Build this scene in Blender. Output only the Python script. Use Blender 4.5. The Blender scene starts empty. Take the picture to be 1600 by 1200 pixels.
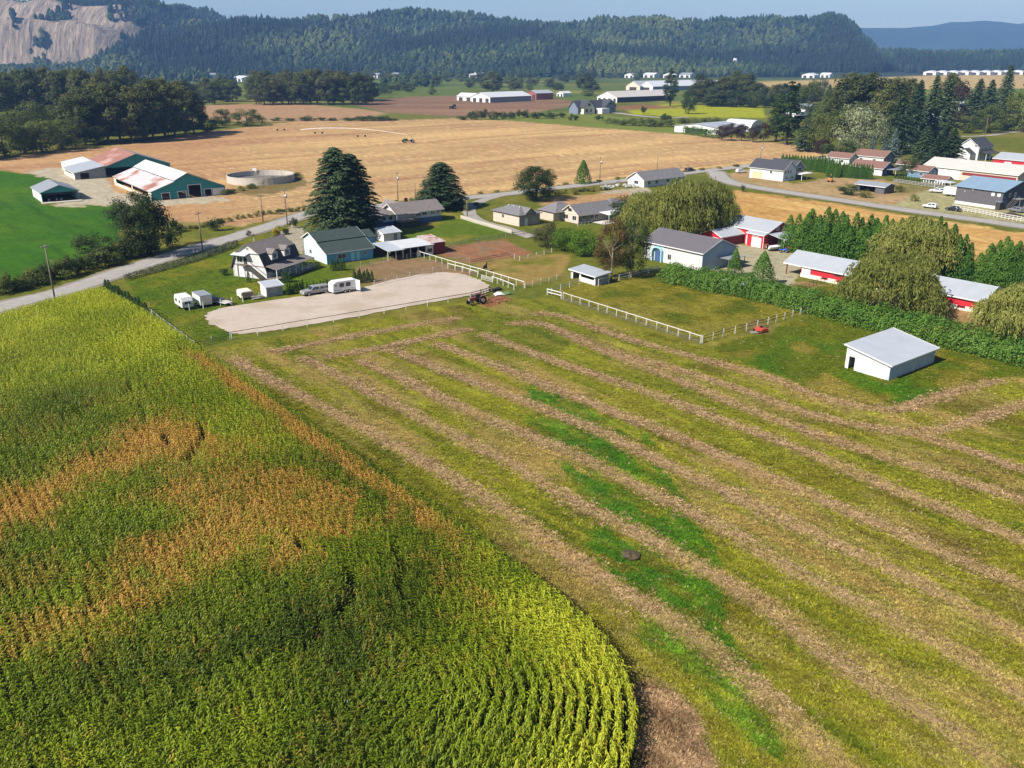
import bpy, math, random
import numpy as np
from mathutils import Vector, Matrix

SC = bpy.context.scene
random.seed(11)
RNG = np.random.default_rng(11)
R = math.radians

# ------------------------------------------------------------------ camera
F, YH, H = 1350.0, 90.0, 45.0            # focal length in photo pixels, horizon row, drone height
PITCH = math.atan((600 - YH) / F)
CP, SP = math.cos(PITCH), math.sin(PITCH)
cam = bpy.data.cameras.new('camera')
cam.sensor_width = 36.0
cam.lens = 36.0 * F / 1600.0
cam.clip_start = 0.5
cam.clip_end = 30000
camo = bpy.data.objects.new('camera', cam)
camo.location = (0, 0, H)
camo.rotation_euler = (math.pi / 2 - PITCH, 0, 0)
SC.collection.objects.link(camo)
SC.camera = camo

# ------------------------------------------------------------------ light
SUN_AZ, SUN_EL = 36.0, 42.0              # direction in which shadows fall (from +X), height of the sun
world = bpy.data.worlds.new('World')
SC.world = world
world.use_nodes = True
wn = world.node_tree.nodes
wl = world.node_tree.links
wn.clear()
sky = wn.new('ShaderNodeTexSky')
sky.sky_type = 'NISHITA'
sky.sun_disc = False
sky.sun_elevation = R(SUN_EL)
sky.sun_rotation = R(90 - (SUN_AZ + 180))
sky.air_density = 1.0
sky.dust_density = 0.4
sky.ozone_density = 3.0
bg = wn.new('ShaderNodeBackground')
bg.inputs['Strength'].default_value = 0.062
wo = wn.new('ShaderNodeOutputWorld')
wl.new(sky.outputs[0], bg.inputs[0])
wl.new(bg.outputs[0], wo.inputs[0])
sun = bpy.data.lights.new('sun', 'SUN')
sun.energy = 5.0
sun.angle = R(0.53)
sun.color = (1.0, 0.93, 0.82)
suno = bpy.data.objects.new('sun', sun)
sd = Vector((math.cos(R(SUN_AZ)) * math.cos(R(SUN_EL)), math.sin(R(SUN_AZ)) * math.cos(R(SUN_EL)), -math.sin(R(SUN_EL))))
suno.rotation_euler = sd.to_track_quat('-Z', 'Y').to_euler()
suno.location = (0, 0, 300)
SC.collection.objects.link(suno)
SC.view_settings.view_transform = 'Standard'
SC.view_settings.look = 'None'
SC.view_settings.gamma = 1.0
SC.view_settings.use_curve_mapping = False
SC.view_settings.exposure = 0.74
SC.cycles.use_denoising = True
SC.cycles.max_bounces = 6
SC.cycles.diffuse_bounces = 3
SC.cycles.transmission_bounces = 3
SC.cycles.transparent_max_bounces = 4
SC.cycles.volume_bounces = 0
SC.cycles.caustics_reflective = False
SC.cycles.caustics_refractive = False

# ------------------------------------------------------------------ pixel <-> ground
def G(x, y, z=0.0):
    u = (x - 800) / F
    v = (y - 600) / F
    t = (z - H) / (-SP - v * CP)
    return (u * t, (CP - v * SP) * t)
def PJ(X, Y, Z=0.0):
    dz = Z - H
    zc = Y * CP - dz * SP
    return 800 + F * X / zc, 600 + F * (-(Y * SP + dz * CP)) / zc
def HH(x, yb, yt):
    X, Y = G(x, yb)
    lo, hi = 0.0, 80.0
    for _ in range(40):
        m = (lo + hi) / 2
        if PJ(X, Y, m)[1] > yt: lo = m
        else: hi = m
    return lo
def PXM(x, y):                            # photo pixels per metre at a ground point
    X, Y = G(x, y)
    return F / (Y * CP + H * SP)

# ------------------------------------------------------------------ colour, materials
def lin(c):
    c = c / 255.0
    return c / 12.92 if c <= 0.04045 else ((c + 0.055) / 1.055) ** 2.4
ALB = 0.60
def col(r, g, b, k=ALB):
    return (lin(r) * k, lin(g) * k, lin(b) * k)
MATS = {}
def nodes(name):
    m = bpy.data.materials.new(name)
    m.use_nodes = True
    nt = m.node_tree
    b = nt.nodes['Principled BSDF']
    b.inputs['Specular IOR Level'].default_value = 0.3
    return m, nt, b
def mat(name, c, rough=0.75, var=0.18, scale=0.8, metal=0.0, bump=0.0, ribs=None, spec=0.3, stain=None, stain_scale=0.25, stain_lo=0.55):
    if name in MATS: return MATS[name]
    m, nt, b = nodes(name)
    N, L = nt.nodes, nt.links
    tc = N.new('ShaderNodeTexCoord')
    nz = N.new('ShaderNodeTexNoise'); nz.inputs['Scale'].default_value = scale; nz.inputs['Detail'].default_value = 6
    nz.inputs['Roughness'].default_value = 0.65
    L.new(tc.outputs['Object'], nz.inputs['Vector'])
    rp = N.new('ShaderNodeMapRange'); rp.inputs[1].default_value = 0.25; rp.inputs[2].default_value = 0.75
    rp.inputs[3].default_value = 1 - var; rp.inputs[4].default_value = 1 + var * 0.6
    L.new(nz.outputs['Fac'], rp.inputs[0])
    mx = N.new('ShaderNodeMix'); mx.data_type = 'RGBA'; mx.blend_type = 'MULTIPLY'; mx.inputs[0].default_value = 1
    mx.inputs[6].default_value = (*c, 1)
    L.new(rp.outputs[0], mx.inputs[7])
    out = mx.outputs[2]
    if stain:
        n2 = N.new('ShaderNodeTexNoise'); n2.inputs['Scale'].default_value = stain_scale; n2.inputs['Detail'].default_value = 5
        L.new(tc.outputs['Object'], n2.inputs['Vector'])
        r2 = N.new('ShaderNodeMapRange'); r2.inputs[1].default_value = stain_lo; r2.inputs[2].default_value = stain_lo + 0.12
        L.new(n2.outputs['Fac'], r2.inputs[0])
        m2 = N.new('ShaderNodeMix'); m2.data_type = 'RGBA'; m2.inputs[7].default_value = (*stain, 1)
        L.new(r2.outputs[0], m2.inputs[0]); L.new(out, m2.inputs[6]); out = m2.outputs[2]
    L.new(out, b.inputs['Base Color'])
    b.inputs['Roughness'].default_value = rough
    b.inputs['Metallic'].default_value = metal
    b.inputs['Specular IOR Level'].default_value = spec
    if ribs:
        sp = N.new('ShaderNodeSeparateXYZ'); L.new(tc.outputs['Object'], sp.inputs[0])
        mm = N.new('ShaderNodeMath'); mm.operation = 'MULTIPLY'; mm.inputs[1].default_value = 2 * math.pi / ribs[1]
        L.new(sp.outputs['XYZ'.index(ribs[0])], mm.inputs[0])
        sn = N.new('ShaderNodeMath'); sn.operation = 'SINE'; L.new(mm.outputs[0], sn.inputs[0])
        pw = N.new('ShaderNodeMath'); pw.operation = 'POWER'; pw.inputs[1].default_value = 4; L.new(sn.outputs[0], pw.inputs[0])
        bp = N.new('ShaderNodeBump'); bp.inputs['Strength'].default_value = 0.8; bp.inputs['Distance'].default_value = 0.04
        L.new(pw.outputs[0], bp.inputs['Height']); L.new(bp.outputs[0], b.inputs['Normal'])
    elif bump:
        n3 = N.new('ShaderNodeTexNoise'); n3.inputs['Scale'].default_value = scale * 8; n3.inputs['Detail'].default_value = 4
        L.new(tc.outputs['Object'], n3.inputs['Vector'])
        bp = N.new('ShaderNodeBump'); bp.inputs['Strength'].default_value = 0.6; bp.inputs['Distance'].default_value = bump
        L.new(n3.outputs['Fac'], bp.inputs['Height']); L.new(bp.outputs[0], b.inputs['Normal'])
    MATS[name] = m
    return m
def leafmat(name, ramp, transl=0.35, rough=0.6, big=None):
    """foliage: every leaf spray takes its own shade from the ramp, every plant a slight shift"""
    if name in MATS: return MATS[name]
    m, nt, b = nodes(name)
    N, L = nt.nodes, nt.links
    ge = N.new('ShaderNodeNewGeometry')
    oi = N.new('ShaderNodeObjectInfo')
    cr = N.new('ShaderNodeValToRGB')
    e = cr.color_ramp.elements
    for i, (p, c) in enumerate(ramp):
        if i < 2: el = e[i]; el.position = p
        else: el = e.new(p)
        el.color = (*c, 1)
    tc = N.new('ShaderNodeTexCoord')
    nz = N.new('ShaderNodeTexNoise'); nz.inputs['Scale'].default_value = big or 0.35; nz.inputs['Detail'].default_value = 3
    L.new(tc.outputs['Object'], nz.inputs['Vector'])
    a1 = N.new('ShaderNodeMath'); a1.operation = 'MULTIPLY'; a1.inputs[1].default_value = 0.5
    L.new(ge.outputs['Random Per Island'], a1.inputs[0])
    a2 = N.new('ShaderNodeMath'); a2.operation = 'MULTIPLY_ADD'; a2.inputs[1].default_value = 0.7
    L.new(nz.outputs['Fac'], a2.inputs[0]); L.new(a1.outputs[0], a2.inputs[2])
    a3 = N.new('ShaderNodeMath'); a3.operation = 'MULTIPLY_ADD'; a3.inputs[1].default_value = 0.30
    L.new(oi.outputs['Random'], a3.inputs[0]); L.new(a2.outputs[0], a3.inputs[2])
    a4 = N.new('ShaderNodeMath'); a4.operation = 'SUBTRACT'; a4.inputs[1].default_value = 0.25
    L.new(a3.outputs[0], a4.inputs[0])
    L.new(a4.outputs[0], cr.inputs[0])
    L.new(cr.outputs[0], b.inputs['Base Color'])
    b.inputs['Roughness'].default_value = rough
    b.inputs['Specular IOR Level'].default_value = 0.25
    tr = N.new('ShaderNodeBsdfTranslucent'); L.new(cr.outputs[0], tr.inputs[0])
    ms = N.new('ShaderNodeMixShader'); ms.inputs[0].default_value = transl
    L.new(b.outputs[0], ms.inputs[1]); L.new(tr.outputs[0], ms.inputs[2])
    L.new(ms.outputs[0], N['Material Output'].inputs[0])
    MATS[name] = m
    return m

# ------------------------------------------------------------------ objects
def link(o, parent=None):
    SC.collection.objects.link(o)
    if parent is not None: o.parent = parent
    return o
def tag(o, label=None, cat=None, group=None, kind=None):
    if label: o['label'] = label
    if cat: o['category'] = cat
    if group: o['group'] = group
    if kind: o['kind'] = kind
    return o
def thing(name, label, cat, loc=(0, 0, 0), rz=0.0, group=None):
    o = bpy.data.objects.new(name, None)
    o.empty_display_size = 0.5
    o.location = loc
    o.rotation_euler = (0, 0, R(rz))
    link(o)
    return tag(o, label, cat, group)
def npmesh(name, V, Fc, material=None, smooth=False):
    """V (n,3), Fc (m,k) with k = 3 or 4"""
    V = np.asarray(V, dtype=np.float32); Fc = np.asarray(Fc, dtype=np.int32)
    me = bpy.data.meshes.new(name)
    me.vertices.add(len(V)); me.vertices.foreach_set('co', V.ravel())
    k = Fc.shape[1]
    me.loops.add(Fc.size); me.loops.foreach_set('vertex_index', Fc.ravel())
    me.polygons.add(len(Fc))
    me.polygons.foreach_set('loop_start', np.arange(len(Fc), dtype=np.int32) * k)
    me.polygons.foreach_set('loop_total', np.full(len(Fc), k, dtype=np.int32))
    me.polygons.foreach_set('use_smooth', np.full(len(Fc), smooth))
    me.update(calc_edges=True)
    if material: me.materials.append(material)
    return me
class MB:
    def __init__(s): s.v = []; s.f = []
    def add(s, pts, faces):
        n = len(s.v); s.v += [tuple(p) for p in pts]; s.f += [tuple(n + i for i in f) for f in faces]; return s
    def box(s, x0, x1, y0, y1, z0, z1):
        return s.add([(x0, y0, z0), (x1, y0, z0), (x1, y1, z0), (x0, y1, z0), (x0, y0, z1), (x1, y0, z1), (x1, y1, z1), (x0, y1, z1)],
                     [(0, 3, 2, 1), (4, 5, 6, 7), (0, 1, 5, 4), (1, 2, 6, 5), (2, 3, 7, 6), (3, 0, 4, 7)])
    def prism(s, poly, axis, a, b):
        """2D polygon extruded along an axis; poly in the other two axes in order"""
        def P(p, t):
            if axis == 'x': return (t, p[0], p[1])
            if axis == 'y': return (p[0], t, p[1])
            return (p[0], p[1], t)
        n = len(poly)
        return s.add([P(p, a) for p in poly] + [P(p, b) for p in poly],
                     [tuple(range(n - 1, -1, -1)), tuple(range(n, 2 * n))] + [(i, (i + 1) % n, n + (i + 1) % n, n + i) for i in range(n)])
    def slab(s, quad, t):
        q = [Vector(p) for p in quad]
        nrm = (q[1] - q[0]).cross(q[2] - q[0]).normalized()
        if nrm.z < 0: nrm = -nrm
        m = len(q)
        return s.add(q + [p + nrm * t for p in q], [tuple(range(m - 1, -1, -1)), tuple(range(m, 2 * m))] + [(i, (i + 1) % m, m + (i + 1) % m, m + i) for i in range(m)])
    def tube(s, p, q, r0, r1=None, n=8):
        r1 = r0 if r1 is None else r1
        p, q = Vector(p), Vector(q); d = (q - p).normalized()
        a = d.orthogonal().normalized(); b = d.cross(a)
        ring = [(math.cos(2 * math.pi * i / n), math.sin(2 * math.pi * i / n)) for i in range(n)]
        return s.add([p + (a * c + b * e) * r0 for c, e in ring] + [q + (a * c + b * e) * r1 for c, e in ring],
                     [tuple(range(n - 1, -1, -1)), tuple(range(n, 2 * n))] + [(i, (i + 1) % n, n + (i + 1) % n, n + i) for i in range(n)])
    def build(s, name, material, parent=None, smooth=False, bevel=0.0):
        me = bpy.data.meshes.new(name); me.from_pydata(s.v, [], s.f); me.update()
        me.materials.append(material)
        if smooth:
            for p in me.polygons: p.use_smooth = True
        o = link(bpy.data.objects.new(name, me), parent)
        if bevel:
            bv = o.modifiers.new('bevel', 'BEVEL'); bv.width = bevel; bv.segments = 2; bv.limit_method = 'ANGLE'
        return o
UB = {}
def ubox(name, material, parent, c, size, rz=0.0, ry=0.0):
    """a box piece that shares one mesh with all alike boxes"""
    if material.name not in UB:
        b = MB().box(-.5, .5, -.5, .5, -.5, .5)
        me = bpy.data.meshes.new('box_' + material.name); me.from_pydata(b.v, [], b.f); me.update(); me.materials.append(material)
        UB[material.name] = me
    o = bpy.data.objects.new(name, UB[material.name])
    o.location = c; o.scale = size; o.rotation_euler = (0, ry, rz)
    return link(o, parent)
def bar(name, material, parent, p, q, w, h):
    p, q = Vector(p), Vector(q); d = q - p
    return ubox(name, material, parent, (p + q) / 2, (d.length, w, h), math.atan2(d.y, d.x), -math.atan2(d.z, math.hypot(d.x, d.y)))

# ------------------------------------------------------------------ noise and polygons on arrays
def hash2(ix, iy, seed):
    n = (ix.astype(np.int64) * 374761393 + iy.astype(np.int64) * 668265263 + seed * 974711) & 0x7fffffff
    n = ((n ^ (n >> 13)) * 1274126177) & 0x7fffffff
    n = (n ^ (n >> 16)) & 0xffff
    return n / 65535.0
def vnoise(x, y, seed=0):
    ix, iy = np.floor(x), np.floor(y)
    fx, fy = x - ix, y - iy
    fx = fx * fx * (3 - 2 * fx); fy = fy * fy * (3 - 2 * fy)
    a, b = hash2(ix, iy, seed), hash2(ix + 1, iy, seed)
    c, d = hash2(ix, iy + 1, seed), hash2(ix + 1, iy + 1, seed)
    return (a * (1 - fx) + b * fx) * (1 - fy) + (c * (1 - fx) + d * fx) * fy
def fbm(x, y, seed=0, o=4):
    s, a, t = 0, 0.5, 0
    for i in range(o):
        s = s + a * vnoise(x * 2 ** i, y * 2 ** i, seed + i * 17); t += a; a *= 0.5
    return s / t
def sstep(a, b, x):
    t = np.clip((x - a) / (b - a), 0, 1)
    return t * t * (3 - 2 * t)
def segdist(px, py, poly, closed=False):
    d = np.full(px.shape, 1e9)
    n = len(poly)
    for i in range(n if closed else n - 1):
        ax, ay = poly[i]; bx, by = poly[(i + 1) % n]
        dx, dy = bx - ax, by - ay
        t = np.clip(((px - ax) * dx + (py - ay) * dy) / (dx * dx + dy * dy + 1e-9), 0, 1)
        d = np.minimum(d, np.hypot(px - ax - t * dx, py - ay - t * dy))
    return d
def inpoly(px, py, poly):
    r = np.zeros(px.shape, bool); n = len(poly)
    for i in range(n):
        ax, ay = poly[i]; bx, by = poly[(i + 1) % n]
        if ay == by: continue
        c = ((ay > py) != (by > py)) & (px < (bx - ax) * (py - ay) / (by - ay) + ax)
        r ^= c
    return r
def sdf(px, py, poly):                    # positive inside
    d = segdist(px, py, poly, True)
    return np.where(inpoly(px, py, poly), d, -d)
def curve(pts, n):
    """smooth dense polyline through points (Catmull-Rom)"""
    P = [np.array(p, float) for p in pts]; P = [2 * P[0] - P[1]] + P + [2 * P[-1] - P[-2]]
    out = []
    for i in range(1, len(P) - 2):
        for k in range(n):
            t = k / n
            out.append(0.5 * (2 * P[i] + (P[i + 1] - P[i - 1]) * t + (2 * P[i - 1] - 5 * P[i] + 4 * P[i + 1] - P[i + 2]) * t * t + (3 * P[i] - P[i - 1] - 3 * P[i + 1] + P[i + 2]) * t ** 3))
    out.append(P[-2])
    return np.array(out)
# ================================================================== GROUND
# one sheet; its mesh is finer where it lies nearer; field colours are stored on the vertices
cx = np.unique(np.concatenate([np.arange(-900, -60, 30.0), np.arange(-60, 1661, 4.0), np.arange(1660, 2501, 30.0)]))
cy = np.concatenate([np.arange(99.5, 130, 0.6), np.arange(130, 220, 0.8), np.arange(220, 480, 1.3), np.arange(480, 1220, 2.6), np.arange(1220, 2200, 40)])
PXg, PYg = np.meshgrid(cx, cy)
PXf, PYf = PXg.ravel(), PYg.ravel()
GX, GY = G(PXf, PYf)
PM = np.minimum(F / (GY * CP + H * SP), 25)
wx = (fbm(GX / 3.0, GY / 3.0, 3) - .5) * 2; wy = (fbm(GX / 3.0, GY / 3.0, 4) - .5) * 2
wX = (fbm(GX / 40., GY / 40., 5) - .5) * 2; wY = (fbm(GX / 40., GY / 40., 6) - .5) * 2
ca, sa = math.cos(R(-52)), math.sin(R(-52))
U = GX * ca + GY * sa                    # along the windrows
V_ = -GX * sa + GY * ca                  # across them
C = np.zeros((len(GX), 3))
def area(poly, feather=1.5, warp=1.2):
    k = np.minimum(PM * warp, 8)
    return sstep(-feather, feather, sdf(PXf + wx * k, PYf + wy * k * 0.6, poly))
def paint(poly, c, feather=1.5, warp=1.2, amt=1.0):
    global C
    w = (area(poly, feather, warp) if not isinstance(poly, np.ndarray) else poly)[:, None] * amt
    C = C * (1 - w) + np.array(c) * w
def vary(w, c, n):
    global C
    k = (w * np.clip(n, 0, 1))[:, None]
    C = C * (1 - k) + np.array(c) * k
patch = fbm(GX / 25., GY / 25., 21)
fine = fbm(GX / 1.7, GY / 1.7, 22)
C[:] = col(112, 124, 58)
vary(np.ones(len(GX)), col(150, 140, 85), (patch - .5) * 3)
# the plain beyond
far = sstep(190, 165, PYf)
paint(far, col(104, 126, 66))
vary(far, col(150, 150, 90), (fbm(GX / 160., GY / 90., 31) - .5) * 4)
vary(far, col(70, 95, 45), (fbm(GX / 120., GY / 60., 32) - .55) * 5)
far2 = sstep(128, 118, PYf)
paint(far2, col(66, 84, 46))
FIELDS = {
 'tan': [(-900, 300), (-300, 268), (0, 250), (60, 240), (200, 226), (330, 206), (470, 189), (600, 187), (700, 185), (790, 187), (900, 197), (1000, 204), (1100, 211), (1200, 221), (1300, 233), (1340, 246), (1170, 256), (1000, 274), (880, 289), (780, 299), (700, 308), (600, 317), (500, 324), (440, 338), (380, 353), (330, 348), (262, 345), (180, 300), (100, 270), (-100, 275)],
 'tan2': [(300, 165), (420, 161), (480, 163), (560, 170), (640, 181), (560, 185), (470, 189), (380, 191), (325, 185)],
 'plough': [(540, 161), (640, 151), (720, 149), (860, 153), (905, 160), (880, 168), (830, 176), (760, 183), (690, 183), (610, 176)],
 'meadow': [(740, 185), (820, 179), (880, 176), (1000, 184), (1070, 193), (1190, 203), (1200, 214), (1060, 209), (950, 201), (860, 193)],
 'yellow': [(975, 170), (1050, 162), (1190, 163), (1196, 184), (1080, 183), (990, 179)],
 'green': [(-900, 268), (0, 266), (58, 273), (88, 281), (62, 292), (50, 300), (66, 321), (110, 321), (185, 319), (192, 340), (185, 378), (150, 394), (60, 426), (0, 443), (-900, 720)],
 'righttan': [(1148, 296), (1250, 311), (1330, 322), (1450, 341), (1600, 364), (2300, 470), (2300, 600), (1600, 445), (1500, 405), (1300, 362), (1240, 352), (1150, 348)],
 'rightfar': [(1175, 128), (1300, 124), (1450, 118), (1620, 116), (2300, 116), (2300, 150), (1600, 138), (1420, 140), (1300, 142), (1200, 146)],
 'dry': [(1140, 270), (1180, 262), (1240, 288), (1330, 270), (1420, 290), (1480, 300), (1430, 328), (1300, 308), (1200, 293), (1145, 284)],
 'yard': [(1392, 322), (1440, 300), (1500, 285), (1600, 300), (2300, 380), (2300, 460), (1620, 352), (1500, 336)],
 'barnyard': [(40, 268), (75, 262), (112, 262), (133, 279), (165, 276), (180, 300), (240, 311), (352, 306), (358, 314), (250, 321), (185, 319), (110, 322), (76, 321), (128, 313), (122, 300), (88, 281), (60, 275)],
 'homelawn': [(196, 437), (300, 408), (365, 393), (430, 372), (478, 392), (512, 412), (560, 418), (556, 446), (470, 463), (330, 487), (318, 505), (372, 524), (306, 543), (228, 490)],
 'backlawn': [(560, 360), (640, 345), (700, 328), (745, 342), (800, 366), (720, 380), (650, 378), (580, 372)],
 'sidelawn': [(430, 362), (470, 345), (530, 338), (560, 345), (555, 362), (490, 366)],
 'dirt': [(548, 423), (580, 411), (620, 404), (655, 402), (752, 427), (690, 433), (600, 446), (560, 441)],
 'red': [(672, 393), (720, 381), (790, 374), (832, 396), (800, 402), (732, 411)],
 'drypad': [(736, 413), (832, 398), (895, 398), (880, 428), (815, 447)],
 'hay': [(296, 550), (500, 512), (700, 477), (770, 463), (860, 468), (1095, 541), (1270, 492), (1330, 500), (1620, 577), (2500, 790), (2500, 2200), (700, 2200), (1000, 1160), (985, 1075), (935, 1005), (860, 937), (700, 815), (420, 627)],
 'paddock': [(858, 461), (892, 446), (1030, 426), (1130, 455), (1262, 487), (1095, 535)],
 'shedgrass': [(1110, 545), (1262, 493), (1400, 515), (1640, 582), (1560, 593), (1470, 615), (1390, 636), (1280, 612), (1180, 575)],
 'hedgeback': [(1050, 425), (1200, 432), (1560, 486), (2300, 620), (2300, 720), (1600, 555)],
 'gravel': [(1098, 398), (1152, 381), (1195, 386), (1245, 396), (1265, 412), (1238, 446), (1180, 438), (1130, 428), (1100, 424)],
 'corn': [(-900, 800), (0, 512), (165, 461), (230, 499), (305, 548), (420, 628), (600, 752), (760, 862), (870, 947), (940, 1012), (975, 1065), (995, 1130), (940, 2200), (-900, 2200)],
 'bare': [(990, 1075), (1010, 1062), (1050, 1078), (1090, 1120), (1120, 1200), (1080, 1400), (960, 1400), (1000, 1140)],
 'drive': [(430, 366), (458, 352), (470, 356), (482, 372), (476, 396), (456, 392), (440, 378)],
 'lot': [(930, 300), (985, 287), (1010, 292), (1020, 300), (985, 312)],
 'verge': [(860, 296), (1010, 279), (1000, 292), (940, 300), (880, 306)],
}
paint(FIELDS['tan'], col(204, 170, 126))
tanw = area(FIELDS['tan'])
st = fbm(V_ / 90., U / 7., 41); st2 = fbm(V_ / 160., U / 26., 42); st3 = fbm(V_ / 25., U / 1.6, 43)
vary(tanw, col(226, 190, 138), (st2 - .47) * 5)
vary(tanw, col(182, 142, 110), (st - .5) * 3.4)
vary(tanw, col(238, 205, 155), (st3 - .62) * 5)
vary(tanw, col(186, 140, 108), sstep(700, 200, PXf) * sstep(240, 215, PYf) * .6)
vary(tanw, col(192, 146, 112), sstep(420, 300, PXf) * .5)
paint(FIELDS['tan2'], col(186, 150, 118)); paint(FIELDS['plough'], col(142, 112, 92))
vary(area(FIELDS['plough']), col(165, 132, 108), (fbm(GX / 200., GY / 30., 44) - .45) * 4)
paint(FIELDS['meadow'], col(126, 144, 78)); paint(FIELDS['yellow'], col(172, 184, 52))
paint([(612, 176), (690, 181), (745, 183), (640, 187), (560, 186)], col(120, 128, 70))
paint(FIELDS['rightfar'], col(205, 178, 120))
paint([(1000, 163), (1075, 168), (980, 172), (945, 168)], col(150, 112, 80))
paint(FIELDS['righttan'], col(214, 170, 108))
rt = area(FIELDS['righttan'])
vary(rt, col(228, 192, 128), (fbm(V_ / 8., U / 30., 46) - .5) * 4); vary(rt, col(190, 145, 88), (fbm(V_ / 2., U / 18., 47) - .56) * 5)
paint(FIELDS['dry'], col(190, 162, 124)); vary(area(FIELDS['dry']), col(130, 125, 70), (patch - .5) * 4)
paint(FIELDS['yard'], col(178, 180, 172))
paint(FIELDS['green'], col(66, 118, 20))
gw = area(FIELDS['green'])
vary(gw, col(84, 128, 26), (fbm(GX / 30., GY / 14., 48) - .5) * 4); vary(gw, col(52, 98, 24), (fbm(V_ / 3., U / 30., 49) - .5) * 3)
paint(FIELDS['barnyard'], col(200, 190, 174), 1.2, 2)
paint(FIELDS['homelawn'], col(98, 124, 38)); hl = area(FIELDS['homelawn'])
vary(hl, col(134, 138, 56), (fbm(GX / 9., GY / 9., 50) - .45) * 3.5); vary(hl, col(78, 112, 28), (fbm(GX / 5., GY / 5., 51) - .5) * 3)
paint(FIELDS['backlawn'], col(98, 126, 44)); paint(FIELDS['sidelawn'], col(128, 130, 58))
bl = area(FIELDS['backlawn']); vary(bl, col(150, 142, 72), (fbm(GX / 8., GY / 8., 52) - .52) * 4)
paint(FIELDS['dirt'], col(154, 128, 100), 2, 2); vary(area(FIELDS['dirt']), col(128, 122, 70), (fbm(GX / 6., GY / 6., 53) - .5) * 4)
paint(FIELDS['red'], col(164, 116, 88), 2, 2); vary(area(FIELDS['red']), col(150, 128, 104), (fbm(GX / 7., GY / 7., 54) - .5) * 4)
paint(FIELDS['drypad'], col(164, 140, 82), 3, 2); vary(area(FIELDS['drypad'], 3), col(112, 124, 52), (fbm(GX / 8., GY / 8., 55) - .5) * 4)
paint(FIELDS['lot'], col(190, 186, 180)); paint(FIELDS['verge'], col(128, 128, 66)); paint(FIELDS['drive'], col(180, 174, 164))
paint([(985, 300), (985, 312), (900, 330), (840, 318), (880, 306)], col(196, 158, 116), 2, 2)
WIND = [
 [(365, 560), (420, 592), (560, 665), (700, 742), (800, 805), (875, 860), (965, 920), (1065, 982), (1150, 1047), (1240, 1125), (1330, 1215)],
 [(472, 558), (540, 592), (680, 664), (800, 725), (900, 785), (1020, 845), (1110, 895), (1200, 950), (1275, 1012), (1365, 1070), (1470, 1132), (1580, 1210)],
 [(562, 562), (650, 602), (720, 636), (800, 670), (890, 706), (1000, 762), (1120, 820), (1240, 890), (1375, 960), (1500, 1025), (1600, 1085), (1750, 1180)],
 [(607, 545), (750, 600), (800, 620), (940, 675), (1040, 725), (1150, 775), (1275, 835), (1425, 905), (1550, 970), (1620, 1005), (1750, 1075)],
 [(682, 536), (800, 580), (875, 610), (990, 655), (1100, 700), (1225, 755), (1375, 820), (1525, 885), (1600, 917), (1750, 985)],
 [(755, 522), (800, 540), (900, 575), (990, 605), (1125, 655), (1250, 702), (1375, 755), (1500, 805), (1600, 845), (1750, 905)],
 [(800, 505), (850, 507), (925, 540), (1000, 570), (1075, 600), (1175, 642), (1300, 687), (1450, 735), (1600, 781), (1750, 830)],
 [(840, 489), (882, 495), (950, 519), (1025, 541), (1100, 562), (1200, 588), (1260, 612), (1325, 631), (1380, 640), (1420, 634), (1470, 618), (1562, 593)],
 [(950, 548), (1050, 575), (1150, 606), (1250, 642), (1350, 666), (1440, 675), (1500, 662), (1600, 632), (1700, 606)],
 [(1440, 683), (1520, 706), (1600, 735), (1720, 775)],
 [(422, 550), (480, 539), (550, 525), (630, 511), (714, 497)],
 [(505, 558), (550, 551), (600, 542), (660, 529), (735, 514)]]
# the mown field
paint(FIELDS['hay'], col(136, 142, 60), 2, 1)
hw = area(FIELDS['hay'], 2, 1)
h1 = fbm(U / 26., V_ / 2.2, 61); h2 = fbm(U / 12., V_ / .8, 62); h3 = fbm(U / 30., V_ / 14., 63); h4 = fbm(U / 5., V_ / 2.5, 64)
vary(hw, col(150, 156, 64), (h1 - .5) * 3.2 * sstep(.35, .6, h3))
vary(hw, col(100, 118, 40), (h2 - .52) * 4.5)
vary(hw, col(164, 144, 84), (fbm(U / 18., V_ / 3.2, 65) - .5) * 4)
vary(hw, col(164, 170, 74), (h4 - .6) * 4.5 * sstep(.45, .6, h1))
vary(hw, col(112, 104, 46), (fbm(U / 16., V_ / 6., 66) - .62) * 4)
paint([(700, 500), (860, 480), (900, 500), (870, 560), (760, 560)], col(92, 112, 50), 14, 2, .55)
LUSH = [[(815, 603), (852, 606), (930, 638), (972, 672), (960, 682), (900, 662), (850, 642), (822, 625)],
        [(836, 645), (872, 655), (960, 700), (1010, 738), (1068, 778), (1056, 780), (1000, 748), (950, 738), (880, 708), (850, 680)],
        [(884, 720), (940, 738), (1000, 780), (1092, 830), (1116, 884), (1100, 888), (1060, 856), (1000, 836), (930, 798), (905, 762)],
        [(924, 810), (960, 820), (1050, 880), (1122, 918), (1130, 960), (1112, 992), (1060, 968), (1000, 934), (958, 902), (940, 862)],
        [(984, 948), (1050, 970), (1112, 1014), (1190, 1080), (1218, 1140), (1240, 1210), (1150, 1140), (1080, 1062), (1010, 1012)]]
for i, pl in enumerate(LUSH):
    k = np.minimum(PM * 1.4, 14)
    s_ = sdf(PXf + (fbm(U / 3., V_ / .9, 70 + i) - .5) * 2.4 * k * 2, PYf + (fbm(U / 3., V_ / .9, 80 + i) - .5) * 2 * k, pl)
    w = sstep(-9, 7, s_ + (fbm(U / 2.4, V_ / .5, 190 + i) - .5) * 22) * (.35 + .65 * sstep(.3, .6, fbm(U / 2.2, V_ / .9, 71)))
    vary(w, col(72, 122, 42), np.ones(len(GX)) * (.95 if i < 4 else .75))
    vary(w, col(104, 150, 54), (fine - .55) * 4)
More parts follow.
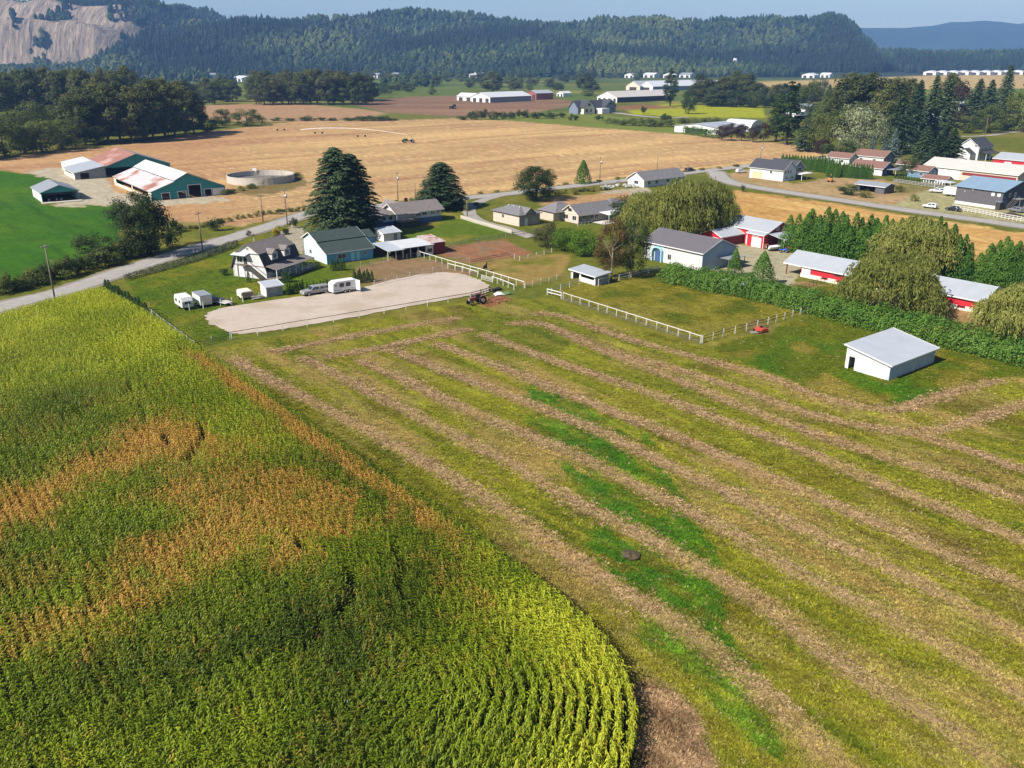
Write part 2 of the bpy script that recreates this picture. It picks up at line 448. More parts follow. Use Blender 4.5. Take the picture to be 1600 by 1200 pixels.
edge = segdist(PXf, PYf, FIELDS['hay'][13:])
vary(hw * sstep(60, 10, edge) * sstep(300, 420, PXf), col(104, 106, 36), np.ones(len(GX)) * .6)
for k_, pts_ in enumerate([[(968, 672), (985, 690), (992, 700)], [(1000, 700), (1040, 745), (1066, 778)], [(1040, 790), (1085, 825), (1112, 860), (1118, 885)], [(1100, 900), (1122, 935), (1128, 965)], [(1010, 680), (1020, 700)], [(900, 660), (1000, 740)], [(1120, 980), (1150, 1030), (1180, 1045)], [(880, 640), (930, 668)], [(1080, 850), (1110, 905)], [(1135, 1000), (1165, 1060)]]):
    dd_ = segdist(GX, GY, [G(*p) for p in pts_]) + (fbm(U / 1.5, V_ / .6, 170 + k_) - .5) * 1.6
    vary(sstep(.9, .1, dd_), col(72, 122, 36), np.ones(len(GX)) * .85)
for k_, pts_ in enumerate(WIND):
    gp_ = [tuple(q) for q in curve([G(*p) for p in pts_], 6)]
    dd_ = segdist(GX, GY, gp_) + (fbm(GX / 1.2, GY / 1.2, 140 + k_) - .5) * .9
    vary(sstep(1.9, .3, dd_), col(176, 148, 104), .72 * (.6 + .8 * (fbm(U / 9., V_ / 3., 141) - .2)))
paint(FIELDS['bare'], col(140, 114, 88), 10, 3); vary(area(FIELDS['bare'], 8), col(176, 148, 118), (fbm(GX / 2., GY / 2., 72) - .5) * 5)
paint(FIELDS['paddock'], col(138, 134, 52), 2, 1); pw_ = area(FIELDS['paddock'])
vary(pw_, col(144, 138, 66), (fbm(U / 14., V_ / 5., 73) - .48) * 4); vary(pw_, col(96, 112, 40), (fbm(GX / 5., GY / 5., 74) - .5) * 4)
paint(FIELDS['shedgrass'], col(100, 118, 38), 4, 1.5); sg = area(FIELDS['shedgrass'], 4)
vary(sg, col(146, 134, 62), (fbm(GX / 6., GY / 6., 75) - .52) * 5); vary(sg, col(76, 118, 32), (fbm(GX / 8., GY / 8., 76) - .55) * 5)
paint([(1296, 585), (1324, 578), (1388, 598), (1420, 592), (1415, 612), (1370, 618)], col(72, 122, 26), 6, 2, .8)
paint(FIELDS['hedgeback'], col(116, 122, 54), 2, 1); hb = area(FIELDS['hedgeback'])
vary(hb, col(176, 142, 100), (fbm(GX / 7., GY / 7., 77) - .5) * 6)
paint(FIELDS['gravel'], col(186, 182, 172), 2, 2)
paint(FIELDS['corn'], col(78, 62, 42), 3, .8)
# dry rims and worn soil round things
paint([(736, 467), (790, 459), (806, 468), (760, 480)], col(150, 108, 76), 4, 3, .9)
paint([(1170, 500), (1215, 505), (1205, 520), (1165, 518)], col(140, 122, 74), 4, 3, .8)
paint([(352, 300), (470, 268), (478, 290), (440, 300), (400, 306)], col(128, 116, 72), 2, 3, .9)
bright = 1 + (fine - .5) * .5 + (fbm(GX / .55, GY / .55, 90) - .5) * .55 * sstep(1.5, 5, PM)
gr = sstep(.9, 1.02, C[:, 1] / C[:, 0])[:, None]
C = C * (np.array([1.0, .97, .86]) * (1 - gr) + np.array([1.0, .90, .48]) * gr)
C = np.clip(C * bright[:, None], 0.004, 0.8)

ny, nx = len(cy), len(cx)
ii = (np.arange(ny - 1)[:, None] * nx + np.arange(nx - 1)[None, :]).ravel()
quads = np.stack([ii, ii + nx, ii + nx + 1, ii + 1], 1)
GZ = (fbm(GX / 9., GY / 9., 91) - .5) * .12 * sstep(700, 300, GY) - .06
m, nt, b = nodes('field_ground')
N, L = nt.nodes, nt.links
at = N.new('ShaderNodeAttribute'); at.attribute_name = 'tint'
tc = N.new('ShaderNodeTexCoord')
n1 = N.new('ShaderNodeTexNoise'); n1.inputs['Scale'].default_value = 2.6; n1.inputs['Detail'].default_value = 9; n1.inputs['Roughness'].default_value = 0.8
L.new(tc.outputs['Object'], n1.inputs['Vector'])
mp = N.new('ShaderNodeMapping'); mp.inputs['Rotation'].default_value = (0, 0, R(52)); mp.inputs['Scale'].default_value = (0.5, 5.0, 1)
L.new(tc.outputs['Object'], mp.inputs['Vector'])
n2 = N.new('ShaderNodeTexNoise'); n2.inputs['Scale'].default_value = 1.0; n2.inputs['Detail'].default_value = 5
L.new(mp.outputs[0], n2.inputs['Vector'])
ad = N.new('ShaderNodeMath'); ad.operation = 'ADD'; L.new(n1.outputs['Fac'], ad.inputs[0]); L.new(n2.outputs['Fac'], ad.inputs[1])
rp = N.new('ShaderNodeMapRange'); rp.inputs[1].default_value = 0.65; rp.inputs[2].default_value = 1.35; rp.inputs[3].default_value = 0.5; rp.inputs[4].default_value = 1.5
L.new(ad.outputs[0], rp.inputs[0])
mx = N.new('ShaderNodeMix'); mx.data_type = 'RGBA'; mx.blend_type = 'MULTIPLY'; mx.inputs[0].default_value = 1
L.new(at.outputs['Color'], mx.inputs[6]); L.new(rp.outputs[0], mx.inputs[7])
L.new(mx.outputs[2], b.inputs['Base Color'])
b.inputs['Roughness'].default_value = 0.95; b.inputs['Specular IOR Level'].default_value = 0.1
bp = N.new('ShaderNodeBump'); bp.inputs['Strength'].default_value = 0.5; bp.inputs['Distance'].default_value = 0.08
L.new(n1.outputs['Fac'], bp.inputs['Height']); L.new(bp.outputs[0], b.inputs['Normal'])
GROUND_MAT = m
me = npmesh('ground', np.stack([GX, GY, GZ], 1), quads, m, smooth=True)
ca_ = me.color_attributes.new('tint', 'FLOAT_COLOR', 'POINT')
ca_.data.foreach_set('color', np.concatenate([C, np.ones((len(C), 1))], 1).astype(np.float32).ravel())
tag(link(bpy.data.objects.new('ground', me)), kind='structure')

# ================================================================== ROADS, SAND
def ribbon(name, pts, width, z, material, kind='structure', ragged=0.0, n=10):
    c = curve([G(*p) for p in pts], n)
    d = np.gradient(c, axis=0); d /= np.linalg.norm(d, axis=1)[:, None]
    nr = np.stack([-d[:, 1], d[:, 0]], 1)
    w = np.array([-1, -.6, 0, .6, 1]) * width / 2
    jit = 1 + (fbm(np.arange(len(c)) * .7, np.zeros(len(c)), 9)[:, None] - .5) * ragged
    P = c[:, None, :] + nr[:, None, :] * (w[None, :, None] * jit[:, :, None])
    Z = z + np.array([-.04, 0, .04, 0, -.04])
    V = np.concatenate([P, np.broadcast_to(Z[None, :, None], P.shape[:2] + (1,))], 2).reshape(-1, 3)
    k = 5
    i = (np.arange(len(c) - 1)[:, None] * k + np.arange(k - 1)[None, :]).ravel()
    o = link(bpy.data.objects.new(name, npmesh(name, V, np.stack([i, i + k, i + k + 1, i + 1], 1)[:, ::-1], material, True)))
    return tag(o, kind=kind)
asphalt = mat('asphalt', col(192, 186, 180), .9, .22, .5, bump=.01, stain=col(196, 190, 182), stain_scale=.12)
gravel = mat('gravel_lane', col(188, 180, 170), .95, .25, .6, bump=.02)
shoulder = mat('gravel_shoulder', col(160, 150, 128), .95, .3, .7, bump=.02)
ROAD_MAIN = [(-420, 640), (-200, 550), (0, 480.5), (100, 455), (200, 421), (300, 390), (400, 360), (450, 344), (500, 329), (585, 322), (660, 316), (720, 310), (790, 303), (867, 294), (936, 286), (1000, 279), (1100, 267), (1170, 259), (1240, 251), (1330, 243)]
ROAD_RIGHT = [(1118, 268), (1128, 279), (1150, 287), (1200, 296), (1300, 311), (1400, 326), (1500, 340), (1600, 354), (1800, 384), (2100, 430)]
LANE = [(782, 305), (750, 315), (733, 329), (748, 345), (790, 357), (832, 371)]
ribbon('road_verge', ROAD_MAIN, 8.2, 0.05, shoulder, ragged=.5)
ribbon('road', ROAD_MAIN, 6.0, 0.10, asphalt)
ribbon('road_verge', ROAD_RIGHT, 9.0, 0.06, shoulder, ragged=.4)
ribbon('road', ROAD_RIGHT, 6.6, 0.14, asphalt)
ribbon('farm_lane', LANE, 4.0, 0.08, gravel, ragged=.3)
ribbon('farm_lane', [(1400, 232), (1440, 222), (1480, 214), (1540, 212), (1600, 205), (1750, 195)], 5.0, 0.08, gravel, ragged=.3)
ribbon('farm_lane', [(960, 176), (1000, 181), (1040, 184), (1075, 183)], 8.0, 0.08, gravel, ragged=.3)
SAND = [(321, 498), (326, 489), (345, 482), (372, 477), (420, 470), (470, 463), (520, 457), (570, 448), (610, 438), (650, 430), (690, 425.5), (718, 427), (742, 434), (760, 445), (768, 453), (752, 459), (700, 468), (600, 487), (500, 505), (430, 516), (390, 521), (360, 519), (335, 510)]
sm = mat('arena_sand', col(220, 204, 188), .95, .16, .6, bump=.04, stain=col(204, 186, 166), stain_scale=.12, stain_lo=.5)
sc_ = curve([G(*p) for p in SAND + [SAND[0]]], 9)[:-1]
sl_ = np.arange(len(sc_)); rr_ = (fbm(sl_ * .9, sl_ * 0., 77) - .5) * 1.5 + (fbm(sl_ * .23, sl_ * 0., 78) - .5) * 1.2
cen = sc_.mean(0)
dv_ = sc_ - cen; sc_ = cen + dv_ * (1 + rr_ / np.linalg.norm(dv_, axis=1))[:, None]
V = [(*(cen + (p - cen) * k), 0.03 + 0.02 * (1 - k)) for k in (1.0, .97, .6) for p in sc_] + [(*cen, .05)]
n_ = len(sc_)
fc = [(r * n_ + i, r * n_ + (i + 1) % n_, (r + 1) * n_ + (i + 1) % n_, (r + 1) * n_ + i) for r in (0, 1) for i in range(n_)]
mb = MB(); mb.v = V; mb.f = fc + [(2 * n_ + i, 2 * n_ + (i + 1) % n_, 3 * n_) for i in range(n_)]
tag(mb.build('riding_arena', sm, smooth=True), kind='structure')

# ================================================================== HAY ROWS
hm, nt, b = nodes('dry_hay')
N, L = nt.nodes, nt.links
tc = N.new('ShaderNodeTexCoord')
n1 = N.new('ShaderNodeTexNoise'); n1.inputs['Scale'].default_value = 2.2; n1.inputs['Detail'].default_value = 9; n1.inputs['Roughness'].default_value = .75
L.new(tc.outputs['Object'], n1.inputs['Vector'])
cr = N.new('ShaderNodeValToRGB'); e = cr.color_ramp.elements
e[0].position = .28; e[0].color = (*col(124, 106, 66), 1); e[1].position = .72; e[1].color = (*col(222, 190, 152), 1)
x_ = e.new(.5); x_.color = (*col(182, 150, 112), 1)
L.new(n1.outputs['Fac'], cr.inputs[0]); L.new(cr.outputs[0], b.inputs['Base Color'])
b.inputs['Roughness'].default_value = 1.0; b.inputs['Specular IOR Level'].default_value = .05
bp = N.new('ShaderNodeBump'); bp.inputs['Strength'].default_value = .9; bp.inputs['Distance'].default_value = .12
L.new(n1.outputs['Fac'], bp.inputs['Height']); L.new(bp.outputs[0], b.inputs['Normal'])
HAYMAT = hm
HL = ['longest dry hay row, running beside the edge of the corn', 'dry hay row next in from the one beside the corn', 'hay row crossing the dark green swathe, third from the corn',
      'hay row fourth in from the corn edge', 'hay row fifth in from the corn edge', 'hay row sixth in from the corn edge', 'hay row that begins below the red tractor',
      'hay row that curls round the white shed', 'hay row making the outer curve below the white shed', 'short faint hay row below the curved rows', 'hay row parallel to the sand arena fence, closer to it', 'hay row parallel to the sand arena fence, farther from it']
for k, pts in enumerate(WIND):
    c = curve([G(*p) for p in pts], 60)
    s = np.concatenate([[0], np.cumsum(np.linalg.norm(np.diff(c, axis=0), axis=1))])
    ss = np.arange(0, s[-1], 0.22)
    c = np.stack([np.interp(ss, s, c[:, 0]), np.interp(ss, s, c[:, 1])], 1)
    d = np.gradient(c, axis=0); d /= np.linalg.norm(d, axis=1)[:, None] + 1e-9
    nr = np.stack([-d[:, 1], d[:, 0]], 1)
    w = 1.55 if k < 10 else 1.25
    t = np.linspace(-1, 1, 15)
    P = c[:, None, :] + nr[:, None, :] * t[None, :, None] * w
    nz1 = fbm(P[:, :, 0] / .5, P[:, :, 1] / .5, 100 + k, 3); nz2 = fbm(ss / 6, ss * 0, 130 + k)[:, None]
    ends = sstep(0, 4, ss) * sstep(0, 4, ss[-1] - ss)
    hgt = (.3 + nz2 * .75) * (1 - np.abs(t[None, :]) ** 1.3) - .46
    Z = .16 * hgt + (nz1 - .54) * .22 - .02 - .25 * (1 - ends)[:, None]
    Z = np.minimum(Z, .30) + (fbm(P[:, :, 0] / 9., P[:, :, 1] / 9., 91) - .5) * .12 - .06
    Z[:, 0] = -.3; Z[:, -1] = -.3
    V = np.concatenate([P, Z[:, :, None]], 2).reshape(-1, 3)
    kk = len(t)
    i = (np.arange(len(c) - 1)[:, None] * kk + np.arange(kk - 1)[None, :]).ravel()
    o = link(bpy.data.objects.new('hay_row', npmesh('hay_row', V, np.stack([i, i + 1, i + kk + 1, i + kk], 1), HAYMAT, False)))
    tag(o, HL[k], 'hay row', 'raked hay rows on the mown field')
X, Y = G(985, 868)
q = [(math.cos(a) * r * (1 + .3 * random.random()), math.sin(a) * r * (1 + .3 * random.random()), .40 * (1 - r / 1.25) + .16 * random.random() - .1) for r in (.8, .55, .35, .12) for a in np.linspace(0, 2 * math.pi, 15)[:-1]]
mb = MB(); mb.v = q; mb.f = [(r * 14 + i, r * 14 + (i + 1) % 14, (r + 1) * 14 + (i + 1) % 14, (r + 1) * 14 + i) for r in range(3) for i in range(14)] + [tuple(range(42, 56))]
o = mb.build('soil_mound', mat('soil', col(104, 92, 66), .95, .45, 4, bump=.08)); o.location = (X, Y, 0)
tag(o, 'small grey brown soil mound in the dark green swathe of the field', 'mound')

# ================================================================== SCATTER BY GEOMETRY NODES (crop, far woods: nobody could count them)
def scatter(name, pts, rot, scale, idx, meshes, label, cat, attrs={}):
    coll = bpy.data.collections.new(name + '_kinds')
    for k, me in enumerate(meshes):
        coll.objects.link(bpy.data.objects.new('%s_kind_%02d' % (name, k), me))
    me = bpy.data.meshes.new(name)
    me.vertices.add(len(pts)); me.vertices.foreach_set('co', np.asarray(pts, np.float32).ravel())
    a = me.attributes.new('prot', 'FLOAT_VECTOR', 'POINT'); a.data.foreach_set('vector', np.asarray(rot, np.float32).ravel())
    a = me.attributes.new('pscale', 'FLOAT_VECTOR', 'POINT'); a.data.foreach_set('vector', np.asarray(scale, np.float32).ravel())
    a = me.attributes.new('pidx', 'INT', 'POINT'); a.data.foreach_set('value', np.asarray(idx, np.int32))
    for k, v in attrs.items():
        a = me.attributes.new(k, 'FLOAT', 'POINT'); a.data.foreach_set('value', np.asarray(v, np.float32))
    o = link(bpy.data.objects.new(name, me))
    ng = bpy.data.node_groups.new(name + '_scatter', 'GeometryNodeTree')
    ng.interface.new_socket('Geometry', in_out='INPUT', socket_type='NodeSocketGeometry')
    ng.interface.new_socket('Geometry', in_out='OUTPUT', socket_type='NodeSocketGeometry')
    N, L = ng.nodes, ng.links
    gi, go = N.new('NodeGroupInput'), N.new('NodeGroupOutput')
    ip = N.new('GeometryNodeInstanceOnPoints')
    ci = N.new('GeometryNodeCollectionInfo'); ci.inputs[0].default_value = coll; ci.inputs[1].default_value = True; ci.inputs[2].default_value = True
    def na(nm, ty):
        q = N.new('GeometryNodeInputNamedAttribute'); q.data_type = ty; q.inputs[0].default_value = nm; return q.outputs[0]
    e2r = N.new('FunctionNodeEulerToRotation'); L.new(na('prot', 'FLOAT_VECTOR'), e2r.inputs[0])
    L.new(gi.outputs[0], ip.inputs['Points']); L.new(ci.outputs[0], ip.inputs['Instance'])
    ip.inputs['Pick Instance'].default_value = True
    L.new(na('pidx', 'INT'), ip.inputs['Instance Index'])
    L.new(e2r.outputs[0], ip.inputs['Rotation']); L.new(na('pscale', 'FLOAT_VECTOR'), ip.inputs['Scale'])
    L.new(ip.outputs[0], go.inputs[0])
    md = o.modifiers.new('scatter', 'NODES'); md.node_group = ng
    return tag(o, label, cat, kind='stuff')

# ================================================================== CORN
cm, nt, b = nodes('corn_leaf')
N, L = nt.nodes, nt.links
def inst(nm):
    a = N.new('ShaderNodeAttribute'); a.attribute_type = 'INSTANCER'; a.attribute_name = nm; return a.outputs['Fac']
ge = N.new('ShaderNodeNewGeometry')
g1 = N.new('ShaderNodeValToRGB'); e = g1.color_ramp.elements
e[0].position = 0; e[0].color = (*col(72, 92, 18, .9), 1); e[1].position = 1; e[1].color = (*col(192, 196, 58, 1.05), 1)
x_ = e.new(.5); x_.color = (*col(124, 142, 28, 1.0), 1)
rnd = N.new('ShaderNodeMath'); rnd.operation = 'MULTIPLY_ADD'; rnd.inputs[1].default_value = .38
L.new(ge.outputs['Random Per Island'], rnd.inputs[0]); L.new(inst('lushness'), rnd.inputs[2]); L.new(rnd.outputs[0], g1.inputs[0])
g2 = N.new('ShaderNodeValToRGB'); e = g2.color_ramp.elements
e[0].position = 0; e[0].color = (*col(176, 132, 52, .9), 1); e[1].position = 1; e[1].color = (*col(234, 194, 104, .9), 1)
L.new(ge.outputs['Random Per Island'], g2.inputs[0])
dm = N.new('ShaderNodeMath'); dm.operation = 'MULTIPLY_ADD'; dm.inputs[1].default_value = -.6
L.new(ge.outputs['Random Per Island'], dm.inputs[0]); L.new(inst('dryness'), dm.inputs[2])
dr = N.new('ShaderNodeMapRange'); dr.inputs[1].default_value = 0.0; dr.inputs[2].default_value = .55; L.new(dm.outputs[0], dr.inputs[0])
mx = N.new('ShaderNodeMix'); mx.data_type = 'RGBA'
L.new(dr.outputs[0], mx.inputs[0]); L.new(g1.outputs[0], mx.inputs[6]); L.new(g2.outputs[0], mx.inputs[7])
L.new(mx.outputs[2], b.inputs['Base Color'])
b.inputs['Roughness'].default_value = .5; b.inputs['Specular IOR Level'].default_value = .22
tr = N.new('ShaderNodeBsdfTranslucent'); L.new(mx.outputs[2], tr.inputs[0])
ms = N.new('ShaderNodeMixShader'); ms.inputs[0].default_value = .28
L.new(b.outputs[0], ms.inputs[1]); L.new(tr.outputs[0], ms.inputs[2]); L.new(ms.outputs[0], N['Material Output'].inputs[0])
def corn_plant(seed):
    r = random.Random(seed); V, Fc = [], []
    hh = r.uniform(2.2, 2.6)
    def strip(pts, ws, side):
        n0 = len(V)
        for p, w in zip(pts, ws):
            V.append(p - side * w); V.append(p + side * w)
        for i in range(len(pts) - 1):
            Fc.append((n0 + 2 * i, n0 + 2 * i + 1, n0 + 2 * i + 3, n0 + 2 * i + 2))
    for a in (0, math.pi / 2):
        strip([Vector((0, 0, 0)), Vector((0, 0, hh))], [.022, .012], Vector((math.cos(a), math.sin(a), 0)))
    plane = r.uniform(-.3, .3)
    nl = 11
    for k in range(nl):
        z = .35 + (hh - .45) * k / (nl - 1)
        a = plane + math.pi * (k % 2) + r.uniform(-.5, .5)
        o = Vector((math.cos(a), math.sin(a), 0)); s = Vector((-math.sin(a), math.cos(a), 0))
        ln = r.uniform(.42, .68) * (1 - .35 * abs(k / (nl - 1) - .45))
        up = r.uniform(.4, .7) + .3 * (k / nl); dp = r.uniform(.2, .55) * (1 - .5 * k / nl)
        pts = [Vector((0, 0, z)) + o * (ln * t) + Vector((0, 0, 1)) * (ln * (up * 2.2 * t - (up * 1.2 + dp) * t * t * 1.6)) for t in (0, .33, .68, 1)]
        strip(pts, [.028, .052, .042, .005], (s + Vector((0, 0, r.uniform(-.3, .3)))).normalized())
    for k in range(4):
        a = r.uniform(0, 6.28); o = Vector((math.cos(a), math.sin(a), 0))
        strip([Vector((0, 0, hh - .05)), Vector((0, 0, hh + .2)) + o * .12], [.014, .008], Vector((-o.y, o.x, 0)))
    return npmesh('corn_plant', [tuple(v) for v in V], Fc, cm)
CORN_EDGE = [(60, 492), (165, 462), (232, 499), (305, 548), (420, 628), (600, 752), (760, 862), (870, 947), (938, 1010), (978, 1070), (996, 1132), (985, 1215), (940, 1320), (860, 1480), (760, 1700)]
ce = curve([G(*p) for p in CORN_EDGE[1:]], 80)
s = np.concatenate([[0], np.cumsum(np.linalg.norm(np.diff(ce, axis=0), axis=1))])
DS = 0.165
ss = np.arange(0, s[-1], DS)
ce = np.stack([np.interp(ss, s, ce[:, 0]), np.interp(ss, s, ce[:, 1])], 1)
d = np.gradient(ce, axis=0); d /= np.linalg.norm(d, axis=1)[:, None]
kn = np.ones(61) / 61                     # smoothed normals so that inner rows stay even
d = np.stack([np.convolve(np.pad(d[:, i], 30, 'edge'), kn, 'valid') for i in (0, 1)], 1); d /= np.linalg.norm(d, axis=1)[:, None]
nr = np.stack([d[:, 1], -d[:, 0]], 1)
if ((np.array(G(300, 900)) - ce[len(ce) // 2]) @ nr[len(ce) // 2]) < 0: nr = -nr
ext = [(ce[0] - d[0] * k) for k in np.arange(60, 0, -DS)]   # rows go on past the frame on the left
RS = 0.88
coarse = ce[::8]
PTS = []
for k in range(140):
    off = .45 + k * RS
    p = ce + nr * off
    keep = np.ones(len(p), bool)
    for i in range(0, len(p), 400):
        dd = np.sqrt(((p[i:i + 400, None, :] - coarse[None]) ** 2).sum(2)).min(1)
        keep[i:i + 400] = dd > off - .25
    PTS.append(np.concatenate([p[keep], np.arctan2(d[keep, 1], d[keep, 0])[:, None]], 1))
P = np.concatenate(PTS)
P[:, :2] += RNG.normal(0, .05, P[:, :2].shape)
qx, qy = PJ(P[:, 0], P[:, 1], 1.2)
FRAME = [(-260, 640), (-60, 540), (0, 515), (165, 463), (400, 560), (1100, 1000), (1100, 1400), (-260, 1400)]
roadline = [G(*p) for p in [(-420, 664), (-200, 572), (0, 501), (100, 472), (165, 456)]]
keep = inpoly(qx, qy, [(-240, 500), (200, 400), (1100, 900), (1100, 1330), (-240, 1330)]) & (segdist(P[:, 0], P[:, 1], roadline) > 1.6)
keep &= inpoly(P[:, 0], P[:, 1], [tuple(x) for x in roadline] + [tuple(x) for x in ce[::10]] + [G(-900, 1500), G(-900, 900)])
keep &= RNG.random(len(P)) > .05
GAPS = [([(258, 690), (266, 712)], .5), ([(318, 680), (312, 712), (290, 742)], .6), ([(200, 610), (232, 668)], .3), ([(545, 918), (548, 950), (530, 985), (490, 1000)], .65), ([(612, 870), (628, 905), (622, 945)], .5),
        ([(208, 975), (330, 973)], .45), ([(440, 850), (500, 890)], .3), ([(110, 665), (145, 655)], .9), ([(440, 1035), (570, 1005)], .5), ([(0, 1050), (110, 1062)], .35), ([(780, 1060), (800, 1030)], .4)]
for pl, wd in GAPS:
    gl = [G(*p) for p in pl]
    dd = segdist(P[:, 0], P[:, 1], gl) + (fbm(P[:, 0] / .8, P[:, 1] / .8, 5) - .5) * 1.0
    keep &= ~((dd < wd) & (RNG.random(len(P)) < .9))
P = P[keep]
x, y = P[:, 0], P[:, 1]
dedge = segdist(x, y, [tuple(q) for q in ce[::12]])
def band(pts, wd):
    return sstep(wd * 1.15, wd * .1, segdist(x, y, [G(*p) for p in pts]) + (fbm(x / 3., y / 3., 8) - .5) * wd * 1.7)
dry = np.zeros(len(x))
for pts, wd, a in [([(-200, 925), (0, 830), (120, 765), (255, 690), (300, 705)], 5.0, 1.15), ([(300, 705), (340, 730)], 5, .6), ([(330, 790), (400, 800), (480, 830)], 7.5, .9), ([(250, 900), (330, 860), (440, 830), (500, 810)], 5.5, .95),
                   ([(80, 1005), (140, 990), (220, 930), (330, 900)], 4.0, .85), ([(300, 880), (420, 880)], 5, .55), ([(0, 920), (60, 915)], 4, .5), ([(380, 690), (430, 740), (540, 800)], 4, .38), ([(720, 900), (750, 960)], 3, .45), ([(200, 640), (420, 700)], 5, .22), ([(-100, 640), (60, 690)], 5, .25), ([(20, 560), (60, 555)], 6, .22)]:
    dry = np.maximum(dry, band(pts, wd * 1.25) * a)
along = sstep(540, 575, PJ(x, y, 1)[1]) * sstep(905, 800, PJ(x, y, 1)[1])
eb = sstep(.9, 1.6, dedge) * sstep(4.6, 2.2, dedge + (fbm(x / 3, y / 3, 15) - .5) * 2.5) * along
dry = np.maximum(dry, eb * 1.3)
dry = dry * (.30 + .85 * fbm(x / 1.3, y / 1.3, 16)) + (fbm(x / 7., y / 7., 17) - .5) * .3 + RNG.normal(0, .17, len(x)) + .03
lush = .30 + (fbm(x / 12., y / 12., 18) - .5) * .75 + RNG.normal(0, .08, len(x))
lush = lush + .42 * sstep(9, 2, dedge) * sstep(900, 980, PJ(x, y, 1)[1]) + .25 * sstep(420, 250, PJ(x, y, 1)[0]) * sstep(640, 520, PJ(x, y, 1)[1])
lush -= .22 * band([(200, 1100), (420, 1040), (600, 1000)], 7) + .18 * band([(440, 640), (700, 900)], 4)
hs = RNG.normal(1, .07, len(x)) * (1 - .12 * sstep(.4, .9, dry)) * (1 - .25 * sstep(.8, 0, dedge)) * .86
sc3 = np.stack([hs * 1.08, hs * 1.08, hs], 1)
rot = np.stack([RNG.normal(0, .07, len(x)), RNG.normal(0, .07, len(x)), P[:, 2] + np.where(dedge < 14, RNG.normal(0, .35, len(x)), RNG.random(len(x)) * 6.283)], 1)
scatter('corn_crop', np.stack([x, y, np.full(len(x), -.06)], 1), rot, sc3, RNG.integers(0, 7, len(x)), [corn_plant(i) for i in range(7)],
        'tall green corn crop with orange dried patches and curved rows', 'corn', {'dryness': dry, 'lushness': lush})
print('corn plants', len(x))

# ================================================================== HILLS AND FAR WOODS
def hill_h(x, y):
    n = fbm(x / 420., y / 420., 200, 5); n2 = fbm(x / 130., y / 130., 201, 3)
    xr = x / (y + 60.) * 2900.            # where it stands across the view, for the ridge's own shape
    A = 150 + 70 * (fbm(x / 900., x * 0, 202) - .5) + 40 * sstep(200, -1600, x)
    A = A * sstep(1230, 1000, x - (y - 2800) * .38 + (n - .5) * 200)
    h = sstep(2250, 3400, y + (n - .5) * 500) * A * (.62 + .5 * n + .26 * n2)
    q = sstep(-1060, -1200, x) * sstep(-2300, -2100, x)          # the quarried cliff
    cliff = sstep(2590, 2700, y + (n2 - .5) * 130) * (120 + 70 * (n2 - .3)) + sstep(2780, 2900, y + (n - .5) * 80) * 60
    h = h * (1 - q) + np.maximum(cliff, 0) * q
    low = sstep(2720, 3150, y) * (44 + 22 * (n - .5)) * sstep(700, 1300, x)
    return np.maximum(h, low), q
hx = np.arange(-5200, 5201, 36.); hy = np.concatenate([np.arange(2120, 3100, 22.), np.arange(3100, 5300, 80.)])
HXg, HYg = np.meshgrid(hx, hy)
hz, qz = hill_h(HXg.ravel(), HYg.ravel())
rock = qz * sstep(2560, 2600, HYg.ravel()) * sstep(2960, 2900, HYg.ravel()) * sstep(.36, .42, fbm(HXg.ravel() / 170., HYg.ravel() / 170., 203) + .12)
ny, nx = len(hy), len(hx)
ii = (np.arange(ny - 1)[:, None] * nx + np.arange(nx - 1)[None, :]).ravel()
m, nt, b = nodes('hill_ground')
N, L = nt.nodes, nt.links
at = N.new('ShaderNodeAttribute'); at.attribute_name = 'rock'
tc = N.new('ShaderNodeTexCoord'); n1 = N.new('ShaderNodeTexNoise'); n1.inputs['Scale'].default_value = .03; n1.inputs['Detail'].default_value = 8; n1.inputs['Roughness'].default_value = .7
mp = N.new('ShaderNodeMapping'); mp.inputs['Scale'].default_value = (2.6, .6, .5); L.new(tc.outputs['Object'], mp.inputs[0]); L.new(mp.outputs[0], n1.inputs['Vector'])
cr = N.new('ShaderNodeValToRGB'); e = cr.color_ramp.elements
e[0].position = .3; e[0].color = (*col(78, 76, 74, .6), 1); e[1].position = .7; e[1].color = (*col(226, 200, 172, .65), 1)
L.new(n1.outputs['Fac'], cr.inputs[0])
mx = N.new('ShaderNodeMix'); mx.data_type = 'RGBA'; mx.inputs[6].default_value = (*col(58, 74, 40), 1)
L.new(at.outputs['Fac'], mx.inputs[0]); L.new(cr.outputs[0], mx.inputs[7]); L.new(mx.outputs[2], b.inputs['Base Color'])
b.inputs['Roughness'].default_value = .95
bp = N.new('ShaderNodeBump'); bp.inputs['Strength'].default_value = 1; bp.inputs['Distance'].default_value = 14
L.new(n1.outputs['Fac'], bp.inputs['Height']); L.new(bp.outputs[0], b.inputs['Normal'])
me = npmesh('wooded_hill', np.stack([HXg.ravel(), HYg.ravel(), hz - 1], 1), np.stack([ii, ii + 1, ii + nx + 1, ii + nx], 1), m, True)
a = me.attributes.new('rock', 'FLOAT', 'POINT'); a.data.foreach_set('value', rock.astype(np.float32))
tag(link(bpy.data.objects.new('wooded_hill', me)), kind='structure')
